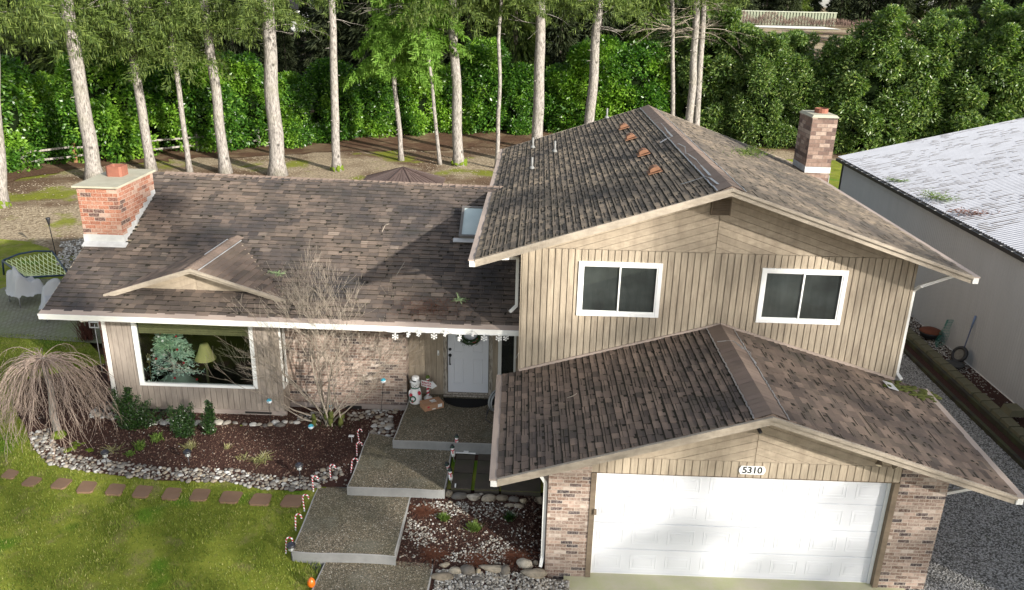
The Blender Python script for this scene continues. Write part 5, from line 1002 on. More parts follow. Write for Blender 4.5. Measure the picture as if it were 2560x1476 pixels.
# hose reel
p = at_porch(1224, 1050); rt = thing('hose_reel', 'grey garden hose coiled on a black reel at the right side of the porch', 'hose reel', (p.x, p.y, PZ)); m = MB(); C_ = Vector((p.x+.14, p.y+.3, PZ+.33)); axd = Vector((.8, -.6, 0)).normalized(); sd_ = Vector((0, 0, 1)).cross(axd)
for r_ in range(6): rr = .2+.012*(r_ % 3); m.tube([C_+axd*(-.06+.022*r_)+(sd_*math.cos(t*6.283/24)+Vector((0, 0, 1))*math.sin(t*6.283/24))*rr*1.1 for t in range(25)], .012, 6)
obj('hose', m, plain('grey_hose', (.30, .31, .31), .6, .3), rt); m = MB()
for s_ in (-.1, .1): m.lathe(C_+axd*s_, [(.16, -.005), (.16, .005)], 20, 0, False, axd); m.tube([C_+axd*s_, C_+axd*s_+sd_*.22-Vector((0, 0, .31))], .012, 6); m.tube([C_+axd*s_, C_+axd*s_-sd_*.22-Vector((0, 0, .31))], .012, 6)
obj('reel', m, M['blackplastic'], rt); m = MB(); m.tube([C_-sd_*.22, C_+Vector((-.2, -.2, -.15)), C_+Vector((-.22, -.35, -.3)), Vector((p.x-.02, p.y-.1, PZ+.015)), Vector((p.x+.05, p.y-.18, PZ+.015))], .009, 6); obj('hose_end', m, M['blackplastic'], rt)
# snowflake string lights under the gutter
def gut(px): 
    t = (at(px, 815, 'y', WY-.15).x-wFL.x)/(wFR.x-wFL.x); q = wFL.lerp(wFR, t); return Vector((q.x, WY-.16, q.z-.12))
fl = [(988, 842, 0), (1021, 838, 1.1), (1047, 836, .9), (1085, 841, 0), (1113, 836, 1.0), (1149, 848, 1.0), (1183, 836, 1.1), (1210, 846, 0), (1247, 846, 0), (1265, 847, .6)]
rt = thing('snowflake_lights', 'string of white snowflake lights hanging along the white gutter over the entry', 'string lights', gut(1000)); pts = []; FP = []
for i, (px, py, rz) in enumerate(fl):
    q = at(px, py-(0 if rz == 0 else 2), 'y', WY-.17); FP.append((q, rz)); pts.append(q+Vector((0, 0, .085)))
    if i < len(fl)-1: mx_ = (px+fl[i+1][0])/2; pts.append(gut(mx_)+Vector((0, 0, -.005)))
m = MB(); m.tube([gut(960)]+pts+[gut(1275)], .006, 5)
for q, rz in FP: m.tube([q+Vector((0, 0, .09)), q+Vector((0, 0, .03))], .008, 5)
obj('cable', m, M['white'], rt)
for q, rz in FP:
    m = MB(); ux = Vector((math.cos(rz), math.sin(rz), 0)); uz = Vector((0, 0, 1)); L_ = .072
    for a_ in range(6):
        d = ux*math.cos(a_*1.0472+.52)+uz*math.sin(a_*1.0472+.52); m.bar(q, q+d*L_, .012, .010)
        for s_ in (-1, 1): e_ = ux*math.cos(a_*1.0472+.52+s_*.7)+uz*math.sin(a_*1.0472+.52+s_*.7); m.bar(q+d*L_*.55, q+d*L_*.55+e_*L_*.4, .009, .008)
    obj('snowflake', m, M['white'], rt)
m = MB(); q = at(1293, 868, 'y', .9); m.tube([gut(1275), Vector((-.03, .6, 2.9)), Vector((-.02, 1.2, 2.2)), at(1288, 900, 'y', 1.5), at(1284, 935, 'y', 1.8)], .005, 5); obj('power_cord', m, M['white'], rt)
# ------------------------------------------------------------------ inside the picture window
p = at(440, 960, 'y', 2.5); bz = .7; base = Vector((at(437, 930, 'y', 1.9).x, 1.9, bz)); rt = thing('flocked_tree', 'pale blue-green Christmas tree with ornaments standing behind the picture window', 'christmas tree', base); m = MB(); m.tube([base, base+Vector((0, 0, 1.9))], .03, 6)
for _ in range(420):
    t = random.random()**.7; z = .35+t*1.5; rad = .62*(1-t)+.08; th = random.random()*6.283; L_ = rad*random.uniform(.75, 1.05); a_ = base+Vector((0, 0, z)); d = Vector((math.cos(th), math.sin(th), -.12))
    for j in range(14):
        q = a_+d*L_*random.uniform(.35, 1); m.leaf(q, (d*.6+Vector((random.uniform(-1, 1), random.uniform(-1, 1), random.uniform(-.6, .8)))*.8).normalized()*random.uniform(.06, .11), .022)
obj('foliage', m, M['spruceblue'], rt)
for nm_, mt2, cnt in (('white_ornament', 'white', 14), ('red_ornament', 'candyred', 9)):
    m = MB()
    for _ in range(cnt): t = random.random(); z = .35+t*1.4; rad = .62*(1-t)+.1; th = -1.57+random.uniform(-1.3, 1.3); m.blob(base+Vector((math.cos(th)*rad, math.sin(th)*rad, z)), .028, .028, .028, 0, 1, 0, 8, 6)
    obj(nm_, m, M[mt2], rt)
m = MB(); m.lathe(base, [(.5, 0), (.48, .05), (.25, .28), (.1, .36)], 16); obj('tree_skirt', m, plain('pale_green_cloth', (.30, .38, .33), .9, .1), rt)
p = at(512, 880, 'y', 2.0); rt = thing('table_lamp', 'floor lamp with yellow-green bell shade behind the picture window', 'lamp', (p.x, p.y, .7)); m = MB(); m.lathe(p, [(.24, -.18), (.235, -.16), (.16, .0), (.11, .14), (.09, .2)], 24); m.v  # shade
k = NT('yellow_green_shade', .8, .2); k.col((.52, .48, .20)); obj('lamp_shade', m, k.m, rt); m = MB(); m.lathe((p.x, p.y, .7), [(.14, 0), (.13, .03), (.03, .05), (.025, .5), (.05, .6), (.03, .7), (.02, p.z-.7-.1)], 14); obj('lamp_base', m, plain('olive_ceramic', (.10, .10, .04), .5, .4), rt)
m = MB(); q = Vector((at(372, 905, 'y', 1.8).x, 1.8, 0)); rt = thing('candle_stand', 'brass candle holder with three slim candles behind the left of the window', 'candle holder', (q.x, q.y, .7)); zq = at(372, 905, 'y', 1.8).z
m.tube([(q.x, q.y, .7), (q.x, q.y, zq)], .012, 6); m.lathe((q.x, q.y, zq), [(.05, 0), (.06, .02), (.04, .03)], 12); m.lathe((q.x, q.y, .7), [(.09, 0), (.08, .03), (.012, .05)], 12); obj('holder', m, plain('brass', (.35, .30, .12), .4, .5, .5), rt)
for dx_, hh in ((-.03, .13), (.005, .18), (.04, .16)): m = MB(); m.tube([(q.x+dx_, q.y, zq+.03), (q.x+dx_, q.y, zq+.03+hh)], .009, 8); obj('candle', m, plain('yellow_candle', (.55, .5, .25), .6, .3), rt)
# ------------------------------------------------------------------ shed on the right
SX = 12.5; SY0, SY1 = -7, 17.2; ez = 3.80; rr_ = at(2560, 297, 'y', 17.35); slope = (rr_.z-ez)/(rr_.x-12.35)
SH = thing('shed', 'long grey metal shed with white corrugated roof and black gutter beside the gravel path', 'shed', (SX, 5, 0))
def corr(mb, p0, p1, q0, q1, n, amp, nrm):
    p0, p1, q0, q1 = map(Vector, (p0, p1, q0, q1)); nrm = Vector(nrm); vs = []
    for i in range(n+1):
        k_ = i % 4; h = nrm*(amp if k_ in (0, 1) else 0); t = i/n; vs += [p0.lerp(p1, t)+h, q0.lerp(q1, t)+h]
    mb.add(vs, [(2*i, 2*i+2, 2*i+3, 2*i+1) for i in range(n)])
m = MB(); corr(m, (SX, SY0, .1), (SX, SY1, .1), (SX, SY0, ez-.04), (SX, SY1, ez-.04), 900, .006, (-1, 0, 0)); RX = 24; rz_ = ez+slope*(RX-12.35)
m.add([(SX, SY1, .1), (RX, SY1, .1), (RX, SY1, rz_-.1), (SX, SY1, ez-.05)], [(0, 1, 2, 3)]); m.add([(SX, SY0, .1), (RX, SY0, .1), (RX, SY0, rz_-.1), (SX, SY0, ez-.05)], [(3, 2, 1, 0)])
k = NT('grey_shed_siding', .7, .3); c = k.mix(k.noise(1.2, 5, k.map(k.co(), (1, 3, .4)), .65), (.39, .392, .392), (.49, .492, .492)); k.col(c); M['shedwall'] = k.m; obj('wall', m, M['shedwall'], SH)
m = MB(); m.box((SX-.03, SY1-.1, .1), (SX-.008, SY1+.02, ez-.06)); obj('corner_trim', m, plain('dark_green_trim', (.03, .035, .03), .6, .3), SH); m = MB(); m.box((SX-.03, SY0, .06), (SX-.008, SY1, .16)); obj('base_trim', m, M['whitemetal'], SH)
k = NT('white_corrugated_metal', .45, .4, .0); k.col(k.mix(k.ramp(k.noise(1.4, 5, None, .7), [(.4, 0), (.8, .5)]), (.44, .445, .475), (.27, .27, .285))); M['shedroof'] = k.m
m = MB(); n_r = Vector((-slope, 0, 1)).normalized(); corr(m, (12.33, SY0, ez), (12.33, SY1+.2, ez), (RX, SY0, rz_), (RX, SY1+.2, rz_), 720, .022, n_r); obj('corrugated_roof', m, M['shedroof'], SH)
m = MB(); m.box((12.22, SY0, ez-.14), (12.34, SY1+.1, ez-.03)); 
for i in range(46): y = SY0+.3+i*.52; m.box((12.20, y, ez-.03), (12.345, y+.02, ez-.012), 1)
obj('gutter', m, [M['black'], M['silver']], SH)
m = MB(); y_s = (SY1+.2-SY0)/720
for _ in range(2400):
    ky = random.randrange(0, 180); y = SY0+(ky*4+2)*y_s+y_s*.5; x = 12.4+random.random()**1.6*11; L_ = random.uniform(.05, .5)*(1.3 if random.random() < .2 else .7); 
    if noise.noise(Vector((x*.5, y*.5, 4))) < -.15: continue
    z = lambda xx: ez+slope*(xx-12.33)+.004; w_ = random.uniform(.012, .028); m.hexa([(x, y-w_, z(x)), (x+L_, y-w_*.6, z(x+L_)), (x+L_, y+w_*.7, z(x+L_)), (x, y+w_, z(x)), (x, y-w_, z(x)+.012), (x+L_, y-w_*.5, z(x+L_)+.008), (x+L_, y+w_*.5, z(x+L_)+.008), (x, y+w_, z(x)+.012)])
tag(obj('roof_debris', m, plain('dry_needle_debris', (.14, .11, .085), .95, .1, 0, .4, 20)), 'streaks of dry brown needles caught in the grooves of the white shed roof', 'debris', None, 'stuff')
def sprig(name, c, L_, wd, n, mt, label, cat, flat=.25, stick=True, dirx=(1, 0, 0)):
    c = Vector(c); m = MB(); d0 = Vector(dirx).normalized(); rt = thing(name, label, cat, c)
    for _ in range(n):
        t = random.uniform(-.5, .5); q = c+d0*L_*t+Vector((random.gauss(0, wd*.3), random.gauss(0, wd*.3), abs(random.gauss(0, wd*flat))+.01)); m.leaf(q, (d0*random.uniform(-.3, 1)+Vector((random.uniform(-1, 1), random.uniform(-1, 1), random.uniform(-.4, .5)))*.8).normalized()*random.uniform(.08, .18), .016)
    obj('needles', m, mt, rt)
    if stick: s = MB(); s.tube([c-d0*L_*.6+Vector((0, 0, .02)), c+Vector((0, 0, .05)), c+d0*L_*.5+Vector((0, 0, .02))], .01, 5); obj('stick', s, M['barkdark'], rt)
    return rt
def onshed(px, py): return atp(px, py, (12.33, 0, ez), (-slope, 0, 1))
q = onshed(2345, 500); sprig('fallen_branch', q, 1.1, .35, 420, M['limegreen'], 'green fir branch hanging over the black shed gutter', 'branch', .3, True, (.5, -1, 0))
q = onshed(2440, 538); sprig('fallen_branch', q, 1.3, .3, 300, M['redneedle'], 'dead brown branch lying on the white shed roof above the gutter', 'branch', .2, True, (1, -.3, 0)); q = onshed(2245, 455); sprig('fallen_branch', q, .7, .2, 160, M['limegreen'], 'small mossy twig at the far end of the shed gutter', 'branch', .2, True, (1, -1, 0))
# timber curb and block wall beside the gravel
def curb(x0, x1, z0, z1, label): m = MB(); m.box((x0, -6, z0), (x1, 13, z1)); return tag(obj('timber_curb', m, M['curbwood'], None, (x0, 3, 0)), label, 'curb')
k = NT('dark_wet_timber', .9, .2); k.col(k.mix(k.ramp(k.noise(2.5, 5), [(.4, 0), (.7, 1)]), (.045, .04, .034), (.07, .075, .035))); M['curbwood'] = k.m
curb(11.1, 11.2, 0, .12, 'lower dark timber curb along the edge of the gravel path'); curb(11.42, 11.52, 0, .22, 'upper dark timber curb in front of the block wall')
m = MB(); m.box((11.2, -6, -.02), (11.42, 13, .09)); m.box((11.52, -6, -.02), (12.5, 13, .14)); tag(obj('soil', m, M['soil']), kind='structure')
bl = MB(); bl.hexa([(-.17, -.2, -.08), (.13, -.2, -.08), (.13, .2, -.08), (-.17, .2, -.08), (-.13, -.19, .08), (.12, -.19, .10), (.12, .19, .10), (-.13, .19, .08)]); bme = mesh_from('wall_block', bl, M['blockm'] if 'blockm' in M else M.setdefault('blockm', plain('mossy_concrete_block', (.13, .12, .075), .9, .2, 0, .35, 3, .4)))
for i in range(30):
    y = 12.2-i*.43
    if y < -1.2: break
    o = bpy.data.objects.new('wall_block', bme); COL.objects.link(o); o.location = (11.68+random.uniform(-.02, .02), y, .2); o.rotation_euler = (0, 0, random.uniform(-.08, .08)); tag(o, 'mossy tan concrete block in the low wall between gravel path and shed', 'block', 'blocks of the low wall beside the shed')
b2 = bpy.data.objects.new('wall_block', bme); COL.objects.link(b2); q = at(2545, 1025, 'z', .38); b2.location = (q.x-.1, q.y, .36); b2.scale = (1.2, 1.0, 1); tag(b2, 'loose concrete block stacked on top of the low wall at the photo edge', 'block')
q = at(2325, 838, 'z', .3); m = MB(); rt = thing('fire_bowl', 'rusty round fire bowl with lid on the low wall beside the shed', 'fire bowl', (q.x, q.y, .2)); m.lathe((q.x, q.y, .2), [(.12, 0), (.25, .06), (.31, .18), (.32, .22)], 20); obj('bowl', m, M['black'], rt); m = MB(); m.lathe((q.x, q.y, .42), [(.32, 0), (.31, .03), (.2, .08), (.03, .10)], 20); obj('lid', m, plain('rust_red_lid', (.13, .045, .025), .85, .2, 0, .35, 8), rt)
q = at(2384, 888, 'z', .4); m = MB(); C_ = Vector((12.2, q.y, .42)); ax_ = Vector((-.9, -.25, .5)).normalized(); s1 = ax_.cross(Vector((0, 0, 1))).normalized(); s2 = ax_.cross(s1); m.tube([C_+(s1*math.cos(t*.2618)+s2*math.sin(t*.2618))*.2 for t in range(25)], .055, 8); rt = thing('grinding_wheel', 'dark round tyre-like ring with grey centre leaning on the shed wall', 'ring', C_); obj('rim', m, M['black'], rt); m = MB(); m.lathe(C_, [(.17, -.02), (.17, .02)], 20, 0, False, ax_); obj('centre', m, plain('grey_woven_centre', (.16, .15, .13), .9, .2, 0, .5, 14), rt)
m = MB(); q = at(2385, 898, 'z', .25); C_ = Vector((11.95, q.y-.35, .24)); m.lathe(C_, [(.25, 0), (.27, .03), (.2, .05), (.03, .05)], 18); tag(obj('round_tray', m, plain('dark_slate', (.05, .05, .048), .8, .3, 0, .5, 12), None, C_), 'dark flat round tray lying in front of the leaning ring', 'tray')
m = MB(); a = at(2439, 790, 'x', SX-.03); b_ = at(2417, 906, 'z', .15); b_.x = 12.3; rt = thing('blue_pole', 'long blue pole leaning upright against the grey shed wall', 'pole', b_); m.tube([b_, a.lerp(b_, .25)], .018, 8); obj('pole', m, plain('blue_grey_pole', (.07, .09, .16), .5, .4), rt); m = MB(); m.tube([a.lerp(b_, .25), a], .026, 8); obj('handle', m, plain('light_blue_handle', (.16, .22, .36), .5, .4), rt)
m = MB(); top = at(2374, 800, 'x', SX-.06); bot = at(2350, 868, 'z', .2); bot.x = 12.1; ax_ = (top-bot); sd = ax_.cross(Vector((1, 0, 0))).normalized(); rt = thing('green_net', 'green wire trellis net leaning on the shed wall behind the fire bowl', 'net', bot); N_ = 9
F = lambda u, v_: bot+ax_*v_+sd*(u*(.28*math.sin(min(1, v_*1.3+.15)*2.6)+.04))+Vector((-.02*math.cos(u*3), 0, 0))
for i in range(N_+1): u = -1+2*i/N_; m.tube([F(u, j/10) for j in range(11)], .004, 4)
for j in range(11): m.tube([F(-1+2*i/8, j/10) for i in range(9)], .004, 4)
obj('mesh', m, plain('green_wire', (.03, .20, .16), .6, .3), rt)
# ------------------------------------------------------------------ back garden, left
q = [at(6, 652, 'z', 1.0), at(131, 629, 'z', 1.0), at(172, 688, 'z', .9), at(62, 694, 'z', .85)]; rt = thing('hammock', 'white rope net hammock on a dark blue tube frame behind the covered chairs', 'hammock', (sum(q, Vector())/4)); m = MB(); HF = lambda u, v_: (q[0].lerp(q[1], u)).lerp(q[3].lerp(q[2], u), v_)+Vector((0, 0, -.22*math.sin(math.pi*u)*math.sin(math.pi*v_)))
for i in range(-5, 11):
    for s_ in (1, -1):
        pts = []
        for j in range(17):
            v_ = j/16; u = (i+.0)/11+s_*v_*.35*1.0+(.0 if s_ > 0 else .35)
            if -.001 <= u <= 1.001: pts.append(HF(u, v_))
        if len(pts) > 1: m.tube(pts, .013, 4)
obj('rope_net', m, plain('pale_rope', (.72, .78, .42), .8, .2), rt); m = MB(); m.tube([HF(0, 0), HF(.33, 0)+Vector((0, 0, .12)), HF(.66, 0)+Vector((0, 0, .12)), HF(1, 0), HF(1, .5), HF(1, 1), HF(.5, 1), HF(0, 1), HF(0, .5), HF(0, 0)], .032, 8)
for u, v_ in ((0, 0), (1, 0), (1, 1), (0, 1)): a = HF(u, v_); m.tube([a, Vector((a.x+(u-.5)*.3, a.y-(v_-.5)*.3, gz(a.x, a.y)))], .03, 8)
obj('frame', m, plain('dark_blue_tube', (.01, .03, .07), .4, .5), rt)
def cover(px, py, rz, label, sc=1):
    p = atg(px, py); rt = thing('covered_chair', label, 'chair', (0, 0, 0), 'covered chairs on the patio'); m = MB(); N_ = 26; vs = []
    for j in range(N_+1):
        for i in range(N_+1):
            u, v_ = -1+2*i/N_, -1+2*j/N_; x, y = u*math.sqrt(1-v_*v_*.42), v_*math.sqrt(1-u*u*.42); r_ = math.sqrt(x*x+y*y); h = .50+.46*math.exp(-((y-.42)**2/.10+x*x/.45))+.08*math.exp(-(abs(x)-.6)**2/.03); ed = sstep(.62, 1, max(abs(u), abs(v_))); h = h*(1-ed)+.30*ed; x *= .42; y *= .42
            w_ = noise.noise(Vector((u*2.2, v_*2.2, px)))*.09+noise.noise(Vector((u*5+v_*3, v_*2, px+5)))*.035; vs.append((x+w_*.5, y+w_*.4, h+w_))
    m.add(vs, [(j*(N_+1)+i, j*(N_+1)+i+1, (j+1)*(N_+1)+i+1, (j+1)*(N_+1)+i) for j in range(N_) for i in range(N_)], 0, True); obj('cover', m, M['coverg'], rt)
    for u in (-1, 1):
        for v_ in (-1, 1): l = MB(); l.tube([(u*.3, v_*.3, 0), (u*.29, v_*.29, .4)], .014, 6); obj('leg', l, M['silver'], rt)
    rt.location = p; rt.rotation_euler = (0, 0, rz); rt.scale = (sc,)*3
M['coverg'] = plain('grey_furniture_cover', (.42, .42, .42), .85, .2, 0, .12, 3)
cover(72, 756, 2.5, 'grey covered chair in front of the hammock, nearest the left photo edge', 1.25); cover(150, 792, .6, 'grey covered chair half hidden behind the left end of the white gutter', 1.15)
a = atg(140, 637); b_ = at(119.5, 546, 'y', a.y-.1); rt = thing('garden_torch', 'black garden torch on a slim pole beside the hammock', 'torch', a); m = MB(); m.tube([a, b_-Vector((0, 0, .25))], .016, 6); obj('pole', m, M['black'], rt); m = MB(); m.lathe(b_, [(.018, -.28), (.05, -.12), (.075, -.02), (.07, .02), (.03, .03)], 12); obj('burner', m, M['black'], rt)
pebbles('white_pebbles', [gd(140, 655), gd(185, 675), gd(215, 640), gd(215, 590), gd(150, 600)], 1500, .03, .06, 'pale pebbles beside the back patio')
pebbles('bark_chips', [(-30, 14), (-9, 14), (-2, 27), (0, 38), (-30, 28)], 9000, .02, .05, 'dry pale leaves and bark chips on the back yard ground', 'litter', lambda x, y: .1+sstep(-.1, .3, noise.noise(Vector((x*.3, y*.3, 8)))), .0, [], .25)
# gazebo
GYc = 21.5; ap = at(1008, 418, 'y', GYc); el_, er_ = at(914, 447, 'y', GYc+.2), at(1118, 452, 'y', GYc+.2); rad = (er_.x-el_.x)/2*1.06; ezg = (el_.z+er_.z)/2
rt = thing('gazebo', 'gazebo with dark brown panelled metal roof behind the ridge of the low wing', 'gazebo', (ap.x, GYc, gz(ap.x, GYc))); m = MB(); n_ = 8; rg = [Vector((ap.x+rad*math.cos(math.pi/8+i*math.pi/4), GYc+rad*math.sin(math.pi/8+i*math.pi/4), ezg)) for i in range(n_)]
for i in range(n_): a, b_ = rg[i], rg[(i+1) % n_]; m.add([a, b_, ap, a-Vector((0, 0, .08)), b_-Vector((0, 0, .08))], [(0, 1, 2), (3, 4, 1, 0)])
M['gazm'] = plain('brown_metal_roof', (.12, .085, .075), .5, .4, .2, .15, 3); obj('roof', m, M['gazm'], rt); m = MB()
for i in range(n_):
    a, b_ = rg[i], rg[(i+1) % n_]; m.bar(a+Vector((0, 0, .01)), ap+Vector((0, 0, .01)), .05, .03)
    for j in range(1, 6): e_ = a.lerp(b_, j/6); t = 1-abs(j-3)/3; m.bar(e_+Vector((0, 0, .008)), e_.lerp(ap, .3+.6*t)+Vector((0, 0, .006)), .015, .015)
obj('roof_rib', m, plain('darker_brown_metal', (.06, .04, .035), .5, .4), rt)
for i in range(0, n_, 2): a = rg[i].lerp(ap, .1); l = MB(); l.box((a.x-.06, a.y-.06, gz(a.x, a.y)), (a.x+.06, a.y+.06, a.z-.1)); obj('post', l, plain('brown_post', (.06, .045, .04), .6, .3), rt)
# split rail fence
F0 = [atg(60*D_, 418*D_), atg(188*D_, 402*D_), atg(340*D_, 388*D_), atg(488*D_, 374*D_), atg(640*D_, 362*D_)]; rt = thing('rail_fence', 'weathered two-rail wooden fence in front of the laurel hedge', 'fence', F0[1])
for i, p in enumerate(F0): m = MB(); h = 1.15; m.hexa([p+Vector((-.08, -.05, -.1)), p+Vector((.08, -.05, -.1)), p+Vector((.08, .05, -.1)), p+Vector((-.08, .05, -.1)), p+Vector((-.07, -.05, h)), p+Vector((.07, -.05, h)), p+Vector((.07, .05, h)), p+Vector((-.07, .05, h))]); obj('post', m, plain('orange_brown_post', (.26, .14, .07), .9, .2) if i == 1 else M['bark'], rt)
for i in range(4):
    for z in (.38, .85): m = MB(); m.bar(F0[i]+Vector((0, -.06, z+random.uniform(-.04, .04))), F0[i+1]+Vector((0, -.06, z+random.uniform(-.04, .04))), .04, .10); obj('rail', m, M['bark'], rt)
# ------------------------------------------------------------------ shrubs and flowers by the house
def branchy(m, p, d, r, depth, L_, up=.25, spread=.5, nmin=2, nmax=3):
    pts = [Vector(p)]; q = Vector(p); dd = Vector(d).normalized(); rs = [r]; n = 4
    for i in range(n):
        dd = (dd+Vector((random.uniform(-1, 1), random.uniform(-1, 1), random.uniform(-1, 1)))*.16+Vector((0, 0, up*.12))).normalized(); q = q+dd*L_/n; pts.append(q.copy()); rs.append(max(.0028, r*(1-.45*(i+1)/n)))
    m.tube(pts, rs, 5 if r > .01 else 3, 0, False)
    if depth <= 0: return
    for _ in range(random.randint(nmin, nmax)):
        t = random.uniform(.35, 1); i = min(n-1, int(t*n)); b_ = pts[i].lerp(pts[i+1], t*n-i) if t < 1 else pts[-1]
        branchy(m, b_, dd+Vector((random.uniform(-1, 1), random.uniform(-1, 1), random.uniform(-.5, .8)))*spread, rs[i]*.68, depth-1, L_*random.uniform(.55, .85), up, spread, nmin, nmax)
b0 = atg(828, 1062); rt = thing('bare_shrub', 'large leafless multi-stemmed shrub in front of the brick wall, taller than the gutter', 'shrub', b0); random.seed(21); st = MB(); mo = MB()
for i, (tx, tz, L_) in enumerate([(-2.6, .9, 1.7), (-2.2, 1.6, 1.9), (2.3, 1.3, 1.8), (1.9, 1.9, 1.9), (-1.9, .75, 1.25), (-1.5, 1.5, 1.4), (-1.0, 1.3, 1.3), (-.75, 2.6, 2.0), (-.3, 2.8, 2.15), (.25, 2.9, 2.05), (.05, 3, 2.1), (-.5, 3, 2.0), (.6, 2.9, 1.9), (.7, 1.9, 1.4), (1.25, 1.5, 1.5), (1.5, 1.1, 1.3), (-1.2, .5, 1.1), (.1, 1.2, 1.1), (.5, 2.4, 1.6), (-1.3, 2.1, 1.3), (-.2, 1.6, 1.3)]):
    s = b0+Vector((random.uniform(-.3, .3), random.uniform(-.18, .18), 0)); d = Vector((tx*.75, random.uniform(-.4, .15), tz*1.05)); mid = s+d*.32+Vector((0, 0, .0)); rr = random.uniform(.012, .022); st.tube([s, s+d*.12+Vector((0, 0, .05)), mid], [rr*1.3, rr*1.1, rr], 6, 0, False)
    branchy(st, mid, d, rr*.8, 4, L_*.62, .15 if abs(tx) > 1.1 else .5, .62, 2, 4)
    if i % 2 == 0: mo.blob(s+d*.1, .06, .06, .12, .4, 3, i, 8, 6)
obj('branches', st, M['palewood'], rt); obj('moss', mo, M['mossdull'] if 'mossdull' in M else M.setdefault('mossdull', plain('dull_olive_moss', (.08, .09, .025), .95, .1, 0, .4, 14, .6)), rt)
gr = MB()
for _ in range(160): q = b0+Vector((random.gauss(0, .3), random.gauss(-.05, .13), .01)); gr.leaf(q, Vector((random.uniform(-.5, .5), random.uniform(-.5, .2), random.uniform(.3, 1)))*random.uniform(.05, .11), .010)
obj('base_leaves', gr, M['boxleaf'], rt)
# weeping tree
random.seed(5); b0 = atg(150, 1092); hd = at(104, 895, 'y', b0.y+.1); rt = thing('weeping_tree', 'leafless weeping tree with an umbrella of drooping pinkish twigs at the left corner', 'tree', b0); m = MB(); tr = [b0-Vector((0, 0, .1)), b0+Vector((-.06, 0, .5)), b0.lerp(hd, .6)+Vector((.04, 0, 0)), hd]; m.tube(tr, [.085, .07, .06, .05], 10); obj('trunk', m, M['bark'], rt)
m = MB()
for i in range(150):
    th = random.random()*6.283; el = random.uniform(.1, .85); c_ = math.cos(el)*random.uniform(.75, 1.1); d = Vector((math.cos(th)*c_*1.1, math.sin(th)*c_*.95, math.sin(el))); ln = random.uniform(1.2, 2.35); N_ = 15; st_ = ln/N_; q = hd+Vector((random.gauss(0, .05), random.gauss(0, .05), -random.uniform(0, .15))); pts = [q.copy()]; rs = [random.uniform(.006, .013)]; gr_ = random.uniform(.2, .34)
    for j in range(N_):
        d = (d+Vector((random.gauss(0, .09), random.gauss(0, .09), -gr_*(1 if j < 9 else .5)+random.gauss(0, .05)))); 
        if d.z < -.93: d.z = -.93
        d.normalize(); q = q+d*st_*1.05; q.z = max(q.z, b0.z+.12); pts.append(q.copy()); rs.append(max(.0032, rs[0]*(1-(j+1)/N_)**1.3))
    m.tube(pts, rs, 4, 0, False)
    for _ in range(5):
        j = random.randint(3, N_-2); q = pts[j]; e_ = (pts[j+1]-pts[j]).normalized(); L_ = random.uniform(.25, .8); e = [q]
        for s_ in range(5): e_ = (e_+Vector((random.uniform(-1, 1), random.uniform(-1, 1), -.25))*.5).normalized(); q = q+e_*L_/5; q.z = max(q.z, b0.z+.12); e.append(q.copy())
        m.tube(e, [.0045, .004, .0038, .0034, .003, .003], 3, 0, False)
obj('twigs', m, M['pinkwood'], rt); m = MB(); m.blob(b0+Vector((0, -.03, .05)), .16, .15, .14, .3, 2, 3, 12, 8); obj('base_moss', m, M['moss'], rt)
# evergreen shrubs against the bay
def upright(name, px, py, pts, label, mt='boxleaf', nl=46, sz=.055, w_=.022, cat='shrub'):
    b0 = atg(px, py); rt = thing(name, label, cat, b0, 'dark evergreen shrubs below the picture window' if mt == 'boxleaf' else None); m = MB(); s = MB()
    for dx, dy_, h, r_ in pts:
        a = b0+Vector((dx*.4, dy_*.4, 0)); e = b0+Vector((dx, dy_, h)); s.tube([a, a.lerp(e, .5)+Vector((0, 0, .03)), e], .007, 5)
        n = int(nl*h/.1)
        for _ in range(n): t = random.random()**.8; q = a.lerp(e, t)+Vector((random.gauss(0, r_), random.gauss(0, r_), 0))*(1.1-.6*t); m.leaf(q, Vector((random.uniform(-1, 1), random.uniform(-1, .6), random.uniform(-.1, 1.3))).normalized()*sz*random.uniform(.7, 1.2), w_)
    obj('leaves', m, M[mt], rt); obj('stems', s, M['barkdark'], rt); return rt
random.seed(9)
pts = [(random.uniform(-.22, .25), random.uniform(-.15, .15), random.uniform(.6, 1.15), .06) for _ in range(11)]+[(.45+random.uniform(-.1, .1), .0, random.uniform(.35, .75), .06) for _ in range(4)]+[(.7, .05, .5, .05), (.82, .0, .38, .06), (.9, 0, .5, .04), (.3, 0, .8, .05), (.35, .1, .6, .07)]
upright('evergreen_shrub', 322, 1072, pts, 'largest dark evergreen shrub, at the left frame of the picture window'); pts = [(random.uniform(-.26, .26), random.uniform(-.12, .12), random.uniform(.35, .78), .045) for _ in range(14)]; upright('evergreen_shrub', 463, 1093, pts, 'middle dark evergreen shrub below the picture window with upright tips')
pts = [(random.uniform(-.13, .13), random.uniform(-.08, .08), random.uniform(.35, .82), .04) for _ in range(8)]; upright('evergreen_shrub', 524, 1088, pts, 'narrowest dark evergreen shrub, on the right below the picture window')
def tuft(px, py, n, h, sp, mt, label, name='plant', cat='plant', w_=.008, droop=.4, grp=None):
    p = atg(px, py); m = MB()
    for _ in range(n):
        t = random.random()*6.283; d = Vector((math.cos(t)*random.uniform(.1, 1)*sp, math.sin(t)*random.uniform(.1, 1)*sp, random.uniform(.5, 1)*h)); a = p+Vector((random.gauss(0, sp*.2), random.gauss(0, sp*.2), .02)); b_ = a+d*.6; c = a+d+Vector((0, 0, -h*droop*random.random())); sd = Vector((-d.y, d.x, .01)).normalized()*w_/2
        m.add([a-sd, a+sd, b_+sd, b_-sd, c], [(0, 1, 2, 3), (3, 2, 4)])
    return tag(obj(name, m, M[mt], None, p), label, cat, grp)
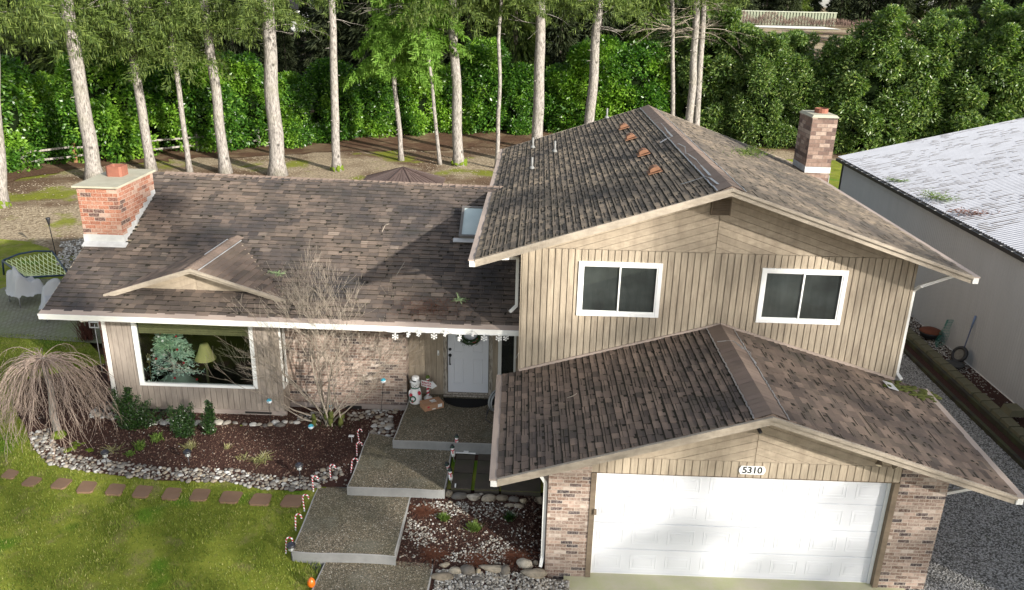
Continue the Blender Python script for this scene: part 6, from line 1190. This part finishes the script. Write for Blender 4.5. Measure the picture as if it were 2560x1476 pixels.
tuft(474, 1124, 160, .16, .22, 'palegrass', 'dry straw-coloured grass clump behind the second path lamp', 'dry_grass'); tuft(570, 1124, 45, .14, .12, 'palegrass', 'small clump of cut tan stalks in the middle of the mulch', 'dry_stalks'); tuft(610, 1150, 30, .14, .2, 'palegrass', 'sparse broken stalks left of the big straw clump', 'dry_stalks'); tuft(655, 1152, 90, .10, .32, 'palegrass', 'flattened pale straw clump near the stone border', 'dry_stalks', w_=.012); tuft(278, 1130, 50, .08, .35, 'palegrass', 'pale dry stems lying beside the first path lamp', 'dry_stalks', w_=.012)
for x, y, n, h, sp, lb in [(350, 1125, 120, .22, .16, 'lime green drooping perennial in the mulch, left of two'), (392, 1105, 120, .24, .16, 'lime green drooping perennial in the mulch, right of two'), (325, 1140, 70, .10, .14, 'low yellow-green plant beside the drooping perennials')]: tuft(x, y, n, h, sp, 'limegreen', lb, 'perennial', w_=.022, droop=.8)
m = MB(); p = atg(180, 1122); [m.blob(p+Vector((random.gauss(0, .22), random.gauss(0, .1), .0)), .12, .09, .05, .3, 2, i, 9, 6) for i in range(8)]; tag(obj('moss_cushion', m, M['moss'], None, p), 'bright yellow-green moss cushion left of the first path lamp', 'moss'); m = MB(); p = atg(600, 1063)
[m.blob(p+Vector((random.gauss(0, .35), random.gauss(0, .05), .0)), .12, .05, .03, .3, 2, i, 9, 6) for i in range(7)]; tag(obj('moss_cushion', m, M['moss'], None, p), 'yellow-green moss along the stones below the bay wall', 'moss')
for x, y, n, h, sp, mt, lb in [(1110, 1303, 170, .14, .13, 'limegreen', 'light green spiky tuft among the white pebbles, leftmost of three'), (1186, 1328, 230, .16, .17, 'limegreen', 'largest green spiky tuft among the white pebbles'), (1273, 1303, 220, .17, .13, 'boxleaf', 'dark green spiky tuft in the shade near the downspout')]: tuft(x, y, n, h, sp, mt, lb, 'spiky_tuft', w_=.014, droop=.1, grp='green tufts in the rock garden')
for x, y, lb in [(1066, 1275, 'red-brown needles heaped behind the light green tuft'), (1085, 1385, 'red-brown needles piled at the left end of the lower boulders'), (1195, 1398, 'red-brown needles behind the upright cream boulder'), (1290, 1390, 'red-brown needles between pebbles and yellowish boulder')]: tuft(x, y, 420, .05, .36, 'redneedle', lb, 'dry_needles', 'needle litter', .008, .9)
tuft(222, 850, 160, .9, .45, 'redstem' if M.setdefault('redstem', plain('dark_red_stems', (.10, .04, .03), .8, .2, 0, .3)) else '', 'dark red-brown twiggy shrub behind the downspout corner', 'twiggy_shrub', 'shrub', .014, .1)
m = MB(); p = at(236, 812, 'y', 3.0); m.box((p.x-.12, p.y-.03, p.z-.08), (p.x+.12, p.y, p.z-.06)); m.box((p.x-.12, p.y-.03, p.z+.06), (p.x+.12, p.y, p.z+.08)); m.box((p.x-.12, p.y-.03, p.z-.06), (p.x-.10, p.y, p.z+.06)); m.box((p.x+.10, p.y-.03, p.z-.06), (p.x+.12, p.y, p.z+.06)); m.tube([(p.x, p.y, gz(p.x, p.y)), (p.x, p.y, p.z)], .01, 5); tag(obj('wire_basket', m, M['whitemetal'], None, (p.x, p.y, gz(p.x, p.y))), 'small white framed hanging basket behind the corner of the house', 'basket')
# twigs on the roofs
for px, py, L_, lb in ((691, 686, .22, 'pale green lichen sprig on the low roof right of the small gable'), (1148, 752, .2, 'pale green lichen sprig low on the roof near the entry')): q = onwing(px, py, .03); sprig('lichen_sprig', q, L_, .12, 46, M['palelichen'] if 'palelichen' in M else M.setdefault('palelichen', plain('pale_lichen', (.22, .30, .15), .9, .1)), lb, 'sprig', .1, False)
for pts, lb in (([(991, 689), (1001, 672), (1012, 655)], 'thin curved dead twig on the middle of the low roof'), ([(955, 580), (962, 565), (968, 560)], 'short pale twig high on the low roof')): s = MB(); P = [onwing(px, py, .04) for px, py in pts]; s.tube(P, .009, 5); s.tube([P[1], P[1]+Vector((.1, .02, .05))], .006, 4); tag(obj('twig', s, M['palewood'], None, P[0]), lb, 'twig')
P = [atp(px, py, gFL+Vector((0, 0, .05)), (-gSL, 0, 1)) for px, py in ((1418, 995), (1433, 990), (1442, 984))]; s = MB(); s.tube(P, .008, 5); tag(obj('twig', s, M['palewood'], None, P[0]), 'small pale curved twig on the left slope of the garage roof', 'twig')
m = MB(); ndr = random.Random(4)
for _ in range(1500):
    px, py = ndr.gauss(1075, 45), ndr.gauss(770, 14); q = onwing(px, py, .022); 
    if q.y < WY+.03: continue
    m.leaf(q, Vector((ndr.uniform(-1, 1), ndr.uniform(-1, 1), 0)).normalized()*.06+Vector((0, 0, .012)), .006, (0, 0, 1))
tag(obj('roof_needles', m, M['redneedle']), 'red-brown fir needles drifted along the lower edge of the low roof', 'needle litter', None, 'stuff')
m = MB()
for _ in range(420): px, py = ndr.gauss(1880, 22), ndr.gauss(381, 6); q = atp(px, py, uAP+Vector((0, 0, .04)), (SR, 0, 1)); m.leaf(q, Vector((ndr.uniform(-1, 1), ndr.uniform(-1, 1), .3)).normalized()*.12, .02)
tag(obj('roof_sprig', m, M['needle'], None, q), 'green fir sprigs lying near the far edge of the upper roof', 'sprigs', None, 'stuff')
# ------------------------------------------------------------------ trees
random.seed(11)
def crown(H_, L0, nb, dens=1, leafL=.26, leafw=.045, low=.0, br=None):
    m = MB()
    for b_ in range(nb):
        zz = (random.random()**1.25)*H_; th = random.random()*6.283; Lb = L0*(1-.72*zz/H_)*random.uniform(.55, 1.1); dr = Vector((math.cos(th), math.sin(th), 0)); pr = Vector((-dr.y, dr.x, 0)); N_ = 7
        f = lambda t: dr*Lb*t+Vector((0, 0, zz+.12*Lb*t-.55*Lb*t*t))
        if br is not None: br.tube([f(j/5) for j in range(6)], [.03*(1-j/6)+.004 for j in range(6)], 4, 0, False)
        for j in range(int(9*dens*Lb)):
            t = random.uniform(.15, 1); s = f(t); tw = Lb*.32*(1.15-t)*random.uniform(.5, 1.2)+.1; sg = random.choice((-1, 1)); dd = (dr*.5+pr*sg*.9).normalized()
            for i in range(7):
                u = (i+random.random())/7; q = s+dd*tw*u-Vector((0, 0, tw*.45*u*u+.02)); hang = random.random() < .55
                d = Vector((random.uniform(-.35, .35), random.uniform(-.35, .35), -1)) if hang else dd+Vector((random.uniform(-.5, .5), random.uniform(-.5, .5), random.uniform(-.5, .1)))
                m.leaf(q, d.normalized()*leafL*random.uniform(.6, 1.3), leafw)
    return m
CR = []
for i in range(3): br = MB(); c = crown(11, 3.4, 150, 1.0, br=br); CR.append((mesh_from('crown', c, M['needle']), mesh_from('limbs', br, M['barkdark'])))
br = MB(); c = crown(4.6, 2.7, 120, 1.6, .26, .06, br=br); CRB = (mesh_from('crown', c, M['needlebright']), mesh_from('limbs', br, M['barkdark']))
def child(name, me, parent, loc, rz=0, sc=1): o = bpy.data.objects.new(name, me); COL.objects.link(o); o.parent = parent; o.location = loc; o.rotation_euler = (0, 0, rz); o.scale = (sc,)*3; return o
T = [  # base px,py, top px, width px at base, depth (None: from the ground), crown start height, crown, label, mossy foot
 (2, 516, -22, 30, None, 8.0, 0, 'tree trunk cut by the left photo edge, above the hammock', 1),
 (237, 448, 167, 36, None, 7.4, 0, 'thick pale fir trunk directly behind the red brick chimney flue', 0),
 (378, 426, 312, 23, None, 6.4, 1, 'fir trunk touching the right end of the red brick chimney cap', 0),
 (474, 430, 415, 13, None, 6.2, 2, 'slender pale trunk, third from the red chimney', 0),
 (564, 432, 508, 26, None, 7.6, 0, 'pale fir trunk leaning left, left of the thick grey trunk', 0),
 (694, 437, 668, 38, None, 8.0, 1, 'thickest grey-brown trunk casting a long shadow on the dirt', 0),
 (842, 426, 829, 21, None, 9.5, 2, 'straight very pale trunk with bright moss at its foot', 1),
 (1003, 401, 972, 12, None, 5.4, 3, 'thin trunk under the bright green low crown, above the gazebo', 0),
 (1100, 411, 1056, 9, None, 6.8, 3, 'thinnest bent trunk right of the gazebo', 0),
 (1147, 413, 1131, 26, None, 8.6, 0, 'straight grey-brown trunk with two mossy feet behind the gazebo', 1),
 (1242, 421, 1253, 10, None, 9.0, 2, 'thin trunk beside the back left corner of the upper roof', 0),
 (1344, 345, 1352, 29, 31, 9.2, 1, 'thick pale trunk rising behind the left vent pipes of the upper roof', 0),
 (1473, 305, 1499, 26, 33, 9.0, 0, 'pale trunk leaning right behind the upper roof', 0),
 (1682, 280, 1681, 11, 36, 9.6, -1, 'slim trunk with bare side branches just right of the roof peak', 0),
 (1724, 295, 1743, 20, 36, 9.8, 1, 'left trunk of the close pair behind the upper roof ridge', 0),
 (1741, 305, 1760, 17, 36.6, 10.2, 2, 'right trunk of the close pair behind the upper roof ridge', 0)]
for i, (bx, by, tx, wpx, Y, cz, ci, lb, ms) in enumerate(T):
    if Y is None: b0 = atg(bx, by)
    else:
        p = at(bx, by, 'y', Y); t_ = at(tx, 0, 'y', Y); d = (t_-p); b0 = p-d*((p.z-gz(p.x, Y))/d.z)
    tp = at(tx, 0, 'y', b0.y); d = tp-b0; sc = 1/CAM['f']*((b0-cC).dot(cF)); rr = wpx*sc/2; Ht = random.uniform(17, 22); rt = thing('fir_tree', lb, 'tree', b0, 'tall conifers in the back yard'); m = MB(); pts = []; rs = []; seedv = Vector((i*3.1, 0, 0)); N_ = 26
    for j in range(N_+1):
        z = Ht*j/N_; w_ = noise.noise(Vector((z*.35, i*5., 0)))*(.10+.8*(.3/(wpx))*3)*min(1, z/2)*min(1, abs(z-9)/2+.1); pts.append(b0+d*(z/d.z)+Vector((w_, 0, -.15 if j == 0 else 0))); rs.append(rr*(1.5 if j == 0 else 1)*(1-.030*z)*(1+.05*noise.noise(Vector((z*2, i, 1))))+.004)
    m.tube(pts, rs, 12); kn = MB()
    for _ in range(14):
        z = random.uniform(1.5, 9.3); c = b0+d*(z/d.z); th = random.uniform(3.4, 6.0); r_ = rr*(1-.03*z); e_ = Vector((math.cos(th), math.sin(th), -.1)); m.tube([c+e_*r_*.8, c+e_*(r_+random.uniform(.03, .25))], [.02, .012], 5, 0)
    obj('trunk', m, M['bark'], rt)
    if ms: mm = MB(); [mm.blob(b0+Vector((math.cos(a_)*rr*1.05, math.sin(a_)*rr*1.05, .1)), rr*.6, rr*.5, random.uniform(.12, .3), .5, 3, i+int(a_*3), 9, 7) for a_ in (3.6, 4.4, 5.2, 6.0, .3)]; obj('foot_moss', mm, M['moss'], rt)
    if ci >= 0:
        A, B = (CRB if ci == 3 else CR[ci]); off = d*(cz/d.z); child('crown', A, rt, off, random.random()*6, random.uniform(.85, 1.1) if ci < 3 else 1); child('limbs', B, rt, off, 0, 1) if False else None
    m = MB(); nb = 10 if i < 11 else 14
    for _ in range(nb):
        z = random.uniform(7.2, 10.5) if i < 13 else random.uniform(6.8, 10); th = random.random()*6.283; c = b0+d*(z/d.z); branchy(m, c, Vector((math.cos(th), math.sin(th)*.6, random.uniform(-.1, .35))), .022, 2 if i >= 13 else 1, random.uniform(.8, 1.9), -.2, .5, 2, 3)
    obj('dead_branches', m, M['palewood'] if i >= 13 else M['bark'], rt)
# laurel hedge
def pxx(x, y, z): v_ = Vector((x, y, z))-cC; return PW/2+CAM['f']*v_.dot(cR)/v_.dot(cF)
def laurel(W_, D2, H_, n, leafL, leafw, mt, seed, spiky=0):
    random.seed(seed); m = MB(); lum = []
    for _ in range(80 if mt == 'laurelR' else 46):
        th = random.random()*6.283; t = random.random(); z = H_*(.08+.85*t); r_ = math.sqrt(max(.05, 1-max(0, (t-.45)/.6)**2)); lum.append((Vector((math.cos(th)*W_*r_*random.uniform(.55, .95), math.sin(th)*D2*r_*random.uniform(.55, .95), z)), random.uniform(.5, .95) if spiky == 0 else random.uniform(.3, .85)))
    for _ in range(spiky): lum.append((Vector((random.uniform(-W_, W_)*.7, random.uniform(-D2, D2)*.6, H_*random.uniform(.93, 1.08))), random.uniform(.25, .45)))
    for _ in range(n):
        c, r_ = random.choice(lum); v_ = Vector((random.gauss(0, 1), random.gauss(0, 1), random.gauss(.25, 1))).normalized(); q = c+v_*r_*random.uniform(.75, 1.08)
        if q.z < .05: continue
        d = (v_*.7+Vector((random.uniform(-1, 1), random.uniform(-1, 1), random.uniform(-.9, .5)))).normalized(); m.leaf(q, d*leafL*random.uniform(.7, 1.25), leafw, v_+Vector((random.uniform(-.5, .5), random.uniform(-.5, .5), random.uniform(-.5, .5))) if False else None)
    core = MB(); core.blob((0, 0, H_*.45), W_*.66, D2*.55, H_*.40, .25, 1.6, seed, 18, 12); return mesh_from('foliage', m, M[mt]), mesh_from('shade_core', core, M['hedge_shade'])
k = NT('hedge_shade_black', 1, .05); k.col(k.mix(k.noise(7, 3), (.003, .006, .002), (.010, .018, .005))); M['hedge_shade'] = k.m  # near-black blob added in each bush as the shade between its leaves
LA = [laurel(2.0, 1.5, 5.0, 30000, .21, .10, 'laurel', s) for s in (1, 2, 3)]; LB = [laurel(2.3, 1.8, 7.2, 40000, .24, .085, 'laurelR', s, 10) for s in (4, 5, 6)]
HP = [(-34, 20.5), (-27.5, 26.4), (-21, 32), (-15.2, 35.6), (-9.4, 39), (-2.9, 41.8), (4, 43.2), (10, 42.5)]; HQ = [(10, 43), (13.5, 41.5), (17, 39.3), (24, 37), (31, 36), (38, 37), (44, 39)]
def along(P, st):
    out = []; P = [Vector(p) for p in P]; acc = 0
    for a, b_ in zip(P[:-1], P[1:]):
        L_ = (b_-a).length; t = acc
        while t < L_: out.append((a.lerp(b_, t/L_), (b_-a).normalized())); t += st
        acc = t-L_
    return out
pos_names = 'far left edge of the photo'
for k_, (P, LL, st, nm) in enumerate(((HP, LA, 2.7, 'laurel'), (HQ, LB, 2.1, 'olive laurel'))):
    for j, (q, d) in enumerate(along(P, st)):
        random.seed(100+j+50*k_); f, c = random.choice(LL); z = gz(q.x, q.y); lb = ('glossy bright green laurel bush in the dense hedge behind the yard' if k_ == 0 else 'tall olive green laurel bush in the hedge behind the white shed roof'); jy = random.uniform(-.7, .9); rt = thing('laurel_bush', lb, 'hedge', (q.x+random.uniform(-.4, .4), q.y+.6+jy, z-.1), 'bushes of the glossy laurel hedge' if k_ == 0 else 'bushes of the tall olive hedge'); s = random.uniform(.82, 1.2); 
        if k_ == 0: s *= 1.0+.12*sstep(-5, 8, q.x)
        if k_ == 1:
            pxb = pxx(q.x, q.y, 6); s = .9 if 1870 < pxb < 2125 else max(s, .95)
        child('foliage', f, rt, (0, 0, 0), random.random()*6.28, s); child('shade_core', c, rt, (0, 0, 0), 0, s)
# dark conifers beyond
random.seed(77)
def cone(H_, Rb, n, mt):
    m = MB()
    for _ in range(n):
        t = random.random()**1.25; z = H_*(.03+.95*t); r_ = Rb*(1-t)*(.55+.45*abs(math.sin(z*2.4)))*random.uniform(.55, 1.05); th = random.random()*6.283; q = Vector((math.cos(th)*r_, math.sin(th)*r_, z-r_*.25)); d = Vector((math.cos(th)*.8, math.sin(th)*.8, random.uniform(-1.2, .1))); m.leaf(q, d.normalized()*random.uniform(.35, .8), .13)
    tr = MB(); tr.tube([(0, 0, -.3), (0, 0, H_*.9)], [.22, .05], 8); return mesh_from('crown', m, M[mt]), mesh_from('trunk', tr, M['barkdark'])
CN = [cone(15, 3.2, 11000, 'needledark'), cone(13, 2.8, 10000, 'needledark'), cone(16, 3.4, 12000, 'needle')]
spots = []
for row, (yy, stp) in enumerate(((49, 3.4), (56, 4.2), (66, 5), (80, 6))):
    x = -75+row*1.7
    while x < 75:
        y = yy+random.uniform(-1.5, 1.5)-(6 if x < -25 else 0); px = pxx(x, y, 8)
        gap = (1795 < px < 2480) or (1395 < px < 1462 and row > 0) or px > 2900 or px < -350
        if not gap: spots.append((x, y, row))
        x += stp*random.uniform(.8, 1.2)
for x, y, row in spots:
    a, b_ = random.choice(CN[:2] if row else CN); z = gz(x, y); px = pxx(x, y, 8); side = 'left half' if px < 1280 else 'right half'
    rt = thing('dark_conifer', 'dark conifer in the woods behind the hedge, %s of the photo' % side, 'tree', (x, y, z-.2), 'dark conifers of the woods, %s' % side); s = random.uniform(.85, 1.2)*(.5 if 690 < px < 800 else 1); child('crown', a, rt, (0, 0, 0), random.random()*6, s); child('trunk', b_, rt, (0, 0, 0), 0, s)
# woods beyond the cleared lot
for i in range(84):
    x = FL.x-45+i*2.1+random.uniform(-1, 1); y = FL.y+26+random.uniform(-4, 6)+(i % 2)*7; z = gz(x, y); a, b_ = random.choice(CN); rt = thing('distant_conifer', 'distant dark conifer beyond the pale gravel lot', 'tree', (x, y, z-.3), 'distant conifers beyond the gravel lot'); s = random.uniform(.9, 1.4); child('crown', a, rt, (0, 0, 0), random.random()*6, s); child('trunk', b_, rt, (0, 0, 0), 0, s)
# ribbed metal fence in front of them
fy = FL.y+12; a = at(1888, 76, 'y', fy); b_ = at(2086, 80, 'y', fy); zt1 = at(2086, 34, 'y', fy).z; rt = thing('ribbed_fence', 'long green-grey ribbed metal fence beyond the pale lot, top right', 'fence', (a.x, fy, gz(a.x, fy))); m = MB(); n = 34; z0 = gz(a.x, fy)
for i in range(n): x = a.x-4+(b_.x-a.x+4)*i/n; w_ = (b_.x-a.x+4)/n; m.box((x, fy, z0), (x+w_*.55, fy+.25, zt1)); m.box((x+w_*.55, fy+.12, z0), (x+w_, fy+.3, zt1-.05))
obj('panel', m, plain('green_grey_metal', (.22, .24, .17), .7, .3), rt); m = MB(); m.box((a.x-4, fy-.05, zt1), (b_.x, fy+.35, zt1+.15)); obj('top_rail', m, plain('pale_green_rail', (.34, .36, .28), .7, .3), rt)
m = MB(); random.seed(3)
for _ in range(9000): x = random.uniform(FL.x-5, FL.x+55); y = fy-3+random.gauss(0, 1); hh = 2.2*abs(noise.noise(Vector((x*.2, 1, 2))))+.6; m.leaf((x, y, gz(x, y)+random.random()*hh), Vector((random.uniform(-.5, .5), random.uniform(-.5, .5), 1)).normalized()*.6, .05)
tag(obj('bare_brush', m, plain('red_brown_brush', (.16, .11, .09), .9, .1, 0, .3, 2)), 'bare red-brown brambles between the pale lot and the ribbed fence', 'brush', None, 'stuff')
# pale building glimpsed between the trunks, and a white block for a pale gap
for (x0, y0, x1, y1, Y, lb) in ((700, 22, 795, 95, 90, 'pale building glimpsed between trunks at the top, left of centre'), (1385, -30, 1475, 95, 70, 'white block standing for a pale gap between two trunks above the upper roof')):
    p, q = at(x0, y0, 'y', Y), at(x1, y1, 'y', Y); rt = thing('distant_house', lb, 'building', (p.x, Y, q.z)); m = MB(); m.box((p.x, Y, gz(p.x, Y)-.5), (q.x, Y+7, p.z)); obj('wall', m, M['white'], rt); m = MB(); m.prism([(p.x-.4, Y-.4, p.z), (q.x+.4, Y-.4, p.z), ((p.x+q.x)/2, Y-.4, p.z+1.6)], (0, 8, 0)); obj('roof', m, M['black'], rt); m = MB(); w_ = (q.x-p.x); m.box((p.x+w_*.3, Y-.05, p.z-1.4), (p.x+w_*.5, Y-.01, p.z-.5)); obj('window', m, M['dark'], rt)

# tall conifers standing to the right of and behind the camera; their crowns dapple the light on the house front
for i, (tx_, s_, zc) in enumerate(((-13, 38, 8.5), (-8.5, 41, 8), (-4.2, 37, 8.5), (.3, 42, 8), (4.6, 38, 9), (8.6, 41, 8.5), (12.5, 38, 8))):
    x, y = tx_+s_*.743, -1-s_*.669; z = gz(x, y); rt = thing('fir_tree', 'tall conifer standing behind the camera on the right', 'tree', (x, y, z), 'conifers behind the camera'); m = MB(); m.tube([(x, y, z), (x+.2, y, z+10), (x, y+.2, z+21)], [.3, .22, .05], 10); obj('trunk', m, M['bark'], rt); child('crown', CR[i % 3][0], rt, (0, 0, zc), i*1.7, 1.15)

m = MB(); rnd = random.Random(8)
for i in range(60):
    t = rnd.random(); q = atp(2225+t*110+rnd.gauss(0, 9), 958+t*38+rnd.gauss(0, 6), gBR+Vector((0, 0, .015)), (gSR, 0, 1)); m.blob(q, rnd.uniform(.03, .1), rnd.uniform(.03, .08), .012, .3, 2, i, 8, 5)
tag(obj('roof_moss', m, M['mossdull'], None, q), 'patch of olive moss at the back right corner of the garage roof', 'moss', None, 'stuff')
m = MB(); q = atp(2226, 965, gBR+Vector((0, 0, .02)), (gSR, 0, 1)); m.hexa([q+Vector((-.1, -.16, .03)), q+Vector((.1, -.16, -.03)), q+Vector((.1, .16, -.03)), q+Vector((-.1, .16, .03)), q+Vector((-.1, -.16, .04)), q+Vector((.1, -.16, -.02)), q+Vector((.1, .16, -.02)), q+Vector((-.1, .16, .04))]); obj('splash_plate', m, M['flash'], H)
